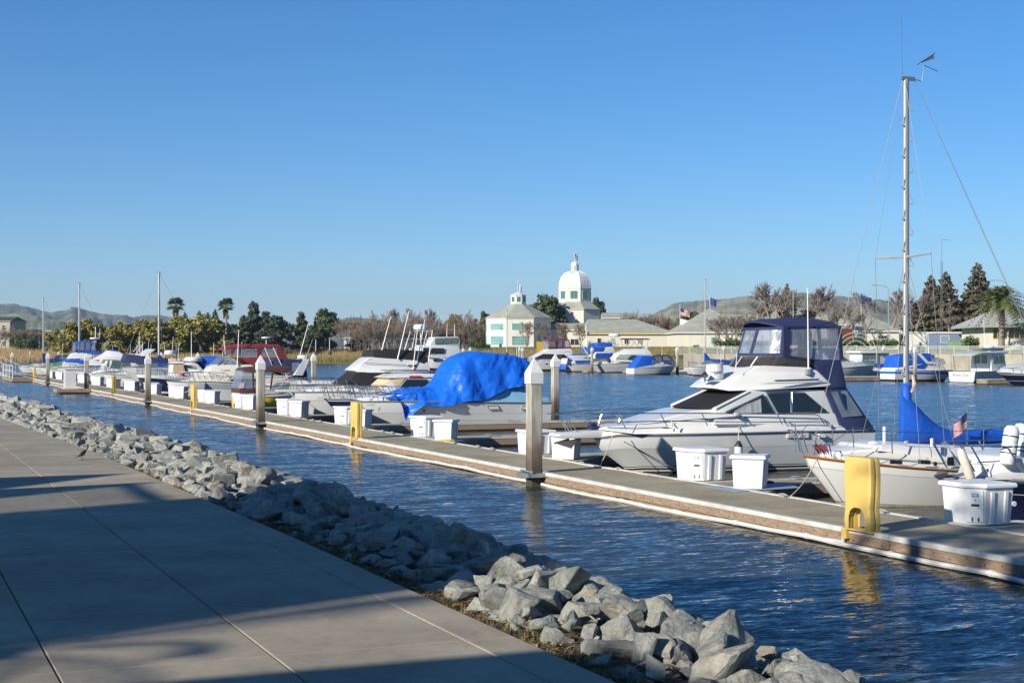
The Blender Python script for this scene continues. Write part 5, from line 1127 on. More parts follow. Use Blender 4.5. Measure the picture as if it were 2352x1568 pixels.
# ---------------------------------------------------------------- sailing boats with bare masts on the left
def sloop(label, px, top, Y, cover, L=8.5):
    P = at_Y(px, top, Y); B = Boat('sailboat', label, Y, ID, (px, 800), 'sailboat', 'sailboats on the far slips', X0=P.x-L*.42)
    B.q = lambda p, w=0., z=None: (p[0], p[1])
    B.hull([(0, 1.15), (L*.3, 1.0), (L*.7, .92), (L, .95)], [(.3, .6), (.9, 0)], 1.25, HM, RW, flb=.4, fls=.3, tr=.7)
    B.loft('trunk_cabin', gel, [(L*.2, 1.05, .4), (L*.26, 1.3, .5), (L*.7, 1.4, .8), (L*.74, .95, .9)], .7, bev=.05)
    mx = L*.42; m = MB(); m.tube([(mx, 0, 1.2), (mx, 0, P.z)], [.10, .085], 10); m.build('mast', alum, B.r, smooth=.8, nrm=False)
    m = MB()
    for sg in (-1, 1): m.tube([(mx, 0, P.z-.1), (mx, sg*.9, P.z*.6), (mx+.2, sg*1.2, 1)], .012, 4)
    m.tube([(mx, 0, P.z), (.1, 0, 1.2)], .012, 4); m.tube([(mx, 0, P.z), (L, 0, 1.2)], .012, 4); m.build('rigging', wirem, B.r, nrm=False)
    MB().box(mx-.16, mx+.22, -.06, .06, P.z-.03, P.z+.06).build('masthead_fitting', alum, B.r)
    m = MB(); m.rings([[(x, .16*math.sin(a), z+h*math.cos(a)) for a in [.785*i for i in range(8)]] for x, z, h in ((mx-.12, 2.4, .8), (mx+.25, 2.25, .6), (mx+.8, 1.95, .26), (L*.95, 1.9, .15))]); m.build('sail_cover', cover, B.r, smooth=1.)
    return B
sloop('sailboat with tall white mast and blue sail cover behind the third pile', 365, 626, 131.5, bluec)
sloop('sailboat whose grey mast rises in front of the blue-canvas flybridge boat', 182, 650, 186, bluec, 8)
sloop('leftmost sailboat with grey mast and dark blue sail cover', 99.5, 684, 222, M('dark_blue_canvas', (.01, .04, .22), .7), 8)
# ---------------------------------------------------------------- generic cruisers in metres
def cruiser(name, label, loc, L, Bm, top, col=None, rz=0., hullm=None, fb=1.35, group=None, rail=True, arch=False, whips=1, rows=None):
    B = Boat(name, label, loc[1], ID, (0, 0), 'motorboat', group, X0=loc[0]); B.q = lambda p, w=0., z=None: (p[0], p[1]); B.r.rotation_euler.z = rz
    fs = fb*.72
    B.hull([(0, fb), (L*.3, fb*.92), (L*.65, fs*1.04), (L, fs)], [(L*.03, fb*.55), (L*.11, 0)], Bm, hullm or HM, rows or RW, flb=.55)
    z0 = fb*.86
    if top == 'cover':
        B.loft('boat_cover', col, [(L*.08, fb*.95, .3*Bm), (L*.3, fb*1.2, .6*Bm), (L*.5, fb*1.75, .5*Bm), (L*.75, fb*1.6, .5*Bm), (L*.97, fb*.95, .8*Bm), (L*.97, fs*.85, .98*Bm), (L*.5, fs*.95, 1.0*Bm), (L*.15, fb*.8, .6*Bm)], 1., bev=.08, smooth=1.)
    else:
        B.loft('trunk_cabin', gel, [(L*.1, fb*.95, .3*Bm), (L*.2, fb*1.14, .5*Bm), (L*.42, fb*1.28, .74*Bm), (L*.95, fs*1.15, .85*Bm), (L*.96, fs, .9*Bm), (L*.3, fb*.88, .7*Bm)], 1., bev=.05)
        if top in ('fly', 'flycanvas'):
            h = B.loft('deck_house', gel, [(L*.34, fb*1.2, .68*Bm), (L*.45, fb*1.95, .62*Bm), (L*.78, fb*1.98, .72*Bm), (L*.84, fs*1.2, .84*Bm), (L*.4, fb*1.1, .78*Bm)], 1., bev=.04)
            B.panel('house_window', glassd, [(L*.41, fb*1.35, .77*Bm), (L*.475, fb*1.82, .70*Bm), (L*.6, fb*1.83, .72*Bm), (L*.6, fb*1.33, .8*Bm)], 1., h, th=.05); B.panel('house_window', glassd, [(L*.615, fb*1.33, .8*Bm), (L*.615, fb*1.83, .72*Bm), (L*.75, fb*1.84, .74*Bm), (L*.79, fb*1.32, .82*Bm)], 1., h, th=.05)
            B.loft('windshield', glassd, [(L*.35, fb*1.3, .64*Bm), (L*.44, fb*1.86, .58*Bm), (L*.45, fb*1.86, .58*Bm), (L*.365, fb*1.3, .64*Bm)], 1., h, bev=0)
            B.loft('flybridge', gel, [(L*.40, fb*2.0, .55*Bm), (L*.5, fb*2.4, .55*Bm), (L*.74, fb*2.42, .62*Bm), (L*.83, fb*2.05, .74*Bm), (L*.8, fb*1.97, .76*Bm), (L*.42, fb*1.94, .68*Bm)], 1., bev=.05)
            if top == 'flycanvas':
                t = B.loft('bridge_top', col, [(L*.49, fb*3.15, .52*Bm), (L*.6, fb*3.25, .45*Bm), (L*.8, fb*3.15, .55*Bm), (L*.8, fb*3.07, .58*Bm), (L*.5, fb*3.05, .56*Bm)], 1., bev=.05)
                B.loft('clear_enclosure', vinyl, [(L*.5, fb*3.06, .54*Bm), (L*.47, fb*2.42, .54*Bm), (L*.76, fb*2.45, .6*Bm), (L*.795, fb*3.08, .56*Bm)], 1., t, bev=0)
                for a in (.49, .62, .785): B.panel('canvas_band', col, [(L*a, fb*3.06), (L*(a+.018), fb*3.06), (L*(a+.005), fb*2.42), (L*(a-.013), fb*2.42)], .58*Bm, t, th=.03)
                B.panel('canvas_skirt', col, [(L*.465, fb*2.55), (L*.785, fb*2.57), (L*.78, fb*2.4), (L*.465, fb*2.4)], .6*Bm, t, th=.04)
        else:
            B.loft('windshield', glassg, [(L*.36, fb*1.22, .6*Bm), (L*.47, fb*1.62, .6*Bm), (L*.56, fb*1.62, .72*Bm), (L*.6, fb*1.18, .8*Bm), (L*.4, fb*1.18, .7*Bm)], 1., bev=.02)
            if top == 'canvas':
                t = B.loft('canvas_top', col, [(L*.47, fb*1.62, .6*Bm), (L*.55, fb*2.12, .6*Bm), (L*.78, fb*2.15, .65*Bm), (L*.97, fs*1.3, .85*Bm), (L*.97, fs*1.05, .88*Bm), (L*.58, fb*1.12, .86*Bm)], 1., bev=.05)
                B.panel('canvas_window', vinyl, [(L*.58, fb*1.95, .70*Bm), (L*.76, fb*1.97, .72*Bm), (L*.84, fb*1.45, .82*Bm), (L*.6, fb*1.4, .82*Bm)], 1., t, th=.06)
            if top == 'hard':
                B.loft('hard_top', col or gel, [(L*.5, fb*2.15, .66*Bm), (L*.52, fb*2.22, .6*Bm), (L*.82, fb*2.25, .6*Bm), (L*.84, fb*2.15, .66*Bm)], 1., bev=.03)
                for a in (.53, .8): B.tube('top_post', gel, [(L*a, fb*1.0), (L*a, fb*2.18)], .68*Bm, .035, both=True)
    if arch: B.loft('radar_arch', gel, [(L*.62, fb*1.15, .86*Bm), (L*.75, fb*2.0, .75*Bm), (L*.80, fb*2.0, .75*Bm), (L*.73, fb*1.15, .86*Bm)], 1., bev=.03)
    if rail: B.rail(None, .6, 7, t1=.5, lean=.3)
    for i in range(whips): B.whip((L*(.62+.08*i), fb*1.5), (L*(.63+.09*i), fb*(3.2+i*.5)), .7*Bm, .026)
    return B
g_ = 'cruisers moored on the left slips'
random.seed(21)
for k, (Y, top, col, lab, L) in enumerate(((107, 'hard', None, 'white open boat with hard top right of the navy workboat', 8), (121.8, 'canvas', oliv, 'white cruiser with olive canvas behind the third pile', 9), (136.8, 'canvas', tanc, 'white cruiser with tan canvas left of the tall white mast', 9), (141.4, 'open', None, 'low white open cruiser before the white flybridge sedan', 8.5),
        (151.4, 'canvas', navyc, 'white cruiser with navy canvas left of the white flybridge sedan', 9.5), (156.4, 'open', None, 'low white runabout beside the fourth pile', 8.5), (161.2, 'canvas', bluec, 'white cruiser with blue canvas beyond the fourth pile', 9), (166, 'fly', None, 'white flybridge boat right of the blue-canvas flybridge boat', 9.5), (177, 'canvas', tanc, 'low white cruiser with tan cover beyond the fifth pile', 9),
        (197, 'cover', tanc, 'boat under a pale tan cover left of the green cover', 9), (206, 'cover', greenc, 'boat under a bright green cover at the left', 8.5), (212, 'cover', tealc, 'boat under a dark teal cover behind the gangway', 10), (228, 'canvas', navyc, 'white cruiser with navy canvas at the gangway head', 9))):
    cruiser('moored_cruiser', lab, (18.7+random.uniform(-.3, .5), Y, 0), L, 1.55, top, col, group=g_, fb=1.25, whips=1+(k % 2), arch=(k % 3 == 1))
line('mooring_line', [(18.5, 97, 1.0), (17.5, 100.0, DZ+.05)], .02, rope, 'mooring line from the maroon canvas cruiser to the dock', sag=.1)
line('mooring_line', [(18.9, 62, 1.1), (17.45, 59.2, DZ+.05)], .016, rope, 'mooring line sagging from the blue-tarped boat bow', sag=.25)
line('mooring_line', [(19.0, 72, 1.0), (17.5, 68.6, DZ+.05)], .016, rope, 'mooring line sagging from the flybridge convertible bow', sag=.25)
line('mooring_line', [(18.9, 116.4, 1.1), (17.5, 113.5, DZ+.05)], .02, rope, 'mooring line from the navy workboat bow', sag=.3)
p = SAIL.q((190, 870), .1); line('mooring_line', [(SAIL.X0+.3, YS-.1, 1.2), (17.45, 26.9, DZ+.06)], .012, rope, 'pale mooring line from the sailing boat bow to the dock', sag=.12)
# ================================================================ far shore
SHORE = [(-700, 430), (-100, 400), (300, 388), (640, 384), (845, 384), (900, 345), (1060, 330), (1180, 312), (1400, 285), (1560, 262), (1640, 243), (2000, 236), (2352, 222), (2800, 205), (3400, 190)]
BANKZ = [(-700, .5), (845, .5), (900, 1.2), (1180, 1.8), (1560, 2.6), (1600, 2.9), (3400, 2.9)]
GROUND = [(-700, 3.2), (640, 3.2), (900, 3.6), (1100, 4.2), (1560, 4.1), (1700, 3.6), (2352, 3.5), (3400, 3.5)]
def gpt(px, t, z): p = at_t(px, HY, t); return (p.x, p.y, z)
def gz(px): return interp(GROUND, px)
lawn = M('shore_ground', (.075, .085, .03), .95, var=.4, scale=.05, col2=(.16, .13, .06), bump=.3, bscale=.6)
b = MB(); cols = list(range(-700, 3401, 50)); offs = (0, .6, 5, 45, 200, 1500, 9000)
for px in cols:
    t = interp(SHORE, px); zb = interp(BANKZ, px); zg = gz(px)
    for o_ in offs:
        z = {0: -.6, .6: zb if px > 1580 else .15, 5: zb, 45: zg, 200: zg+.3, 1500: zg+1, 9000: zg+2}[o_]
        b.v.append(gpt(px, t+o_, z))
k = len(offs)
for i in range(len(cols)-1):
    for j in range(k-1): b.f.append((i*k+j, (i+1)*k+j, (i+1)*k+j+1, i*k+j+1)); b.m.append(0)
b.build('ground', lawn, kind='structure', smooth=.9)
# seawall and railing on the right
swm = M('seawall_concrete', (.34, .31, .25), .9, var=.25, scale=.35)
sw = MB(); segs = list(range(1570, 2801, 41))
wall = empty('seawall', gpt(1570, interp(SHORE, 1570)-.6, 0), 'long beige concrete seawall under the railing on the far right shore', 'wall')
for a, c in zip(segs, segs[1:]):
    pa, pc = Vector(gpt(a, interp(SHORE, a)-.5, 0)), Vector(gpt(c, interp(SHORE, c)-.5, 0)); d = (pc-pa).normalized(); n = Vector((d.y, -d.x, 0)); e_ = d*.02
    m = MB(); pa -= wall.location; pc -= wall.location
    m.rings([[pa+e_-n*.5+Vector((0, 0, -.5)), pa+e_+n*.02+Vector((0, 0, -.5)), pa+e_+n*.02+Vector((0, 0, 2.86)), pa+e_-n*.5+Vector((0, 0, 2.86))], [pc-e_-n*.5+Vector((0, 0, -.5)), pc-e_+n*.02+Vector((0, 0, -.5)), pc-e_+n*.02+Vector((0, 0, 2.86)), pc-e_-n*.5+Vector((0, 0, 2.86))]])
    m.build('wall_panel', swm, wall)
railm = M('railing_paint', (.50, .54, .46), .5, var=.05)
rl = empty('railing', gpt(1550, interp(SHORE, 1550), 0), 'long pale green-grey baluster railing along the far seawall', 'railing')
bal = MB(); tr = MB()
for a, c in zip(range(1552, 2800, 16), range(1568, 2816, 16)):
    ta, tc = interp(SHORE, a)+.1, interp(SHORE, c)+.1; za = interp(BANKZ, a)
    pa, pc = Vector(gpt(a, ta, za))-rl.location, Vector(gpt(c, tc, za))-rl.location
    for i in range(8):
        p = pa.lerp(pc, i/8); bal.box(p.x-.022, p.x+.022, p.y-.022, p.y+.022, za+.1, za+1.1)
    for z in (.1, 1.1): tr.tube([pa+Vector((0, 0, z)), pc+Vector((0, 0, z))], .035, 4)
    if (a-1552) % 32 == 0:
        m = MB(); m.box(-.05, .05, -.05, .05, -.1, 1.2); m.build('post', railm, rl, loc=pa)
bal.build('baluster', railm, rl, kind='stuff', nrm=False); tr.build('rail', railm, rl, nrm=False)
# ---------------------------------------------------------------- buildings
stucco = M('cream_stucco', (.62, .585, .485), .85, var=.05, scale=.5); stucco2 = M('cream_stucco_light', (.64, .62, .545), .85, var=.04, scale=.5)
shing = M('green_grey_shingle', (.31, .32, .265), .9, var=.18, scale=.6, bump=.4, bscale=3); domem = M('white_dome_metal', (.60, .62, .62), .35, var=.03)
frameg = M('teal_window_frame', (.22, .50, .44), .5); paneg = M('window_pane', (.16, .30, .30), .08, var=.3, scale=.6, spec=.6); paned = M('window_pane_dark', (.03, .035, .035), .08, var=.3, scale=.6)
trimm = M('yellow_trim', (.62, .47, .14), .7); flashm = M('white_trim', (.62, .61, .57), .6)
def win(parent, c, ux, w, h, nx, ny, n, frame=frameg, pane=paneg, blind=None):
    """window centred at c on a wall with outward normal n (Vectors in parent's frame), ux along the wall"""
    c, ux, n = Vector(c), Vector(ux).normalized(), Vector(n).normalized(); uz = Vector((0, 0, 1))
    def slab_(m, a0, a1, z0, z1, d0, d1): m.rings([[c+ux*a0+uz*z0+n*d, c+ux*a1+uz*z0+n*d, c+ux*a1+uz*z1+n*d, c+ux*a0+uz*z1+n*d] for d in (d0, d1)])
    m = MB(); f = .09
    slab_(m, -w/2, w/2, -h/2, -h/2+f, -.05, .08); slab_(m, -w/2, w/2, h/2-f, h/2, -.05, .08); slab_(m, -w/2, -w/2+f, -h/2+f, h/2-f, -.05, .08); slab_(m, w/2-f, w/2, -h/2+f, h/2-f, -.05, .08)
    for i in range(1, nx): a = -w/2+w*i/nx; slab_(m, a-f*.4, a+f*.4, -h/2+f, h/2-f, -.05, .07)
    for j in range(1, ny): z = -h/2+h*j/ny; slab_(m, -w/2+f, w/2-f, z-f*.4, z+f*.4, -.05, .069)
    o = m.build('window', frame, parent, nrm=False)
    m = MB(); slab_(m, -w/2+f*.5, w/2-f*.5, -h/2+f*.5, h/2-f*.5, -.06, .03); m.build('pane', pane, o, nrm=False)
    return o
def pxm(t): return t/FPX
def poly8(R, rot): return [(R*math.cos(rot+i*math.pi/4), R*math.sin(rot+i*math.pi/4)) for i in range(8)]
def flag(parent, z, w, h, kind, dirx, droop=.6, ox=0.):
    if kind == 'us': return us_flag(None, 'flag', ox, 0, z, w, h, droop, parent, w*.08, dirx)
    m = MB(); n_ = 8
    for j in range(5):
        for i in range(n_+1): u = i/n_; v = j/4; m.v.append((ox+dirx*u*w, w*.08*math.sin(u*7+v*1.5)*u, z-v*h-droop*u*w*.8))
    for j in range(4):
        for i in range(n_): a = j*(n_+1)+i; m.f.append((a, a+1, a+n_+2, a+n_+1)); m.m.append(0)
    return m.build('flag', kind, parent, smooth=1., nrm=False)
flagw = M('flag_plain_white', (.70, .72, .75), .8); flagb = M('flag_plain_blue', (.02, .045, .18), .8)
VD = Vector((SY, CY, 0))
# octagonal hall ------------------------------------------------------
def place(px, t): return at_t(px, HY, t)
T1 = 372.; zg = 4.25; c0 = place(1190, T1); R1 = 145/2*pxm(T1)/math.cos(math.pi/8)*1.0
h1 = empty('octagonal_hall', (c0.x, c0.y, zg), 'cream two-storey octagonal hall with green-grey roof and small cupola', 'building')
rot = math.atan2(-CY, -SY)+math.pi/8+RAD(4)   # a facet faces the camera, turned slightly
s1 = pxm(T1-R1); ez = (804-732)*s1+CZ-zg
P8 = poly8(R1, rot)
MB().prism(P8, [(-.5, 1), (ez, 1)]).build('wall', stucco2, h1)
MB().prism(P8, [(ez+.002, 1.02), (ez+.35, 1.03), (ez+.36, 1.0)]).build('eave_band', flashm, h1)
rz_ = (804-698)*pxm(T1)+CZ-zg
MB().prism(P8, [(ez+.34, 1.05), (ez+.42, 1.05), (rz_, .245)]).build('roof', shing, h1)
cz_ = (804-679)*pxm(T1)+CZ-zg; ct_ = (804-669.5)*pxm(T1)+CZ-zg
cu = MB().prism([(x*.235, y*.235) for x, y in P8], [(rz_-.3, 1), (cz_, 1), (cz_+.01, 1.08), (cz_+.12, 1.08)]).build('cupola', stucco2, h1)
MB().prism([(x*.235, y*.235) for x, y in P8], [(cz_+.13, 1.1), (ct_, .05)]).build('cupola_roof', domem, cu)
for i in range(8):
    a, c = Vector((*P8[i], 0)), Vector((*P8[(i+1) % 8], 0)); mid = (a+c)/2; n = mid.normalized(); 
    if n.dot(VD) > .35: continue
    w_ = (c-a).length
    win(cu, mid*.235+Vector((0, 0, (rz_+cz_)/2+.1)), c-a, w_*.235*.62, (cz_-rz_)*.62, 2, 2, n, frameg, paned)
    for z0, z1 in ((734-18-14+0, 0),): pass
    win(h1, mid+Vector((0, 0, ez*.72)), c-a, w_*.64, ez*.23, 4, 2, n); win(h1, mid+Vector((0, 0, ez*.22)), c-a, w_*.64, ez*.32, 4, 3, n)
m = MB(); m.tube([(0, 0, ct_-.1), (0, 0, (804-643)*pxm(T1)+CZ-zg)], .07, 6); m.build('flag_pole', flashm, cu); flag(h1, (804-648)*pxm(T1)+CZ-zg, 1.0, 2.1, flagw, 1., 1.2)
# domed hall ----------------------------------------------------------
T2 = 400.; c0 = place(1320.5, T2); k2 = pxm(T2)
h2 = empty('domed_hall', (c0.x, c0.y, zg), 'cream hall with octagonal drum, big white ribbed dome and lantern with flag', 'building')
rot2 = math.atan2(-CY, -SY)+math.pi/8+RAD(-6); Zp = lambda y: (804-y)*k2+CZ-zg
Rd = 36.5*k2/math.cos(math.pi/8)*.985; PD = poly8(Rd, rot2)
dr = MB().prism(PD, [(Zp(697), 1), (Zp(664), 1), (Zp(663.5), 1.03), (Zp(662), 1.03)]).build('drum', stucco2, h2)
for i in range(8):
    a, c = Vector((*PD[i], 0)), Vector((*PD[(i+1) % 8], 0)); mid = (a+c)/2; n = mid.normalized()
    if n.dot(VD) < .35: win(dr, mid+Vector((0, 0, Zp(678))), c-a, (c-a).length*.56, 18*k2, 5, 4, n, frameg, paned)
# dome: ogival, eight faceted gores with standing seams
prof = [(1.0, 662), (.985, 655), (.93, 645), (.82, 635), (.66, 628.5), (.48, 624.5), (.25, 623)]
PDd = [(x*1.0, y*1.0) for x, y in PD]; dm = MB(); dm.rings([[(x*r, y*r, Zp(y_)) for x, y in PDd] for r, y_ in prof]); dome = dm.build('dome', domem, h2)
m = MB()
for i in range(8):
    for u in (0, .2, .4, .6, .8):
        pts = []
        for r, y_ in prof:
            p = Vector((*PD[i], 0)).lerp(Vector((*PD[(i+1) % 8], 0)), u)*r; p.z = Zp(y_); pts.append(p)
        m.tube(pts, .06 if u == 0 else .04, 4)
m.build('dome_rib', domem, dome, nrm=False)
PL = [(x*.235, y*.235) for x, y in PD]
ln = MB().prism(PL, [(Zp(625), 1.08), (Zp(623.5), 1.08), (Zp(623), .95), (Zp(610), .95), (Zp(609.5), 1.06), (Zp(608.8), 1.06)]).build('lantern', stucco2, h2)
MB().prism(PL, [(Zp(608.7), 1.05), (Zp(606), .98), (Zp(603), .75), (Zp(601), .4), (Zp(600.3), .1)]).build('lantern_cap', domem, ln)
for i in range(8):
    a, c = Vector((*PL[i], 0)), Vector((*PL[(i+1) % 8], 0)); mid = (a+c)/2*.95; n = mid.normalized()
    if n.dot(VD) < .35: win(ln, mid+Vector((0, 0, Zp(616.5))), c-a, (c-a).length*.75, 11*k2, 2, 3, n, flashm, paneg)
m = MB(); m.tube([(0, 0, Zp(601)), (0, 0, Zp(579))], .07, 6); m.build('flag_pole', flashm, ln); flag(h2, Zp(581), 1.1, 1.35, 'us', 1., .9)
# skirt roof and upper wall block
Rs = Rd*1.5; PS = [(x*1.58, y*1.58) for x, y in PD]
MB().prism(PS, [(Zp(800), 1), (Zp(712), 1)]).build('upper_wall', stucco2, h2)
MB().prism(PS, [(Zp(713), 1.0), (Zp(712.5), 1.04), (Zp(710.5), 1.04)]).build('eave_band', flashm, h2)
MB().prism(PS, [(Zp(711), 1.045), (Zp(694), .64)]).build('skirt_roof', shing, h2)
# helper: hip-roofed wing in a frame aligned with the view (x across the picture, y away)
def wing(name, label, px0, px1, base_y, eave_y, ridge_y, t, depth, ridge=(.25, .75), wall=stucco, roof=shing, rz=0., eave=.5, wins=(), cat='building', fascia=flashm, depth_r=.5):
    k = pxm(t); W_ = (px1-px0)*k; c = place((px0+px1)/2, t); z0 = (804-base_y)*k+CZ
    o = empty(name, (c.x, c.y, z0), label, cat, rz=-YAW+rz)
    ze = (base_y-eave_y)*k; zr = (base_y-ridge_y)*k
    MB().box(-W_/2, W_/2, 0, depth, -1.5, ze).build('wall', wall, o)
    MB().box(-W_/2-eave, W_/2+eave, -eave, depth+eave, ze+.002, ze+.28).build('fascia', fascia, o)
    e = eave+.03; x0, x1 = -W_/2-e, W_/2+e; y0, y1 = -e, depth+e; ra, rb = x0+(x1-x0)*ridge[0], x0+(x1-x0)*ridge[1]; ym = y0+(y1-y0)*depth_r
    m = MB(); m.add([(x0, y0, ze+.285), (x1, y0, ze+.285), (x1, y1, ze+.285), (x0, y1, ze+.285), (ra, ym, zr), (rb, ym, zr)], [(3, 2, 1, 0), (0, 1, 5, 4), (1, 2, 5), (2, 3, 4, 5), (3, 0, 4)]); m.build('roof', roof, o)
    for wx0, wx1, wy0, wy1, nx, ny, fr, pn in wins:
        cx = ((wx0+wx1)/2-(px0+px1)/2)*k; w_ = (wx1-wx0)*k; zc_ = (base_y-(wy0+wy1)/2)*k; h_ = (wy1-wy0)*k
        win(o, (cx, 0, zc_), (1, 0, 0), w_, h_, nx, ny, (0, -1, 0), fr, pn)
    return o
zx = lambda x: Z6(x, 0)[0]; zy = lambda y: Z6(0, y)[1]
wing('long_hip_roof_wing', 'long low cream wing with broad green-grey hip roof right of the dome', zx(1285), zx(2130), 795, zy(903), zy(750), 352, 16, (.06, .60), wins=[(zx(1500), zx(1545), zy(938), zy(1000), 2, 1, flashm, paneg), (zx(1635), zx(1682), zy(938), zy(1000), 2, 1, flashm, paned), (zx(1765), zx(1815), zy(938), zy(1000), 2, 1, flashm, paneg), (zx(1370), zx(1412), zy(938), zy(1005), 1, 1, flashm, paned)], rz=.06, fascia=trimm)
wing('gabled_back_wing', 'grey-roofed wing with a pale end parapet behind the long hip roof', zx(1440), zx(1730), 795, zy(750), zy(688), 420, 10, (.02, .98))
o = wing('entrance_link', 'low cream link with flat band and dark porch between octagon and long wing', zx(800), zx(1310), 795, zy(868), zy(790), 372, 12, (.1, .9), wins=[(zx(790)+10, zx(900), zy(945), zy(1010), 2, 1, flashm, paned), (zx(960), zx(1060), zy(945), zy(1010), 2, 1, flashm, paned), (zx(1110), zx(1240), zy(945), zy(1010), 3, 1, flashm, paned)])
w7 = lambda x: Z7(x, 0)[0]; v7 = lambda y: Z7(0, y)[1]
o = wing('pyramid_roof_hall', 'cream hall with tall pyramid roof and a flag at its apex', w7(45), w7(505), 797, v7(522), v7(345), 318, 22, (.55, .56), wins=[(w7(268), w7(304), v7(545), v7(590), 2, 1, frameg, paneg), (w7(362), w7(412), v7(548), v7(590), 2, 1, flashm, paned)], depth_r=.45)
k3 = pxm(330); m = MB(); zz = (797-v7(345))*pxm(318); xx = (w7(300)-w7(275))*pxm(318); m.tube([(xx, 9.5, zz-.3), (xx, 9.5, zz+(v7(345)-v7(262))*k3)], .06, 6); m.build('flag_pole', flashm, o); f_ = flag(o, zz+(v7(345)-v7(272))*k3, 1.4, 1.6, flagb, 1., .6, xx); f_.location.y = 9.5
wing('flat_roof_hall', 'pale low-slope roof building right of the pyramid roof', w7(372), w7(760), 797, v7(520), v7(392), 345, 16, (.02, .95))
wing('broad_roof_hall', 'wide pale-green hip-roofed building behind the bare trees', w7(660), w7(1230), 797, v7(470), v7(352), 330, 18, (.1, .55))
wing('right_hip_hall', 'low hip-roofed hall with shaded windows behind the hedge', w7(1215), w7(1520), 797, v7(512), v7(398), 300, 16, (.5, .56), wins=[(w7(1380), w7(1440), v7(535), v7(560), 3, 1, flashm, paned)])
wing('flat_grey_shed', 'long low grey flat-roofed shed left of the big palm', w7(1585), w7(1965), 797, v7(520), v7(508), 300, 9, (.02, .98), wall=stucco2, roof=M('grey_roof', (.42, .42, .41), .9), eave=.2)
bl = M('blue_grey_paint', (.16, .22, .33), .7, var=.1); wing('blue_shed', 'small blue-grey utility shed with white door posts', w7(1765), w7(1962), 798, v7(522), v7(512), 282, 6, (.02, .98), wall=bl, roof=MATS['grey_roof'], eave=.15, wins=[(w7(1795), w7(1855), v7(535), v7(585), 1, 1, flashm, M('blue_door', (.20, .27, .36), .6))])
def boxthing(name, label, cat, px0, px1, y0, y1, t, depth, mat, ribs=6):
    k = pxm(t); c = place((px0+px1)/2, t); o = empty(name, (c.x, c.y, (804-y1)*k+CZ), label, cat, rz=-YAW); W_ = (px1-px0)*k; H_ = (y1-y0)*k
    MB().box(-W_/2, W_/2, 0, depth, -.6, H_*.93).build('body', mat, o); MB().box(-W_/2-.06, W_/2+.06, -.06, depth+.06, H_*.93+.003, H_).build('lid', mat, o)
    for i in range(ribs): x = -W_/2+W_*(i+.5)/ribs; MB().box(x-.03, x+.03, -.045, .01, 0, H_*.9).build('rib', mat, o)
    return o
boxthing('transformer_cabinet', 'pale green ribbed transformer cabinet behind the railing', 'cabinet', w7(1870), w7(1962), v7(568), v7(603), 270, 2.5, M('pale_green_paint', (.20, .32, .20), .6))
boxthing('shipping_container', 'dark red-brown container behind the navy canvas', 'container', w7(1085), w7(1208), v7(490), v7(600), 262, 4, M('rust_red_paint', (.13, .035, .02), .7))
# right-edge cream building
k = pxm(262); o = wing('dark_window_hall', 'cream hall with grey roof and long dark window band at the right edge', w7(2092), w7(2620), 796, v7(482), v7(345), 262, 16, (.35, .7), wall=stucco, roof=M('light_grey_shingle', (.36, .36, .36), .9, var=.15, scale=1., bump=.3, bscale=3), eave=1.6, wins=[(w7(2146), w7(2242), v7(486), v7(558), 3, 1, trimm, paned), (w7(2252), w7(2360), v7(486), v7(558), 3, 1, trimm, paned), (w7(2370), w7(2470), v7(486), v7(558), 3, 1, trimm, paned)], fascia=M('eave_grey_green', (.34, .38, .35), .6), rz=-.05)
MB().tube([((2245-2356)/1.7872/1.62245*k, -.3, 0), ((2245-2356)/1.7872/1.62245*k, -.3, (796-v7(490))*k)], .12, 6).build('porch_post', flashm, o)
# left-edge town buildings
x4 = lambda x: Z4(x, 0)[0]; y4 = lambda y: Z4(0, y)[1]
tanw = M('tan_wall', (.42, .36, .28), .9, var=.12, scale=.2); gryw = M('grey_beige_wall', (.40, .38, .33), .9, var=.1, scale=.2)
o = wing('tan_tower_block', 'tan multi-storey block with dark cornice at the left edge', x4(-160), x4(98), 800, y4(385), y4(335), 620, 20, (.05, .95), wall=tanw, roof=M('dark_cornice', (.05, .07, .06), .7), wins=[(x4(20+d), x4(50+d), y4(420+e_), y4(465+e_), 1, 2, flashm, paned) for d in (-60, 0) for e_ in (0, 80, 160)], fascia=tanw)
wing('brown_town_block', 'brown-grey low block between the tan tower and the left mast', x4(122), x4(335), 800, y4(470), y4(462), 640, 20, (.02, .98), wall=gryw, roof=tanw)
wing('beige_parking_block', 'beige block with dark window strips behind the date palm', x4(330), x4(632), 800, y4(480), y4(466), 650, 20, (.02, .98), wall=stucco2, roof=tanw, wins=[(x4(345), x4(430), y4(492), y4(506), 4, 1, flashm, paned), (x4(345), x4(430), y4(522), y4(534), 4, 1, flashm, paned), (x4(560), x4(615), y4(492), y4(506), 3, 1, flashm, paned)])
x3 = lambda x: Z3(x, 0)[0]; y3 = lambda y: Z3(0, y)[1]
wing('pale_cottage', 'small pale blue-grey house half hidden behind the pine', x3(600), x3(720), 798, y3(240), y3(222), 425, 8, (.1, .9), wall=M('pale_blue_wall', (.45, .50, .55), .8), roof=MATS['grey_roof'], wins=[(x3(625), x3(655), y3(250), y3(285), 2, 2, flashm, paned), (x3(670), x3(695), y3(250), y3(285), 2, 2, flashm, paned)])
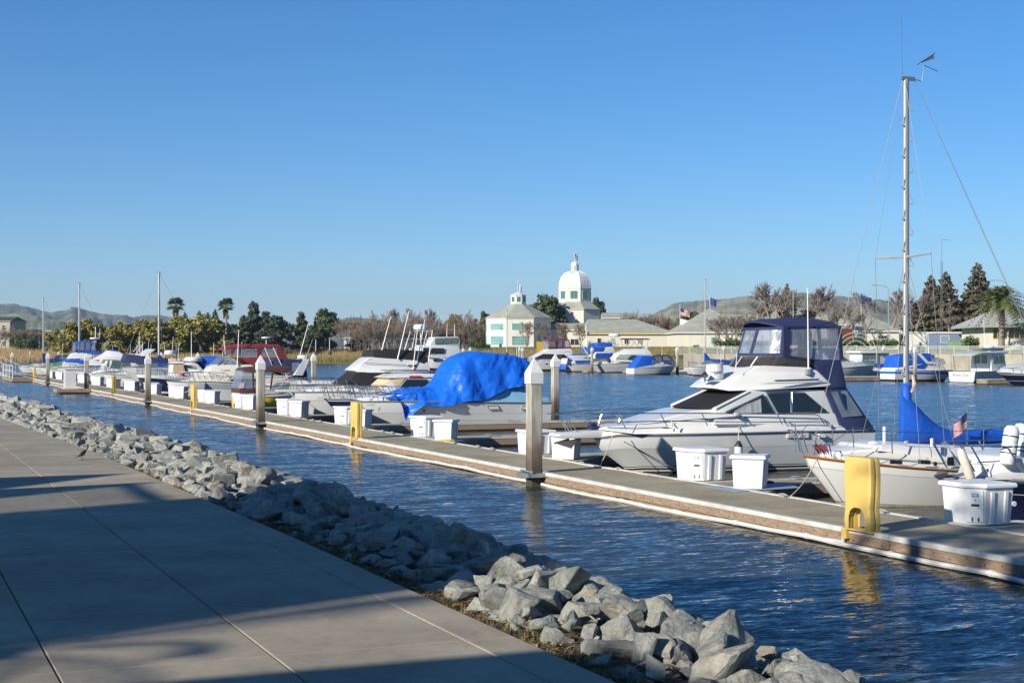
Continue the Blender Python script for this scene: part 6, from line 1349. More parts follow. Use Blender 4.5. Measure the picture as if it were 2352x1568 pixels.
# ---------------------------------------------------------------- hills
def hill_mat(name, grass, trees, scale):
    m = M(name, grass, .95, var=.2, scale=scale, col2=trees); n = m.node_tree.nodes
    for q in n:
        if q.type == 'VALTORGB': q.color_ramp.elements[0].position = .47; q.color_ramp.elements[1].position = .54
        if q.type == 'TEX_NOISE': q.inputs['Detail'].default_value = 12; q.inputs['Roughness'].default_value = .72
    return m
def hill(name, ridge, t, depth, mat, seed, rough=1.):
    k = pxm(t); m = MB(); xs_ = [p[0] for p in ridge]; px = xs_[0]; NXh = int((xs_[-1]-xs_[0])/4); NYh = 16
    for i in range(NXh+1):
        px = xs_[0]+(xs_[-1]-xs_[0])*i/NXh; zr = (804-interp(ridge, px))*k
        for j in range(NYh+1):
            v = j/NYh*1.5; tt = t-depth+depth*v
            f = (math.sin(min(1, v)*math.pi/2)**1.3) if v <= 1 else math.cos((v-1)*math.pi)
            nn = noise.noise(Vector((px*.012+seed, v*2.2, seed)))*.28+noise.noise(Vector((px*.04+seed, v*5, seed)))*.12+noise.noise(Vector((px*.16, v*14, seed)))*.04
            w_ = .35+.65*min(1, abs(v-1)*3)
            p = at_t(px, HY, tt); m.v.append((p.x, p.y, 3+max(0, zr*tt/t*f*(1+nn*rough*w_))+noise.noise(Vector((px*.3, v*3, 9)))*k*1.3*(f > .5)))
    for i in range(NXh):
        for j in range(NYh): a = i*(NYh+1)+j; m.f.append((a, a+NYh+1, a+NYh+2, a+1)); m.m.append(0)
    return m.build(name, mat, kind='structure', smooth=1.2, nrm=False)
hm1 = hill_mat('hill_near_grass', (.21, .235, .085), (.15, .165, .06), .008); hm2 = hill_mat('hill_far_wooded', (.17, .17, .085), (.035, .05, .028), .011); hm3 = hill_mat('hill_right', (.28, .245, .15), (.15, .15, .085), .007)
hill('hill', [(-300, 715), (-100, 690), (0, 700), (20, 698), (55, 706), (95, 712), (120, 716), (150, 712), (165, 706), (200, 712), (250, 722), (300, 730), (345, 742), (420, 760), (520, 780)], 5200, 1500, hm2, 3.3)
hill('hill', [(-300, 745), (0, 722), (40, 720), (80, 724), (130, 735), (180, 748), (240, 760), (320, 785)], 3600, 900, hm1, 8.1, .6)
hill('hill', [(280, 780), (310, 726), (335, 720), (365, 722), (400, 730), (520, 744), (700, 752), (765, 736), (800, 728), (850, 732), (900, 745), (1000, 752), (1150, 760), (1300, 765), (1500, 762)], 5600, 1200, hm2, 5.7, .6)
hill('hill', [(1420, 770), (1480, 728), (1530, 708), (1545, 698), (1600, 690), (1660, 684), (1720, 680), (1780, 676), (1850, 672), (1920, 678), (1990, 686), (2060, 692), (2160, 700), (2300, 706), (2500, 712), (2900, 720)], 4200, 1200, hm3, 1.9, .6)
# ================================================================ vegetation
random.seed(77)
bark = M('bark', (.10, .075, .055), .9, var=.3, scale=3); barkl = M('pale_bark', (.24, .19, .15), .9, var=.25, scale=3); twig = M('bare_twigs', (.17, .14, .115), .9, var=.2, scale=1.); twigr = M('reddish_twigs', (.21, .16, .115), .9, var=.2, scale=1.)
def leafm(n, c, isl=.35): return M(n, c, .65, var=.15, scale=.4, island=isl, spec=.3)
lf_y = leafm('acacia_leaf', (.24, .215, .045)); lf_d = leafm('pine_leaf', (.065, .085, .036)); lf_dd = leafm('dark_oak_leaf', (.045, .060, .034)); lf_b = leafm('bush_leaf', (.07, .105, .03)); lf_r = leafm('redwood_leaf', (.10, .085, .045)); lf_p = leafm('palm_leaf', (.13, .165, .05)); lf_pd = M('palm_dead_frond', (.24, .17, .09), .9, var=.2, island=.25)
lf_g = leafm('grey_pine_leaf', (.075, .085, .055))
def blob_leaves(m, blobs, n, s, rnd, flat=0., mi=0):
    tot = sum(b_[3]*b_[4]*b_[5] for b_ in blobs)**1.
    for b_ in blobs:
        k = max(8, int(n*(b_[3]*b_[4]*b_[5])/tot))
        for i in range(k):
            v = Vector((rnd.gauss(0, 1), rnd.gauss(0, 1), rnd.gauss(0, 1))).normalized(); rr = rnd.random()**.33
            rr *= 1+.22*noise.noise(v*2.2+Vector(b_[:3]))
            p = Vector((b_[0]+v.x*b_[3]*rr, b_[1]+v.y*b_[4]*rr, b_[2]+v.z*b_[5]*rr))
            nn = (v*.8+Vector((rnd.gauss(0, .6), rnd.gauss(0, .6), rnd.gauss(.25, .6)))).normalized()
            a = nn.orthogonal().normalized(); a.rotate(Matrix.Rotation(rnd.random()*6.28, 3, nn)); c = nn.cross(a); z = s*rnd.uniform(.6, 1.4)
            m.add([p-a*z-c*z*.45, p+a*z*.2-c*z*.6, p+a*z+c*z*.1, p-a*z*.1+c*z*.6], [(0, 1, 2, 3)], mi)
def tree_mesh(kind, seed):
    """crown and trunk meshes for a tree of unit height (z 0..1)"""
    rnd = random.Random(seed); m = MB(); t = MB()
    if kind == 'acacia':
        bl = [(0, 0, .55, .28, .28, .3)]
        for i in range(32): a = rnd.random()*6.28; z = rnd.uniform(.03, .92); r = .36*math.sin(min(1, (1.08-z)/.55)*1.57); bl.append((math.cos(a)*r, math.sin(a)*r, z, .12*rnd.uniform(.7, 1.2), .12*rnd.uniform(.7, 1.2), .085*rnd.uniform(.7, 1.3)))
        blob_leaves(m, bl, 5200, .036, rnd); t.tube([(0, 0, 0), (.01, 0, .3), (.03, .01, .6)], [.035, .025, .01], 6)
    elif kind == 'pine':
        t.tube([(0, 0, 0), (.01, 0, .5), (0, 0, .95)], [.03, .02, .006], 6)
        bl = []
        for i in range(34):
            z = .05+.93*(i/33); r = (.30*(1-z)**.75+.03)*rnd.uniform(.55, 1.1); a = i*2.4; bl.append((math.cos(a)*r*.75, math.sin(a)*r*.75, z, .11*(1.15-z*.7), .11*(1.15-z*.7), .055)); t.tube([(0, 0, z-.03), (math.cos(a)*r, math.sin(a)*r, z)], [.008, .003], 4)
        blob_leaves(m, bl, 4800, .03, rnd)
    elif kind == 'redwood':
        t.tube([(0, 0, 0), (0, 0, .97)], [.028, .005], 6); bl = []
        for i in range(60):
            z = .08+.91*(i/59); r = (.27*(1-z)**.8+.01)*rnd.uniform(.8, 1.05); a = i*2.4; bl.append((math.cos(a)*r*.7, math.sin(a)*r*.7, z, .10*(1.15-z), .10*(1.15-z), .035))
        blob_leaves(m, bl, 5600, .022, rnd)
    elif kind == 'oak':
        t.tube([(0, 0, 0), (.01, 0, .35), (.02, .02, .6)], [.04, .03, .015], 6); bl = [(0, 0, .58, .34, .34, .26)]
        for i in range(24): a = rnd.random()*6.28; z = rnd.uniform(.08, .92); r = .45*math.sin(min(1, (1.05-z)/.6)*1.57)*rnd.uniform(.6, 1); bl.append((math.cos(a)*r, math.sin(a)*r, z, .13, .13, .08))
        blob_leaves(m, bl, 5200, .034, rnd)
    elif kind in ('bare', 'thicket', 'myrtle'):
        def br(p, d, L, r, dep):
            q = p+d*L; t_ = m if dep <= 2 else t
            mid = p.lerp(q, .5)+Vector((rnd.gauss(0, .04), rnd.gauss(0, .04), rnd.gauss(0, .02)))*L
            t_.tube([p, mid, q], [max(r, .0035), max(r*.85, .0032), max(r*.7, .003)], 3 if dep < 3 else 5)
            if dep == 0: return
            for i in range(3 if dep > 1 else 5):
                e = (d+Vector((rnd.gauss(0, .48), rnd.gauss(0, .48), rnd.gauss(.12, .25)))).normalized(); br(p.lerp(q, rnd.uniform(.55, 1)), e, L*rnd.uniform(.6, .82), r*.6, dep-1)
        if kind == 'bare': br(Vector((0, 0, 0)), Vector((0, 0, 1)), .27, .022, 5)
        elif kind == 'myrtle':
            for i in range(5): a = i*1.256; br(Vector((0, 0, 0)), Vector((math.cos(a)*.32, math.sin(a)*.32, 1)).normalized(), .34, .018, 4)
        else:
            for i in range(9): a = i*.7; br(Vector((math.cos(a)*.25, math.sin(a)*.25, 0)), Vector((math.cos(a)*.2, math.sin(a)*.2, 1)).normalized(), .3, .012, 4)
    elif kind == 'bush':
        bl = [(rnd.uniform(-.5, .5), rnd.uniform(-.4, .4), rnd.uniform(.25, .65), .32, .3, .3) for i in range(10)]; blob_leaves(m, bl, 1500, .055, rnd); t.tube([(0, 0, 0), (0, 0, .4)], .03, 4)
    zm = max(v[2] for v in m.v); wm = max(math.hypot(v[0], v[1]) for v in m.v)
    kx = 1/zm if kind not in ('bare', 'thicket', 'myrtle') else 1/zm*.92
    for q in (m, t): q.v = [(x*kx, y*kx, z/zm) for x, y, z in q.v]
    return m, t
PROTO = {}
def tree(kind, name, label, px, top, base, t, wscale=1., leaf=None, bk=bark, group=None, var=2):
    key = (kind, leaf.name if leaf else '', random.randrange(var), bk.name)
    k = pxm(t); h = (base-top)*k; p = place(px, t); z0 = (804-base)*k+CZ
    if key not in PROTO:
        m, tr_ = tree_mesh(kind, hash(key[2])+len(kind)*7+key[2]*13)
        r = empty(name, (p.x, p.y, z0)); c = m.build('crown', leaf, r, nrm=False); tr_.build('trunk', bk, r, smooth=.8, nrm=False); PROTO[key] = r
    else: r = copy_tree(PROTO[key]); r.name = name
    r.location = (p.x, p.y, z0); r.scale = (h*wscale, h*wscale, h); r.rotation_euler.z = random.random()*6.28
    tag(r, label, 'tree' if kind != 'bush' else 'bush', group); return r
def nth(i): return ordw[i] if i < len(ordw) else f'{i+1}th'
# yellow-green acacias on the left
ac = [(123, 752, .8), (170, 738, 1.0), (215, 731, 1.0), (275, 738, 1.0), (318, 733, 1.0), (352, 728, 1.0), (392, 733, .9), (425, 724, .9), (462, 719, 1.1), (497, 742, .9), (250, 755, 1.1), (145, 770, 1.0), (300, 760, 1.0), (370, 752, .9), (412, 762, .9), (475, 757, .9), (520, 765, .9), (440, 745, .9)]
for i, (x, y, w) in enumerate(sorted(ac)): tree('acacia', 'acacia_tree', f'bushy yellow-green tree on the far left shore, {nth(i)} from the left', x, y, 806, 415-(i % 3)*7, w*1.3, lf_y, group='yellow-green trees beyond the left slips')
for i, (x, y, w) in enumerate(((300, 742, .9), (540, 742, 1.), (405, 738, 1.), (505, 735, 1.0))): tree('oak', 'oak_tree', f'dark green tree behind the yellow-green row, {nth(i)} listed from its left', x, y, 804, 445, w, lf_dd, group='dark trees behind the yellow-green row')
for x, y, lab in ((458, 712, 'slim blue-green conifer tip rising behind the left row'), (494, 709, 'second slim conifer tip left of the right fan palm'), (478, 716, 'small conifer between the slim conifer tips'), (425, 716, 'small conifer tip right of the left fan palm')): tree('redwood', 'conifer', lab, x, y, 800, 480, 1.2, lf_g)
tree('pine', 'pine_tree', 'tall blue-green conifer left of the dark round trees', 583, 690, 803, 410, 1.0, lf_g); tree('pine', 'pine_tree', 'shorter conifer leaning on the tall blue-green conifer', 560, 722, 803, 405, 1.2, lf_d); tree('pine', 'pine_tree', 'conifer behind the tall blue-green conifer', 610, 712, 803, 420, 1.2, lf_d)
tree('oak', 'oak_tree', 'large dark round tree right of the tall conifer', 640, 722, 803, 408, 1.15, lf_dd); tree('oak', 'oak_tree', 'grey-green bushy tree below the large dark round tree', 615, 752, 804, 398, 1.5, lf_g)
tree('pine', 'pine_tree', 'dark conifer above the reeds, left of the broad pine', 692, 714, 803, 408, .95, lf_d); tree('oak', 'pine_tree', 'broad dark green pine above the reed bank', 752, 706, 803, 412, .95, lf_d); tree('oak', 'pine_tree', 'lower limb mass of the broad pine on its left', 722, 745, 803, 405, 1.1, lf_d); tree('pine', 'pine_tree', 'small green tree right of the broad pine', 822, 738, 803, 415, 1.5, lf_d)
for i, x in enumerate((800, 830, 852, 880, 905, 930, 955, 980, 1003, 1030, 1055, 1078, 1098)): tree('thicket', 'bare_tree', f'leafless brown tree in the thicket left of the octagonal hall, {nth(i)} from the left', x, 722+14*math.sin(i*1.7), 803, 400-(i % 3)*12, .62, twigr, bark, 'leafless thicket left of the hall', 3)
for i, x in enumerate((845, 895, 940, 990, 1040, 1085)): tree('thicket', 'bare_tree', f'low reddish bare shrub in front of the thicket, {nth(i)} from the left', x, 752, 803, 380, 1.3, twigr, bark, 'low bare shrubs before the thicket', 3)
for i, x in enumerate((905, 940, 980)): tree('bare', 'poplar_tree', f'tall thin bare tree above the thicket, {nth(i)} from the left', x, 705, 803, 430, .6, twig, barkl, 'tall bare trees above the thicket')
tree('oak', 'oak_tree', 'round olive-green tree above the thicket', 1040, 719, 790, 440, .9, lf_y); tree('oak', 'oak_tree', 'small dark tree left of the octagonal hall roof', 1115, 712, 800, 450, .5, lf_d); tree('oak', 'oak_tree', 'small round green tree beside the thicket', 1088, 730, 800, 445, .6, lf_d)
tree('oak', 'oak_tree', 'dark green tree between the octagonal hall and the dome', 1246, 672, 795, 392, .95, lf_d); tree('oak', 'oak_tree', 'slender tree peeking right of the dome', 1375, 680, 795, 430, .5, lf_d)
for i, (x, y) in enumerate(((1210, 735), (1249, 740), (1291, 738), (1334, 740))): tree('myrtle', 'crape_myrtle', f'pruned bare round-headed tree before the hall entrance, {nth(i)} from the left', x, y, 797, 345, .75, twigr, barkl, 'pruned trees before the hall')
for i, (x, y) in enumerate(((1455, 712), (1480, 708), (1505, 716), (1530, 720), (1550, 724))): tree('thicket', 'bare_tree', f'bare reddish tree behind the long wing, {nth(i)} from the left', x, y, 797, 400, .6, twigr, bark, 'bare trees behind the long wing', 3)
tree('oak', 'oak_tree', 'dense green tree left of the pyramid roof', 1590, 713, 797, 350, 1.0, lf_b); tree('oak', 'oak_tree', 'dense green tree touching the pyramid roof eave', 1620, 725, 797, 352, 1.0, lf_b)
tree('redwood', 'redwood_tree', 'dark conifer behind the largest bare tree', 1808, 650, 797, 330, 1.1, lf_r)
for i, (x, y, w) in enumerate(((1770, 643, .62), (1795, 655, .6), (1860, 650, .55), (1958, 668, .6), (1930, 690, .6), (2052, 660, .62), (1700, 708, .7), (1676, 716, .8), (2105, 668, .5), (2180, 700, .6), (1900, 680, .5), (1840, 672, .6), (1990, 690, .6), (2080, 690, .6), (1735, 690, .7))):
    tree('bare' if i not in (6, 7) else 'thicket', 'bare_tree', f'leafless street tree above the navy canvas and hedge, {nth(i)} of the group', x, y, 797, 285+(i % 3)*8, w*1.5, twig, barkl, 'leafless street trees on the right shore', 3)
for x, y, w, lab in ((2138, 630, .8, 'left of two close redwoods behind the mast'), (2172, 622, .85, 'taller of two close redwoods behind the mast'), (2246, 602, .85, 'tallest dark redwood left of the big palm'), (2110, 690, 1.3, 'low dark conifer mass at the foot of the close redwoods')): tree('redwood', 'redwood_tree', lab, x, y, 800, 320, w*1.7, lf_r)
for i in range(10):
    x = 1668+i*41; p = place(x, 258); tree('bush', 'hedge_bush', f'clipped green hedge bush behind the railing, {nth(i)} from the left', x, 776+(i % 3), 800, 258, 1.6, lf_b, group='hedge behind the railing')
for x, y, lab in ((1598, 791, 'low bush at the long wing corner'), (1700, 788, 'low bush below the pyramid hall'), (2232, 768, 'round bush under the big palm'), (1096, 782, 'dark bush left of the octagonal hall'), (1120, 788, 'low bush at the foot of the octagonal hall')): tree('bush', 'bush', lab, x, y, 801, 268 if x > 1500 else 350, 1.3, lf_b)
tree('bush', 'bush', 'green bush near the left edge below the town blocks', 52, 768, 803, 430, 1.2, lf_b)
for i, x in enumerate((10, 35, 60, 85)): tree('thicket', 'bare_tree', f'brown bare tree below the town blocks, {nth(i)} from the left', x, 745+(i % 2)*8, 803, 480, .8, twigr, bark, 'bare trees below the town blocks', 3)
# fan palms
def palm(label, px, top, base, t, crown, droop_skirt=True, name='fan_palm', date=False):
    k = pxm(t); p = place(px, t); z0 = (804-base)*k+CZ; H = (base-top)*k-crown*.55; r = empty(name, (p.x, p.y, z0), label, 'palm tree'); rnd = random.Random(px)
    m = MB(); m.tube([(0, 0, 0), (.1, 0, H*.5), (0, 0, H)], [crown*.13, crown*.09, crown*.085] if not date else [crown*.09, crown*.075, crown*.075], 8); m.build('trunk', barkl, r, smooth=.8)
    m = MB(); n = 90 if not date else 150
    for i in range(n):
        a = rnd.random()*6.28; el = rnd.uniform(-.5, 1.35) if not date else rnd.uniform(-.35, 1.45); L = crown*rnd.uniform(.75, 1.0)
        d = Vector((math.cos(a)*math.cos(el), math.sin(a)*math.cos(el), math.sin(el))); pts = []
        for j in range(7): u = j/6; q = Vector((0, 0, H))+d*L*u; q.z -= (L*.55 if date else L*.32)*u*u; pts.append(q)
        side = d.cross(Vector((0, 0, 1))).normalized()
        if date:
            for j in range(1, 7):
                for f in (0, .5):
                    q = pts[j-1].lerp(pts[j], f); tang = (pts[j]-pts[j-1]).normalized(); ll = L*.2*(1-.5*abs(j/6-.4))
                    for sg in (-1, 1): e = q+(side*sg*.8+tang*.7+Vector((0, 0, -.15))).normalized()*ll; m.add([q-tang*L*.022, q+tang*L*.024, e], [(0, 1, 2)])
            for j in range(6): m.add([pts[j]-side*.03, pts[j]+side*.03, pts[j+1]+side*.02, pts[j+1]-side*.02], [(0, 1, 2, 3)])
        else:
            c = pts[3]; 
            for j in range(9):
                ang = (j-4)*.3; dirv = (d*math.cos(ang)+side*math.sin(ang)); e = c+dirv*L*.55; e.z -= L*.10; w_ = side*math.cos(ang)-d*math.sin(ang)
                m.add([c, c.lerp(e, .5)+w_*L*.07, e, c.lerp(e, .5)-w_*L*.07], [(0, 1, 2, 3)])
            m.add([Vector((0, 0, H))-side*.02, Vector((0, 0, H))+side*.02, c+side*.02, c-side*.02], [(0, 1, 2, 3)])
    m.build('crown', lf_p, r, nrm=False)
    if droop_skirt:
        m = MB()
        for i in range(70): a = rnd.random()*6.28; z1 = H-rnd.random()*crown*.9; q = Vector((math.cos(a), math.sin(a), 0)); m.add([q*crown*.08+Vector((0, 0, z1)), q*crown*rnd.uniform(.2, .34)+Vector((0, 0, z1-crown*.3)), q*crown*.22+Vector((0, 0, z1-crown*.55))], [(0, 1, 2)])
        m.build('dead_frond_skirt', lf_pd, r, nrm=False)
    return r
palm('left of two tall fan palms above the yellow-green trees', 404, 686, 800, 445, 3.3); palm('right of two tall fan palms, with bare slender trunk', 519, 687, 800, 430, 3.0)
palm('small feathery date palm before the beige block at left', 127, 752, 800, 470, 5.5, False, 'date_palm', True); palm('short scruffy palm beside the fan palm trunk', 530, 768, 803, 405, 2.2)
palm('large feathery date palm left of the dark-window hall', 2300, 648, 800, 252, 6.2, False, 'date_palm', True)
# reeds
reed = M('dry_reed', (.30, .205, .10), .9, var=.2, island=.35); reedg = M('green_reed', (.15, .14, .035), .9, var=.2, island=.3)
m = MB(); rnd = random.Random(9)
for i in range(26000):
    px = rnd.uniform(-20, 905); o_ = rnd.random()**1.2*42; t = interp(SHORE, px)+1+o_; zb = .3+min(1, o_/42)*2.6; p = place(px, t)
    h = rnd.uniform(1.0, 2.1)*(1+.5*noise.noise(Vector((px*.03, o_*.1, 0)))); w_ = rnd.uniform(.05, .12); lean = rnd.gauss(0, .3)
    m.add([(p.x-w_*CY, p.y+w_*SY, zb-.2), (p.x+w_*CY, p.y-w_*SY, zb-.2), (p.x+lean*CY, p.y-lean*SY, zb+h)], [(0, 1, 2)], 0 if (rnd.random() < .8 - .55*(o_ < 9)*(px > 640)) else 1)
o = m.build('reed_bed', [reed, reedg], nrm=False); tag(o, 'wide bed of dry tan reeds along the far left shore', 'reeds', kind='stuff')
m = MB()
for i in range(9000):
    px = rnd.uniform(880, 1600); o_ = rnd.random()*30; t = interp(SHORE, px)+1+o_; zb = interp(BANKZ, px)+(gz(px)-interp(BANKZ, px))*min(1, max(0, o_-5)/40); p = place(px, t); h = rnd.uniform(.3, .9); w_ = rnd.uniform(.06, .14); lean = rnd.gauss(0, .2)
    m.add([(p.x-w_*CY, p.y+w_*SY, zb-.2), (p.x+w_*CY, p.y-w_*SY, zb-.2), (p.x+lean*CY, p.y-lean*SY, zb+h)], [(0, 1, 2)], 0 if rnd.random() < .3 else 1)
o = m.build('bank_grass', [reed, reedg], nrm=False); tag(o, 'rough green and tan grass on the bank below the halls', 'grass', kind='stuff')
# lamps, poles, flags
def lamp(label, px, top, base, t, arm):
    k = pxm(t); p = place(px, t); z0 = (804-base)*k+CZ; H = (base-top)*k; r = empty('street_lamp', (p.x, p.y, z0), label, 'street lamp', 'street lamps on the right shore', rz=-YAW)
    m = MB(); m.tube([(0, 0, 0), (0, 0, H*.96)], [.11, .07], 6); m.build('pole', galv, r); m = MB(); m.tube([(0, 0, H*.95), (arm*.35, 0, H), (arm, 0, H*1.01)], .05, 5); m.build('arm', galv, r)
    MB().box(min(arm, arm*1.35), max(arm, arm*1.35), -.12, .12, H*1.0, H*1.0+.14).build('lamp_head', galv, r, bev=.03)
lamp('street lamp with arm above the largest bare tree', w7(815), v7(235), 800, 275, -2.2); lamp('street lamp with arm left of the sailing boat mast', w7(1450), v7(205), 797, 265, -2.2); lamp('street lamp with arm above the big palm', w7(2236), v7(172), 800, 285, -2.4); lamp('street lamp with arm by the town blocks at left', x4(382), y4(395), 800, 600, 2.2)
def pole(label, px, top, base, t, flags, name='flag_pole'):
    k = pxm(t); p = place(px, t); z0 = (804-base)*k+CZ; H = (base-top)*k; r = empty(name, (p.x, p.y, z0), label, 'flag pole', rz=-YAW); m = MB(); m.tube([(0, 0, 0), (0, 0, H)], [.09, .05], 6); m.build('pole', flashm, r)
    for dz, w_, h_, kd in flags: flag(r, H-dz, w_, h_, kd, 1., .35, .08)
pole('white flag pole with american flag over a white flag', w7(61), v7(325), 798, 330, [(.9, 2.2, 1.5, 'us'), (3.2, 1.9, 1.3, flagw)]); pole('flag pole with blue flag between the bare trees', w7(1268), v7(262), 798, 300, [(.2, 2.0, 1.6, flagb)])
# lattice antenna mast
k = pxm(300); p = place(2163, 300); H = (797-545)*k; r = empty('antenna_mast', (p.x, p.y, 3.6), 'thin lattice radio mast in front of the close redwoods', 'antenna'); m = MB()
for a in (0, 2.09, 4.19): m.tube([(.25*math.cos(a), .25*math.sin(a), 0), (.18*math.cos(a), .18*math.sin(a), H*.8)], .03, 4)
m.build('lattice_leg', dsteel, r, nrm=False); m = MB()
for i in range(34):
    for j in range(3): a, c = j*2.09, (j+1)*2.09; m.tube([(.23*math.cos(a), .23*math.sin(a), H*.8*i/34), (.23*math.cos(c), .23*math.sin(c), H*.8*(i+1)/34)], .018, 3)
m.build('lattice_brace', dsteel, r, nrm=False); m = MB(); m.tube([(0, 0, H*.8), (0, 0, H)], .03, 4); m.tube([(-.2, 0, H), (1.5, -.5, H-.15)], .03, 4); m.build('aerial', dsteel, r, nrm=False)
# park lamps and banner-like posts in the reeds
for i, (x, y) in enumerate(((x3(378), y3(225)), (x3(488), y3(225)), (x3(1655), y3(165)))):
    kk = pxm(360); p = place(x, 360); r = empty('lamp_post', (p.x, p.y, 2.6), ['left of two white posts with brown baskets in the reeds', 'right of two white posts with brown baskets in the reeds', 'dark lamp post left of the octagonal hall'][i], 'post')
    MB().tube([(0, 0, -.5), (0, 0, (800-y)*kk+.6)], .08, 6).build('pole', flashm if i < 2 else blackp, r); MB().lathe([(.1, 0), (.45, .1), (.5, .8), (.1, 1.0)], (0, 0, -.3 if i < 2 else (800-y)*kk+.3), 8).build('basket' if i < 2 else 'lantern', bark if i < 2 else blackp, r, smooth=.7)
# ================================================================ boats and docks across the basin
fd_m = M('far_dock_wood', (.24, .20, .15), .9, var=.25, scale=1.5)
def far_dock(label, pts, wid=1.6, z=.42):
    a, c = Vector((*pts[0], 0)), Vector((*pts[1], 0)); L = (c-a).length; o = empty('far_dock', a, label, 'dock', 'docks across the basin', rz=math.atan2(c.y-a.y, c.x-a.x))
    n = max(1, int(L/4))
    for i in range(n): MB().box(i*L/n+.02, (i+1)*L/n-.02, 0, wid, .08, z).build('deck_section', fd_m, o); 
    MB().box(.2, L-.2, .1, wid-.1, -.3, .075).build('float', floatm, o); MB().box(0, L, -.05, -.003, z-.1, z+.02).build('bumper_strip', fend, o)
def fpt(conv, p, Y): q = at_Y(*conv(*p), Y); return (q.x, q.y)
far_dock('finger dock before the white cruiser across the basin', (fpt(F6, (1640, 460), 198), fpt(F6, (2200, 460), 198)))
far_dock('finger dock left of the far white sedan bow', (fpt(F6, (1140, 460), 206), fpt(F6, (1245, 460), 206)), 2)
far_dock('finger dock before the white skiff across the basin', (fpt(F6, (2190, 480), 192), fpt(F6, (2560, 480), 192)), 1.4)
far_dock('long finger dock right of the navy canvas', (fpt(F7, (-200, 700), 139), fpt(F7, (780, 700), 139)), 1.8, .55)
far_dock('short finger dock before the grey cabin boat bow', (fpt(F7, (1900, 740), 121), fpt(F7, (2260, 740), 121)), 1.6, .55)
far_dock('main dock running behind the far right boats', ((at_t(1560, 804, 226).x, at_t(1560, 804, 226).y), (at_t(2500, 804, 196).x, at_t(2500, 804, 196).y)), 2.4)
far_dock('main dock running behind the far boats below the dome', ((at_t(960, 804, 262).x, at_t(960, 804, 262).y), (at_t(1555, 804, 240).x, at_t(1555, 804, 240).y)), 2.4)
fp = None
for i, (conv, x, top, t, lab) in enumerate(((F6, 290, 138, 262, 'left of a close pair of white-capped piles below the octagonal hall'), (F6, 328, 146, 255, 'right of a close pair of white-capped piles below the octagonal hall'), (F6, 1197, 140, 226, 'white-capped pile left of the far white sedan'), (F6, 1876, 125, 236, 'white pile cap above the far white sedan roof'), (F6, 2266, 135, 214, 'white-capped pile right of the far white sedan'),
        (F7, 637, 280, 196, 'white-capped pile above the houseboat roof'), (F7, 968, 282, 188, 'farther of two white-capped piles beside the mast'), (F7, 1018, 294, 158, 'nearer of two white-capped piles beside the mast'), (SD, 308, 428, 226, 'white pile cap left of the navy canvas front'), (Z3, 1130, 308, 262, 'small white pile cap left of the white trawler'), (Z3, 1552, 310, 262, 'left of two white pile caps above the blue tarp'), (Z3, 1608, 305, 266, 'right of two white pile caps above the blue tarp'))):
    px, py = conv(x, top); p = at_t(px, 804, t); h = CZ+(804-py)/FPX*t
    r = copy_tree(opile); r.location = (p.x, p.y, h-3.2); tag(r, lab, 'pile', 'white-capped piles across the basin')
bl_ = M('blue_stripe', (.02, .09, .45), .4)
# big white sedan across the basin
B = Boat('far_sedan', 'white sedan cruiser with green-tinted windows and brown aft canvas across the basin', 205.5, F6, (1160, 365))
B.hull([(1162, 368), (1400, 355), (1700, 345), (2110, 352)], [(1195, 400), (1240, 440), (1265, 468)], 1.9, [hullw, gel, stripeg, antir, antif], [(.06, 1), (.30, 0), (.32, 2), (.66, 0), (.72, 3), (1, 4)])
B.loft('foredeck', gel, [(1200, 362, .4), (1300, 330, .9), (1480, 315, 1.2), (2090, 335, 1.6), (2100, 352, 1.7), (1500, 355, 1.5)], 1.2, bev=.06)
hs_ = B.loft('cabin', gel, [(1470, 320, 1.2), (1545, 232, 1.0), (1960, 240, 1.25), (2000, 350, 1.6), (1500, 340, 1.4)], 1.2, bev=.05)
B.panel('windshield', M('green_tint_glass', (.30, .42, .34), .1), [(1490, 290, 1.28), (1540, 236, 1.1), (1690, 242, 1.2), (1630, 300, 1.35)], 1.3, hs_, th=.05)
for p_ in ([(1640, 300), (1700, 244), (1775, 246), (1775, 304)], [(1785, 304), (1785, 248), (1865, 252), (1945, 312)]): B.panel('side_window', glassd, p_, 1.42, hs_, th=.05)
B.loft('flybridge', gel, [(1520, 226, .9), (1600, 190, .9), (1650, 165, .9), (1890, 165, 1.0), (1950, 235, 1.3), (1540, 240, 1.1)], 1., bev=.06)
B.loft('aft_canvas', brownc, [(1955, 240, 1.2), (2075, 248, 1.25), (2100, 340, 1.6), (1980, 340, 1.55)], 1.3, bev=.04); B.panel('aft_window', vinyl, [(1985, 262), (2060, 264), (2072, 330), (2000, 330)], 1.48, th=.05)
bmn = B.loft('bimini', brownc, [(1600, 42, .9), (1640, 34, .8), (1900, 36, .8), (1940, 48, .9), (1900, 52, .95), (1640, 50, .95)], .9, bev=.03)
for a in ((1625, 50, 1660, 170), (1900, 50, 1880, 165), (1760, 46, 1660, 170), (1760, 46, 1870, 165)): B.tube('bimini_brace', dsteel, [a[:2], a[2:]], .9, .03, bmn, both=True)
B.rail(None, .7, 8, t1=.5, lean=.3); B.panel('hull_window', blackp, [(1530, 335), (1560, 325), (1690, 330), (1690, 340)], 1.55, th=.05); x, z = B.q((1405, 320), .9); MB().lathe([(.1, -.35), (.3, -.25), (.3, .35), (.1, .4)], (x, -.9, z), 8).build('deck_cowl', blackp, B.r, smooth=.8); radome(B, (1480, 15), .9, .5, .2); m = MB(); x, z = B.q((1480, 15), .2); m.tube([(x, -.2, z-7), (x, -.2, z)], .05, 5)
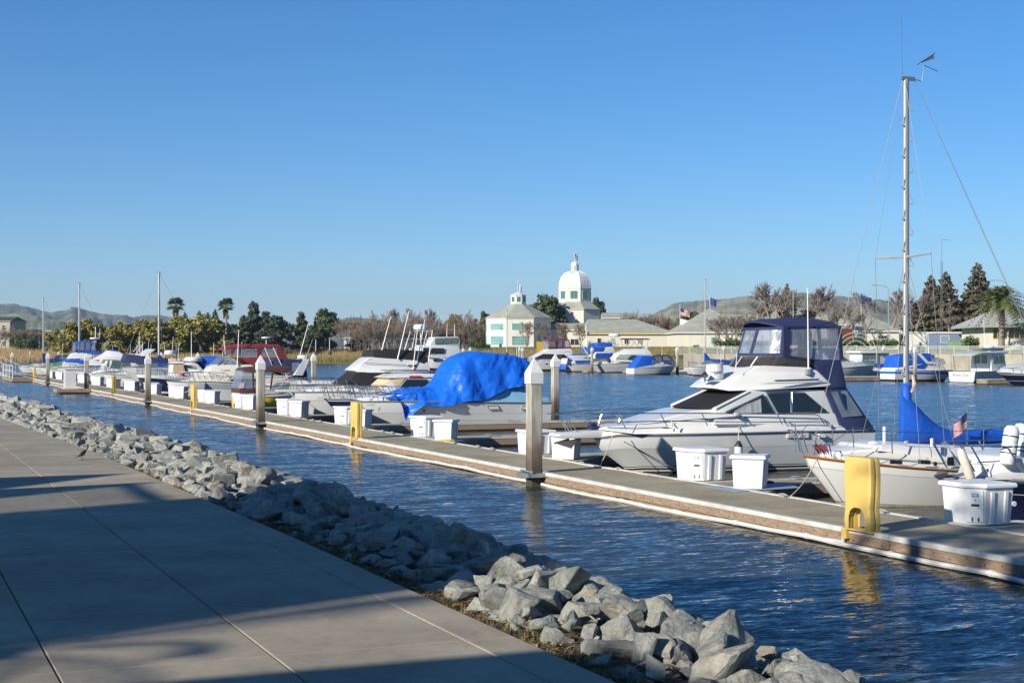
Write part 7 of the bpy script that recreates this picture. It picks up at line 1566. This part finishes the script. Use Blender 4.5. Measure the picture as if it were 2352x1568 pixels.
# maroon hard-top sportfisher
B = Boat('maroon_bridge_boat', 'white motor yacht with maroon bridge enclosure across the basin', 222, F6, (360, 310))
B.hull([(362, 320), (600, 318), (900, 320), (1200, 322)], [(400, 380), (440, 450)], 2.1, [hullw, gel, stripeg, boot, antif], RW)
B.loft('trunk_cabin', gel, [(400, 310, .5), (500, 285, 1.1), (560, 270, 1.4), (1100, 280, 1.8), (1100, 322, 1.9), (600, 320, 1.5)], 1.4, bev=.06)
hs_ = B.loft('deck_house', gel, [(460, 285, 1.3), (600, 205, 1.2), (940, 205, 1.5), (1000, 300, 1.8)], 1.4, bev=.05); B.loft('windshield', glassd, [(470, 286, 1.35), (585, 228, 1.25), (720, 232, 1.6), (690, 290, 1.75)], 1.4, hs_, bev=.01); B.panel('side_window', glassd, [(750, 234), (850, 234), (880, 288), (770, 288)], 1.75, hs_, th=.05)
B.loft('flybridge', gel, [(610, 205, 1.2), (660, 170, 1.2), (930, 162, 1.4), (960, 205, 1.6)], 1.3, bev=.05)
tp = B.loft('bridge_top', maroon, [(645, 55, 1.1), (720, 38, 1.0), (880, 38, 1.1), (915, 55, 1.2), (915, 64, 1.2), (650, 66, 1.2)], 1.1, bev=.05); B.loft('clear_enclosure', vinyl, [(650, 62, 1.1), (652, 160, 1.2), (930, 158, 1.3), (912, 60, 1.2)], 1.1, tp, bev=0)
for p_ in ([(730, 60), (745, 60), (755, 160), (740, 160)], [(815, 60), (825, 60), (830, 160), (820, 160)], [(905, 60), (915, 60), (932, 160), (920, 160)], [(650, 138), (930, 145), (932, 162), (650, 162)]): B.panel('canvas_band', maroon, p_, 1.28, tp, th=.05)
B.panel('port_light', glassd, [(608, 352), (620, 347), (640, 347), (650, 355), (640, 363), (620, 363)], 1.95, th=.05); B.rail(None, .7, 8, t1=.5, lean=.2)
# blue covered trawler with dinghy
B = Boat('blue_covered_trawler', 'white trawler with bright blue window and bridge covers across the basin', 214, F6, (800, 380))
B.hull([(802, 388), (950, 362), (1200, 350), (1520, 345)], [(830, 420), (860, 450)], 1.9, [hullw, gel, stripeg, antir, antif], [(.06, 1), (.62, 0), (.72, 3), (1, 4)])
B.loft('bow_cover', bluec, [(802, 428, .3), (806, 362, .5), (870, 362, 1.2), (868, 428, 1.2)], 1., bev=.05); B.loft('low_cabin', gel, [(870, 355, 1.2), (890, 285, 1.1), (1190, 290, 1.4), (1200, 355, 1.5)], 1.3, bev=.05); B.panel('window_cover', bluec, [(986, 312), (1175, 308), (1175, 345), (988, 348)], 1.45, th=.05); B.panel('corner_cover', bluec, [(882, 355), (890, 282), (920, 280), (910, 355)], 1.3, th=.08)
B.loft('wheel_house', gel, [(1225, 290, 1.4), (1240, 205, 1.3), (1480, 200, 1.4), (1500, 290, 1.5)], 1.4, bev=.05); B.panel('window_cover', bluec, [(1232, 280), (1248, 220), (1410, 218), (1412, 276)], 1.5, th=.06); B.panel('window_cover', bluec, [(1420, 276), (1418, 216), (1480, 214), (1490, 272)], 1.5, th=.06)
B.loft('flybridge', gel, [(1240, 200, 1.2), (1330, 145, 1.2), (1460, 140, 1.3), (1490, 200, 1.4)], 1.3, bev=.05); B.loft('bridge_cover', bluec, [(1150, 150, 1.2), (1360, 142, 1.3), (1330, 200, 1.4), (1150, 195, 1.3)], 1.3, bev=.05); B.loft('bridge_cover', bluec, [(1252, 135, 1.2), (1265, 95, 1.1), (1360, 85, 1.1), (1455, 95, 1.2), (1455, 138, 1.3)], 1.2, bev=.08)
dg = B.loft('dinghy', gel, [(940, 262, .5), (950, 248, .6), (1150, 245, .6), (1168, 255, .6), (1100, 280, .5), (980, 280, .45)], .5, bev=.08); B.loft('dinghy_cover', bluec, [(942, 250, .6), (990, 228, .4), (1130, 228, .4), (1170, 248, .6)], .5, dg, bev=.06)
B.tube('mast', gel, [(1140, 290), (1122, -130)], .3, .09); B.tube('boom', gel, [(1130, 215), (1000, 0)], .3, .09); B.rail(None, .7, 10, t1=.8, lean=.1)
# white trawler behind the blue tarp
B = Boat('white_trawler', 'large white trawler with tall enclosed bridge behind the blue tarp', 215, Z3, (1190, 330))
B.hull([(1195, 385), (1300, 400), (1420, 410), (1560, 412)], [(1205, 440), (1220, 480)], 2.0, HM, RW)
B.loft('deck_house', gel, [(1202, 380, 1.4), (1215, 290, 1.3), (1520, 300, 1.5), (1540, 410, 1.7)], 1.5, bev=.06); B.loft('bridge_house', gelg, [(1290, 300, 1.3), (1320, 225, 1.2), (1510, 222, 1.3), (1528, 245, 1.3), (1520, 300, 1.4)], 1.3, bev=.05)
for p_ in ([(1330, 236), (1390, 232), (1390, 278), (1325, 280)], [(1398, 232), (1455, 232), (1455, 276), (1398, 278)], [(1462, 232), (1505, 232), (1505, 276), (1462, 276)]): B.panel('bridge_window', glassg, p_, 1.38, th=.06)
for p_ in ([(1230, 310), (1290, 310), (1290, 350), (1228, 350)], [(1300, 312), (1400, 314), (1400, 355), (1300, 352)]): B.panel('house_window', glassd, p_, 1.6, th=.06)
B.whip((1422, 222), (1424, 120), .5, .05); B.whip((1484, 222), (1484, 115), .8, .05); B.rail(None, .8, 8, t1=.7)
# express cruiser and others on the right
cruiser('far_express_cruiser', 'white express cruiser with navy canvas and swept arch right of the navy enclosure', (at_Y(*F7(520, 655), 146).x, 146, 0), 11, 1.9, 'canvas', navyc, rz=math.pi, fb=1.7, arch=True, whips=1)
B = Boat('houseboat', 'small white houseboat with flat roof and bright blue side panel', 158, F7, (300, 560))
B.hull([(720, 575), (600, 575), (450, 575), (300, 575)], [(718, 600), (715, 640)], 1.5, [gelg, gel, stripeg, boot, antif], RW, tr=1., e=.05); B.loft('cabin', gelg, [(360, 570), (368, 375), (700, 378), (712, 570)], 1.3, bev=.03); B.loft('roof', gel, [(352, 378), (356, 352), (700, 356), (704, 382)], 1.6, bev=.04)
B.panel('blue_panel', bl_, [(330, 570), (330, 508), (705, 508), (708, 570)], 1.5, th=.06)
for p_ in ([(375, 495), (378, 385), (440, 385), (440, 495)], [(450, 495), (450, 385), (530, 385), (530, 495)], [(540, 500), (540, 385), (575, 385), (575, 500)], [(625, 425), (625, 390), (665, 390), (665, 425)]): B.panel('window', glassg, p_, 1.33, th=.05)
B = Boat('blue_canvas_cruiser', 'white and blue cruiser with bright blue canvas behind the mast', 136, F7, (1480, 590))
B.hull([(1480, 590), (1200, 592), (1000, 590), (770, 585)], [(1440, 640), (1400, 690)], 1.5, [hullw, bl_, gel, boot, antif], [(.1, 0), (.25, 1), (.6, 0), (.7, 3), (1, 4)]); B.loft('coaming', gel, [(1400, 580, .8), (1250, 520, 1.1), (1150, 500, 1.2), (800, 560, 1.35), (790, 590, 1.4), (1300, 590, 1.1)], 1.2, bev=.05)
B.loft('canvas', bluec, [(800, 570, 1.3), (830, 410, 1.2), (960, 390, 1.1), (1180, 380, 1.1), (1270, 410, 1.1), (1130, 570, 1.25)], 1.2, bev=.05); B.loft('arch', gel, [(1050, 385, 1.2), (1090, 383, 1.2), (1180, 480, 1.3), (1380, 500, 1.2), (1380, 520, 1.2), (1170, 510, 1.3)], 1.25, bev=.03); B.whip((1188, 435), (1176, 120), 1., .035)
B.loft('windshield', vinyl, [(1200, 500, 1.1), (1280, 430, .9), (1370, 450, .9), (1400, 510, 1.0)], 1., bev=0)
# grey-hulled cabin boat seen over its transom
c = at_Y(*F7(2200, 700), 131); B = Boat('cabin_fisher', 'white-sterned cabin boat with pale grey hull and green-grey awning, kayaks on its roof', c.y, ID, (0, 0), 'motorboat', X0=c.x); B.q = lambda p, w=0., z=None: (p[0], p[1]); B.r.rotation_euler.z = RAD(196)
L = 9.0; gh = M('pale_grey_hull', (.52, .54, .58), .4, var=.06); B.hull([(0, 1.65), (L*.3, 1.45), (L*.65, 1.2), (L, 1.15)], [(.3, .9), (1.0, 0)], 1.65, [gh, gel, gelg, boot, antif], [(.08, 1), (.62, 0), (.70, 3), (1, 4)], tr=.98)
MB().add([(L+.012, -1.58, 1.12), (L+.012, 1.58, 1.12), (L+.012, 1.4, .1), (L+.012, -1.4, .1)], [(0, 1, 2, 3)]).build('transom', gel, B.r, nrm=False)
text('Bravo Zulu', .42, letm, B.r, (L+.03, -1.1, .68), (RAD(90), 0, RAD(90)), sx=1.05); text('SACRAMENTO CA', .2, M('letter_grey', (.45, .47, .5), .5), B.r, (L+.03, -1.0, .3), (RAD(90), 0, RAD(90)))
hs_ = B.loft('wheel_house', gel, [(L*.3, 1.4, 1.2), (L*.34, 3.15, 1.1), (L*.62, 3.15, 1.15), (L*.62, 1.2, 1.3)], 1.2, bev=.06)
for a in (.35, .43, .52): [B.panel('house_window', glassg, [(L*a, 2.0), (L*a+.1, 2.9), (L*a+.55, 2.9), (L*a+.6, 2.0)], 1.24, hs_, th=.05, far=True)]
MB().box(L*.62+.005, L*.62+.04, -1.0, 1.0, 1.2, 3.0).build('aft_bulkhead', gelg, hs_)
for y_ in (-.75, .1): MB().box(L*.62+.03, L*.62+.07, y_, y_+.65, 2.0, 2.85).build('house_window', glassg, hs_)
B.loft('roof', gel, [(L*.28, 3.1, 1.25), (L*.3, 3.28, 1.2), (L*.66, 3.25, 1.25), (L*.66, 3.12, 1.3)], 1.2, bev=.04); B.loft('awning', M('grey_green_canvas', (.36, .44, .42), .8), [(L*.64, 3.2, 1.3), (L*.8, 3.25, 1.2), (L*.97, 2.95, 1.35), (L*.97, 2.85, 1.4), (L*.8, 3.1, 1.35), (L*.64, 3.1, 1.35)], 1.3, bev=.03)
for y_ in (-1.3, 1.3): B.tube('awning_post', steel, [(L*.96, 2.9), (L*.92, 1.2)], 1.3, .03, both=True)
for y_, col, nm in ((-.55, M('kayak_olive', (.40, .38, .24), .5), 'olive kayak on the cabin boat roof'), (.6, M('kayak_blue', (.10, .16, .26), .5), 'dark blue kayak on the cabin boat roof')):
    m = MB(); m.rings([[(x, w_*math.sin(a), .22+h_*math.cos(a)) for a in [.785*i for i in range(8)]] for x, w_, h_ in ((-2.1, .02, .03), (-1.6, .2, .14), (0, .34, .2), (1.6, .2, .14), (2.1, .02, .03))]); o = m.build('kayak', col, smooth=1.); tag(o, nm, 'kayak')
    R = Matrix.Rotation(RAD(196), 4, 'Z'); v = R @ Vector((L*.48, y_, 3.3)); o.location = (c.x+v.x, c.y+v.y, 3.28); o.rotation_euler.z = RAD(196)
radome(B, (L*.45, 3.6), .5, .25); m = MB(); m.tube([(L*.45, 0, 3.25), (L*.45, 0, 3.6)], .08, 6); m.build('radar_post', gel, B.r); B.whip((L*.4, 3.2), (L*.42, 7.0), .9, .03)
B = Boat('far_navy_runabout', 'white-decked runabout with navy hull at the far right edge', 118, F7, (2045, 620))
B.hull([(2045, 622), (2200, 630), (2500, 640), (3000, 640)], [(2120, 690), (2200, 750), (2230, 775)], 1.5, [navyh, gel, gel, antif, antif], [(.1, 1), (.45, 0), (.48, 1), (.8, 0), (1, 3)], flb=.5); B.loft('foredeck', gel, [(2060, 612, .3), (2180, 560, .7), (2352, 520, 1.0), (2700, 470, 1.1), (2900, 600, 1.3), (2300, 625, 1.1)], 1., bev=.08); B.rail(None, .55, 6, t1=.6, lean=.3)
# smaller boats in the middle of the far rows
for k, (px, t, L_, top, col, lab, rz_) in enumerate(((1640, 200, 7.5, 'open', None, 'low white open skiff left of the sedan bridge', .2), (1600, 215, 7, 'canvas', bluec, 'small white boat with blue canvas near the far pile', 2.9), (1690, 222, 9, 'cover', navyc, 'boat under a navy cover behind the sedan bridge front', 0), (1500, 240, 8, 'canvas', navyc, 'white cruiser behind the far white sedan', 0), (1235, 248, 9, 'hard', None, 'white hard-top boat left of the maroon bridge yacht', 0), (905, 250, 8, 'open', None, 'white open boat left of the white trawler', 0.), (1985, 178, 8, 'open', None, 'white open boat left of the blue canvas cruiser', 0.))):
    p = at_t(px, 804, t); cruiser('far_cruiser', lab, (p.x-L_/2, p.y, 0), L_, 1.4, top, col, fb=1.25, whips=1, rz=rz_ if rz_ < 1 else math.pi, group='smaller boats across the basin')
p = at_t(1623, 804, 208); B = sloop('white sailboat with blue sail cover across the basin', 1620, 642, p.y, bluec, 8)
p = at_t(1165, 804, 262); B = sloop('sailboat with thin mast before the octagonal hall', 1164, 710, p.y, navyc, 7.5)
# curved yellow banner arch by the maroon yacht
bn = M('yellow_banner', (.62, .40, .03), .7); c = at_Y(*F6(580, 160), 232); r = empty('banner', (c.x, c.y, 0), 'yellow banner with dark lettering beside the maroon bridge yacht', 'banner', rz=-.1)
m = MB(); N_ = 10; k = 232/CY/FPX
for i in range(N_+1):
    u = i/N_; x = (u-.5)*155*.1834*k*1.05; z = c.z+(160-120-45*u*u-(0))*-.0; zc0 = CZ+(804-F6(0, 140+35*u*u)[1])*k*CY/CY
    m.v += [(x, 0, zc0+.9), (x, 0, zc0-.9), (x, .05, zc0+.9), (x, .05, zc0-.9)]
m.f = [(4*i+a, 4*i+b_, 4*i+4+b_, 4*i+4+a) for i in range(N_) for a, b_ in ((0, 1), (2, 3), (0, 2), (1, 3))]; m.m = [0]*len(m.f); m.build('cloth', bn, r)
o = text('MARINA', .9, letm, r, (-3.1, -.03, CZ+(804-F6(0, 155)[1])*k-.1), (RAD(90), RAD(6), 0)) if False else None
for x_ in (-4.6, 4.6): MB().tube([(x_*.98, .02, .2), (x_*.98, .02, CZ+(804-F6(0, 120 if x_ < 0 else 160)[1])*k)], .05, 6).build('post', flashm, r)
# half-hoop railing gate by the seawall ramp
p = at_t(w7(1232), 804, 232); r = empty('hoop_gate', (p.x, p.y, 2.9), 'white half-round hooped gate on the seawall', 'gate', rz=-YAW)
for R_ in (1.1, 1.8, 2.5, 3.1): MB().tube([(R_*math.cos(a), 0, .1+R_*math.sin(a)) for a in [math.pi*i/16 for i in range(17)]], .05, 5).build('hoop', railm, r, nrm=False)
# far ramp
pa, pc = Vector(at_t(w7(1680), 804, 226)), Vector(at_t(w7(1450), 804, 205)); r = empty('far_gangway', (pa.x, pa.y, 0), 'grey gangway sloping from the seawall to the far dock', 'gangway'); d_ = pc-pa; m = MB()
for s in (0, .9):
    for z in (0, .5, 1.0): m.tube([(0, s, 2.9+z), (d_.x, d_.y+s, .6+z)], .05, 5)
    for i in range(9): q = d_*(i/8); zz = 2.9-2.3*i/8; m.tube([(q.x, q.y+s, zz), (q.x, q.y+s, zz+1.0)], .04, 4)
m.build('side_rail', alum, r, nrm=False); MB().add([(0, 0, 2.88), (0, .9, 2.88), (d_.x, d_.y+.9, .58), (d_.x, d_.y, .58)], [(0, 1, 2, 3)]).build('deck', galv, r, nrm=False)
# person on the far shore path
p = at_t(847, 804, 395); r = empty('person', (p.x, p.y, 2.55), 'distant person in a white top and dark trousers on the far shore path', 'person', rz=.5)
m = MB(); m.rings([[(x+rx*math.cos(a), y+ry*math.sin(a), z) for a in [.785*i for i in range(8)]] for x, y, z, rx, ry in ((0, 0, .85, .17, .12), (0, 0, 1.0, .16, .11), (0, 0, 1.2, .18, .12), (0, 0, 1.4, .21, .12), (0, 0, 1.46, .1, .08), (0, 0, 1.52, .055, .055), (0, 0, 1.58, .075, .09), (0, 0, 1.68, .085, .1), (0, 0, 1.78, .05, .06))])
for s in (-1, 1): m.tube([(s*.2, 0, 1.4), (s*.27, .03, 1.12), (s*.24, -.1, .88)], [.055, .045, .035], 6); m.tube([(s*.09, 0, .9), (s*.1, -.06*s, .48), (s*.1, .1*s, .04), (s*.1, .1*s-.16, .02)], [.09, .065, .05, .04], 6)
for f_i, f in enumerate(m.f): z = sum(m.v[i][2] for i in f)/len(f); m.m[f_i] = 1 if z < .9 else (2 if z > 1.5 else 0)
m.build('body', [flagw, navyc, M('skin', (.35, .2, .14), .6)], r, smooth=1.)
# ================================================================ blackbird on the promenade
p = at_z(190, 1056, WZ); r = empty('blackbird', (p.x, p.y, WZ+.001), 'small black bird walking on the concrete walkway', 'bird', rz=-YAW+.3)
bk = M('black_feather', (.010, .010, .012), .35, var=.2, scale=40)
r.scale = (.8, 1.0, 1.0)
m = MB(); m.rings([[(x, ry*math.cos(a), z+rz_*math.sin(a)) for a in [.5236*i for i in range(12)]] for x, z, ry, rz_ in ((-.155, .035, .012, .004), (-.10, .055, .018, .008), (-.055, .078, .03, .024), (-.01, .098, .04, .038), (.035, .12, .037, .038), (.06, .142, .026, .028), (.068, .165, .022, .022), (.078, .182, .021, .02), (.095, .184, .013, .013), (.103, .183, .004, .004))]); m.build('body', bk, r, smooth=1.2)
m = MB(); m.tube([(.098, 0, .184), (.125, 0, .178)], [.007, .001], 6); m.build('beak', blackp, r)
for s, dx in ((-1, .03), (1, -.02)):
    m = MB(); m.tube([(-.005, s*.018, .085), (-.012, s*.018, .045), (dx-.005, s*.018, .006)], [.006, .004, .003], 5)
    for a in (-.5, 0, .5, 3.14): m.tube([(dx-.005, s*.018, .005), (dx-.005+.028*math.cos(a), s*.018+.028*math.sin(a), .003)], .0025, 4)
    m.build('leg', blackp, r, nrm=False)
for s in (-1, 1):
    m = MB(); m.rings([[(x, s*(yo), z+h_) , (x, s*(yo+.006), z), (x, s*yo, z-h_)] for x, z, yo, h_ in ((.04, .125, .034, .012), (0, .105, .041, .026), (-.05, .08, .032, .018), (-.11, .055, .016, .006))]); m.build('wing', bk, r, smooth=1.)
# ================================================================ what shades the promenade: unseen building left of the frame, with added turrets, palms and block
cs, sn = math.cos(RAD(SUN_AZ)), math.sin(RAD(SUN_AZ)); TE = math.tan(RAD(SUN_EL))
def back(X, Y, z, X2):
    """point on the sun ray through (X,Y,z) at plane X2"""
    L_ = (X-X2)/cs; return X2, Y-L_*sn, z+L_*TE
WB = -12.0
# its side walls lie along the sun's direction
pA, pB_ = -3.2*sn+10.15*cs, -2.4*sn+17.2*cs; hw_ = (pB_-pA)/2; Yb = ((pA+pB_)/2+WB*sn)/cs
bld = empty('waterfront_building', (WB, Yb, WZ), 'two-storey waterfront building with gabled front left of the photo', 'building', rz=RAD(SUN_AZ))
MB().box(-9, 0, -hw_, hw_, 0, 9.6).build('wall', stucco, bld)
m = MB(); m.add([(-9.3, -hw_-.02, 9.61), (.02, -hw_-.02, 9.61), (.02, hw_+.02, 9.61), (-9.3, hw_+.02, 9.61), (-9.3, 0, 11.2), (.02, 0, 11.2)], [(3, 2, 1, 0), (0, 1, 5, 4), (2, 3, 4, 5), (1, 2, 5), (3, 0, 4)]); m.build('roof', shing, bld)
for z_ in (1.6, 5.2):
    for y_ in (-hw_*.5, hw_*.5): win(bld, (0, y_, z_+.3), (0, 1, 0), 1.6, 1.8, 2, 2, (1, 0, 0))
# balcony with a baluster railing on the far side of the building, and two unseen turrets added for their tapering shadow streaks
r0 = back(3.02, 17.2, WZ, -9.); r1 = back(3.02, 19.9, WZ, -9.); zr0 = back(1.05, 17.2, WZ, -9.)[2]
bal_ = empty('balcony', (-9., r0[1], WZ), 'white balcony with baluster railing on the waterfront building left of the photo', 'balcony')
zt_, zb_ = r0[2]-WZ, zr0-WZ; Lb = r1[1]-r0[1]
MB().box(-3, .05, 0, Lb, zb_-.45, zb_-.2).build('slab', stucco, bal_); MB().box(-.07, .07, 0, Lb, zt_-.10, zt_).build('top_rail', flashm, bal_)
nb = 20
for i in range(nb): MB().box(-.02, .02, Lb*(i+.3)/nb, Lb*(i+.3)/nb+.035, zb_-.21, zt_-.09).build('baluster', flashm, bal_)
MB().box(-3, -2.8, -.2, Lb, 0, zb_-.2).build('wall', stucco, bal_)
for k, (X_, Y_, lab) in enumerate(((3.25, 21.5, 'farther unseen pointed roof added for its tapering walkway shadow'), (3.45, 19.95, 'nearer unseen pointed roof added for its tapering walkway shadow'))):
    ax, ay, az_ = back(X_, Y_, WZ, -11.5-k); H_ = az_-WZ; tu = empty('shade_turret', (ax, ay, WZ), lab, 'building'); hw2 = (1.25, .55)[k]; dz = (2.1, 1.5)[k]
    MB().box(-hw2, hw2, -hw2, hw2, 0, H_-dz).build('wall', stucco, tu)
    m = MB(); m.add([(-hw2*1.1, -hw2*1.1, H_-dz+.003), (hw2*1.1, -hw2*1.1, H_-dz+.003), (hw2*1.1, hw2*1.1, H_-dz+.003), (-hw2*1.1, hw2*1.1, H_-dz+.003), (0, 0, H_)], [(3, 2, 1, 0), (0, 1, 4), (1, 2, 4), (2, 3, 4), (3, 0, 4)]); m.build('roof', shing, tu)
# unseen palms added to throw frond shade on walkway and dock
def shade_palm(label, X, Y, H, crown, nf=26, seed=1):
    r = empty('date_palm', (X, Y, WZ), label, 'palm tree'); rnd = random.Random(seed)
    m = MB(); m.tube([(0, 0, 0), (.12, .05, H*.5), (0, 0, H)], [.28, .2, .2], 10); m.build('trunk', barkl, r, smooth=.8)
    m = MB()
    for i in range(nf):
        a = i*2.4+rnd.random()*.4; el = rnd.uniform(-.2, 1.3); L_ = crown*rnd.uniform(.8, 1); d = Vector((math.cos(a)*math.cos(el), math.sin(a)*math.cos(el), math.sin(el))); side = d.cross(Vector((0, 0, 1))).normalized(); P = []
        for j in range(13): u = j/12; q = Vector((0, 0, H))+d*L_*u; q.z -= L_*.5*u*u; P.append(q)
        for j in range(12):
            m.add([P[j]-side*.025, P[j]+side*.025, P[j+1]+side*.018, P[j+1]-side*.018], [(0, 1, 2, 3)]); tg = (P[j+1]-P[j]).normalized()
            if j > 0:
                for f in (0, .33, .66):
                    q = P[j].lerp(P[j+1], f)
                    for sg in (-1, 1): e = q+(side*sg*.8+tg*.6+Vector((0, 0, -.3))).normalized()*L_*.2*(1-.6*abs((j+f)/12-.45)); m.add([q-tg*.02, q+tg*.02, e], [(0, 1, 2)])
    m.build('crown', lf_p, r, nrm=False); return r
X_, Y_, z_ = back(.6, 9.0, WZ, -10.); shade_palm('unseen promenade palm added for its streaks of shade', X_, Y_, z_-WZ, 2.6, 10, 5)
X_, Y_, z_ = back(16.6, 20.6, DZ, -7.5); shade_palm('unseen tall palm added to dapple the near dock', X_, Y_, z_-WZ, 2.8, 30, 8)
X_, Y_, z_ = back(17.2, 18.4, DZ, -7.5); shade_palm('second unseen tall palm added to dapple the near dock', X_, Y_, z_-WZ, 2.4, 26, 9)
a0 = back(3.2, 7.7, WZ, -9.); kb = empty('shade_block', (-9., a0[1]-2.4, WZ), 'unseen flat-roofed block added to shade the near walkway', 'shade_block')  # unseen block added and sized so its shadow crosses the near walkway
MB().box(-3, 0, -2.2, 2.2, 0, 5.85).build('wall', stucco, kb); MB().box(-3.2, .15, -2.4, 2.4, 5.852, 6.1).build('roof', shing, kb)

# ================================================================ thin haze
hz = bpy.data.materials.new('haze_air'); hz.use_nodes = True; n = hz.node_tree.nodes; n.remove(n['Principled BSDF'])
pv = n.new('ShaderNodeVolumePrincipled'); pv.inputs['Color'].default_value = (.62, .78, 1, 1); pv.inputs['Density'].default_value = .000085; pv.inputs['Anisotropy'].default_value = .2
hz.node_tree.links.new(pv.outputs[0], n['Material Output'].inputs['Volume'])
o = MB().box(-3500, 9000, -2000, 9800, -3, 330).build('haze', hz); o['kind'] = 'stuff'; o['label'] = 'thin pale blue air haze'; o['category'] = 'haze'
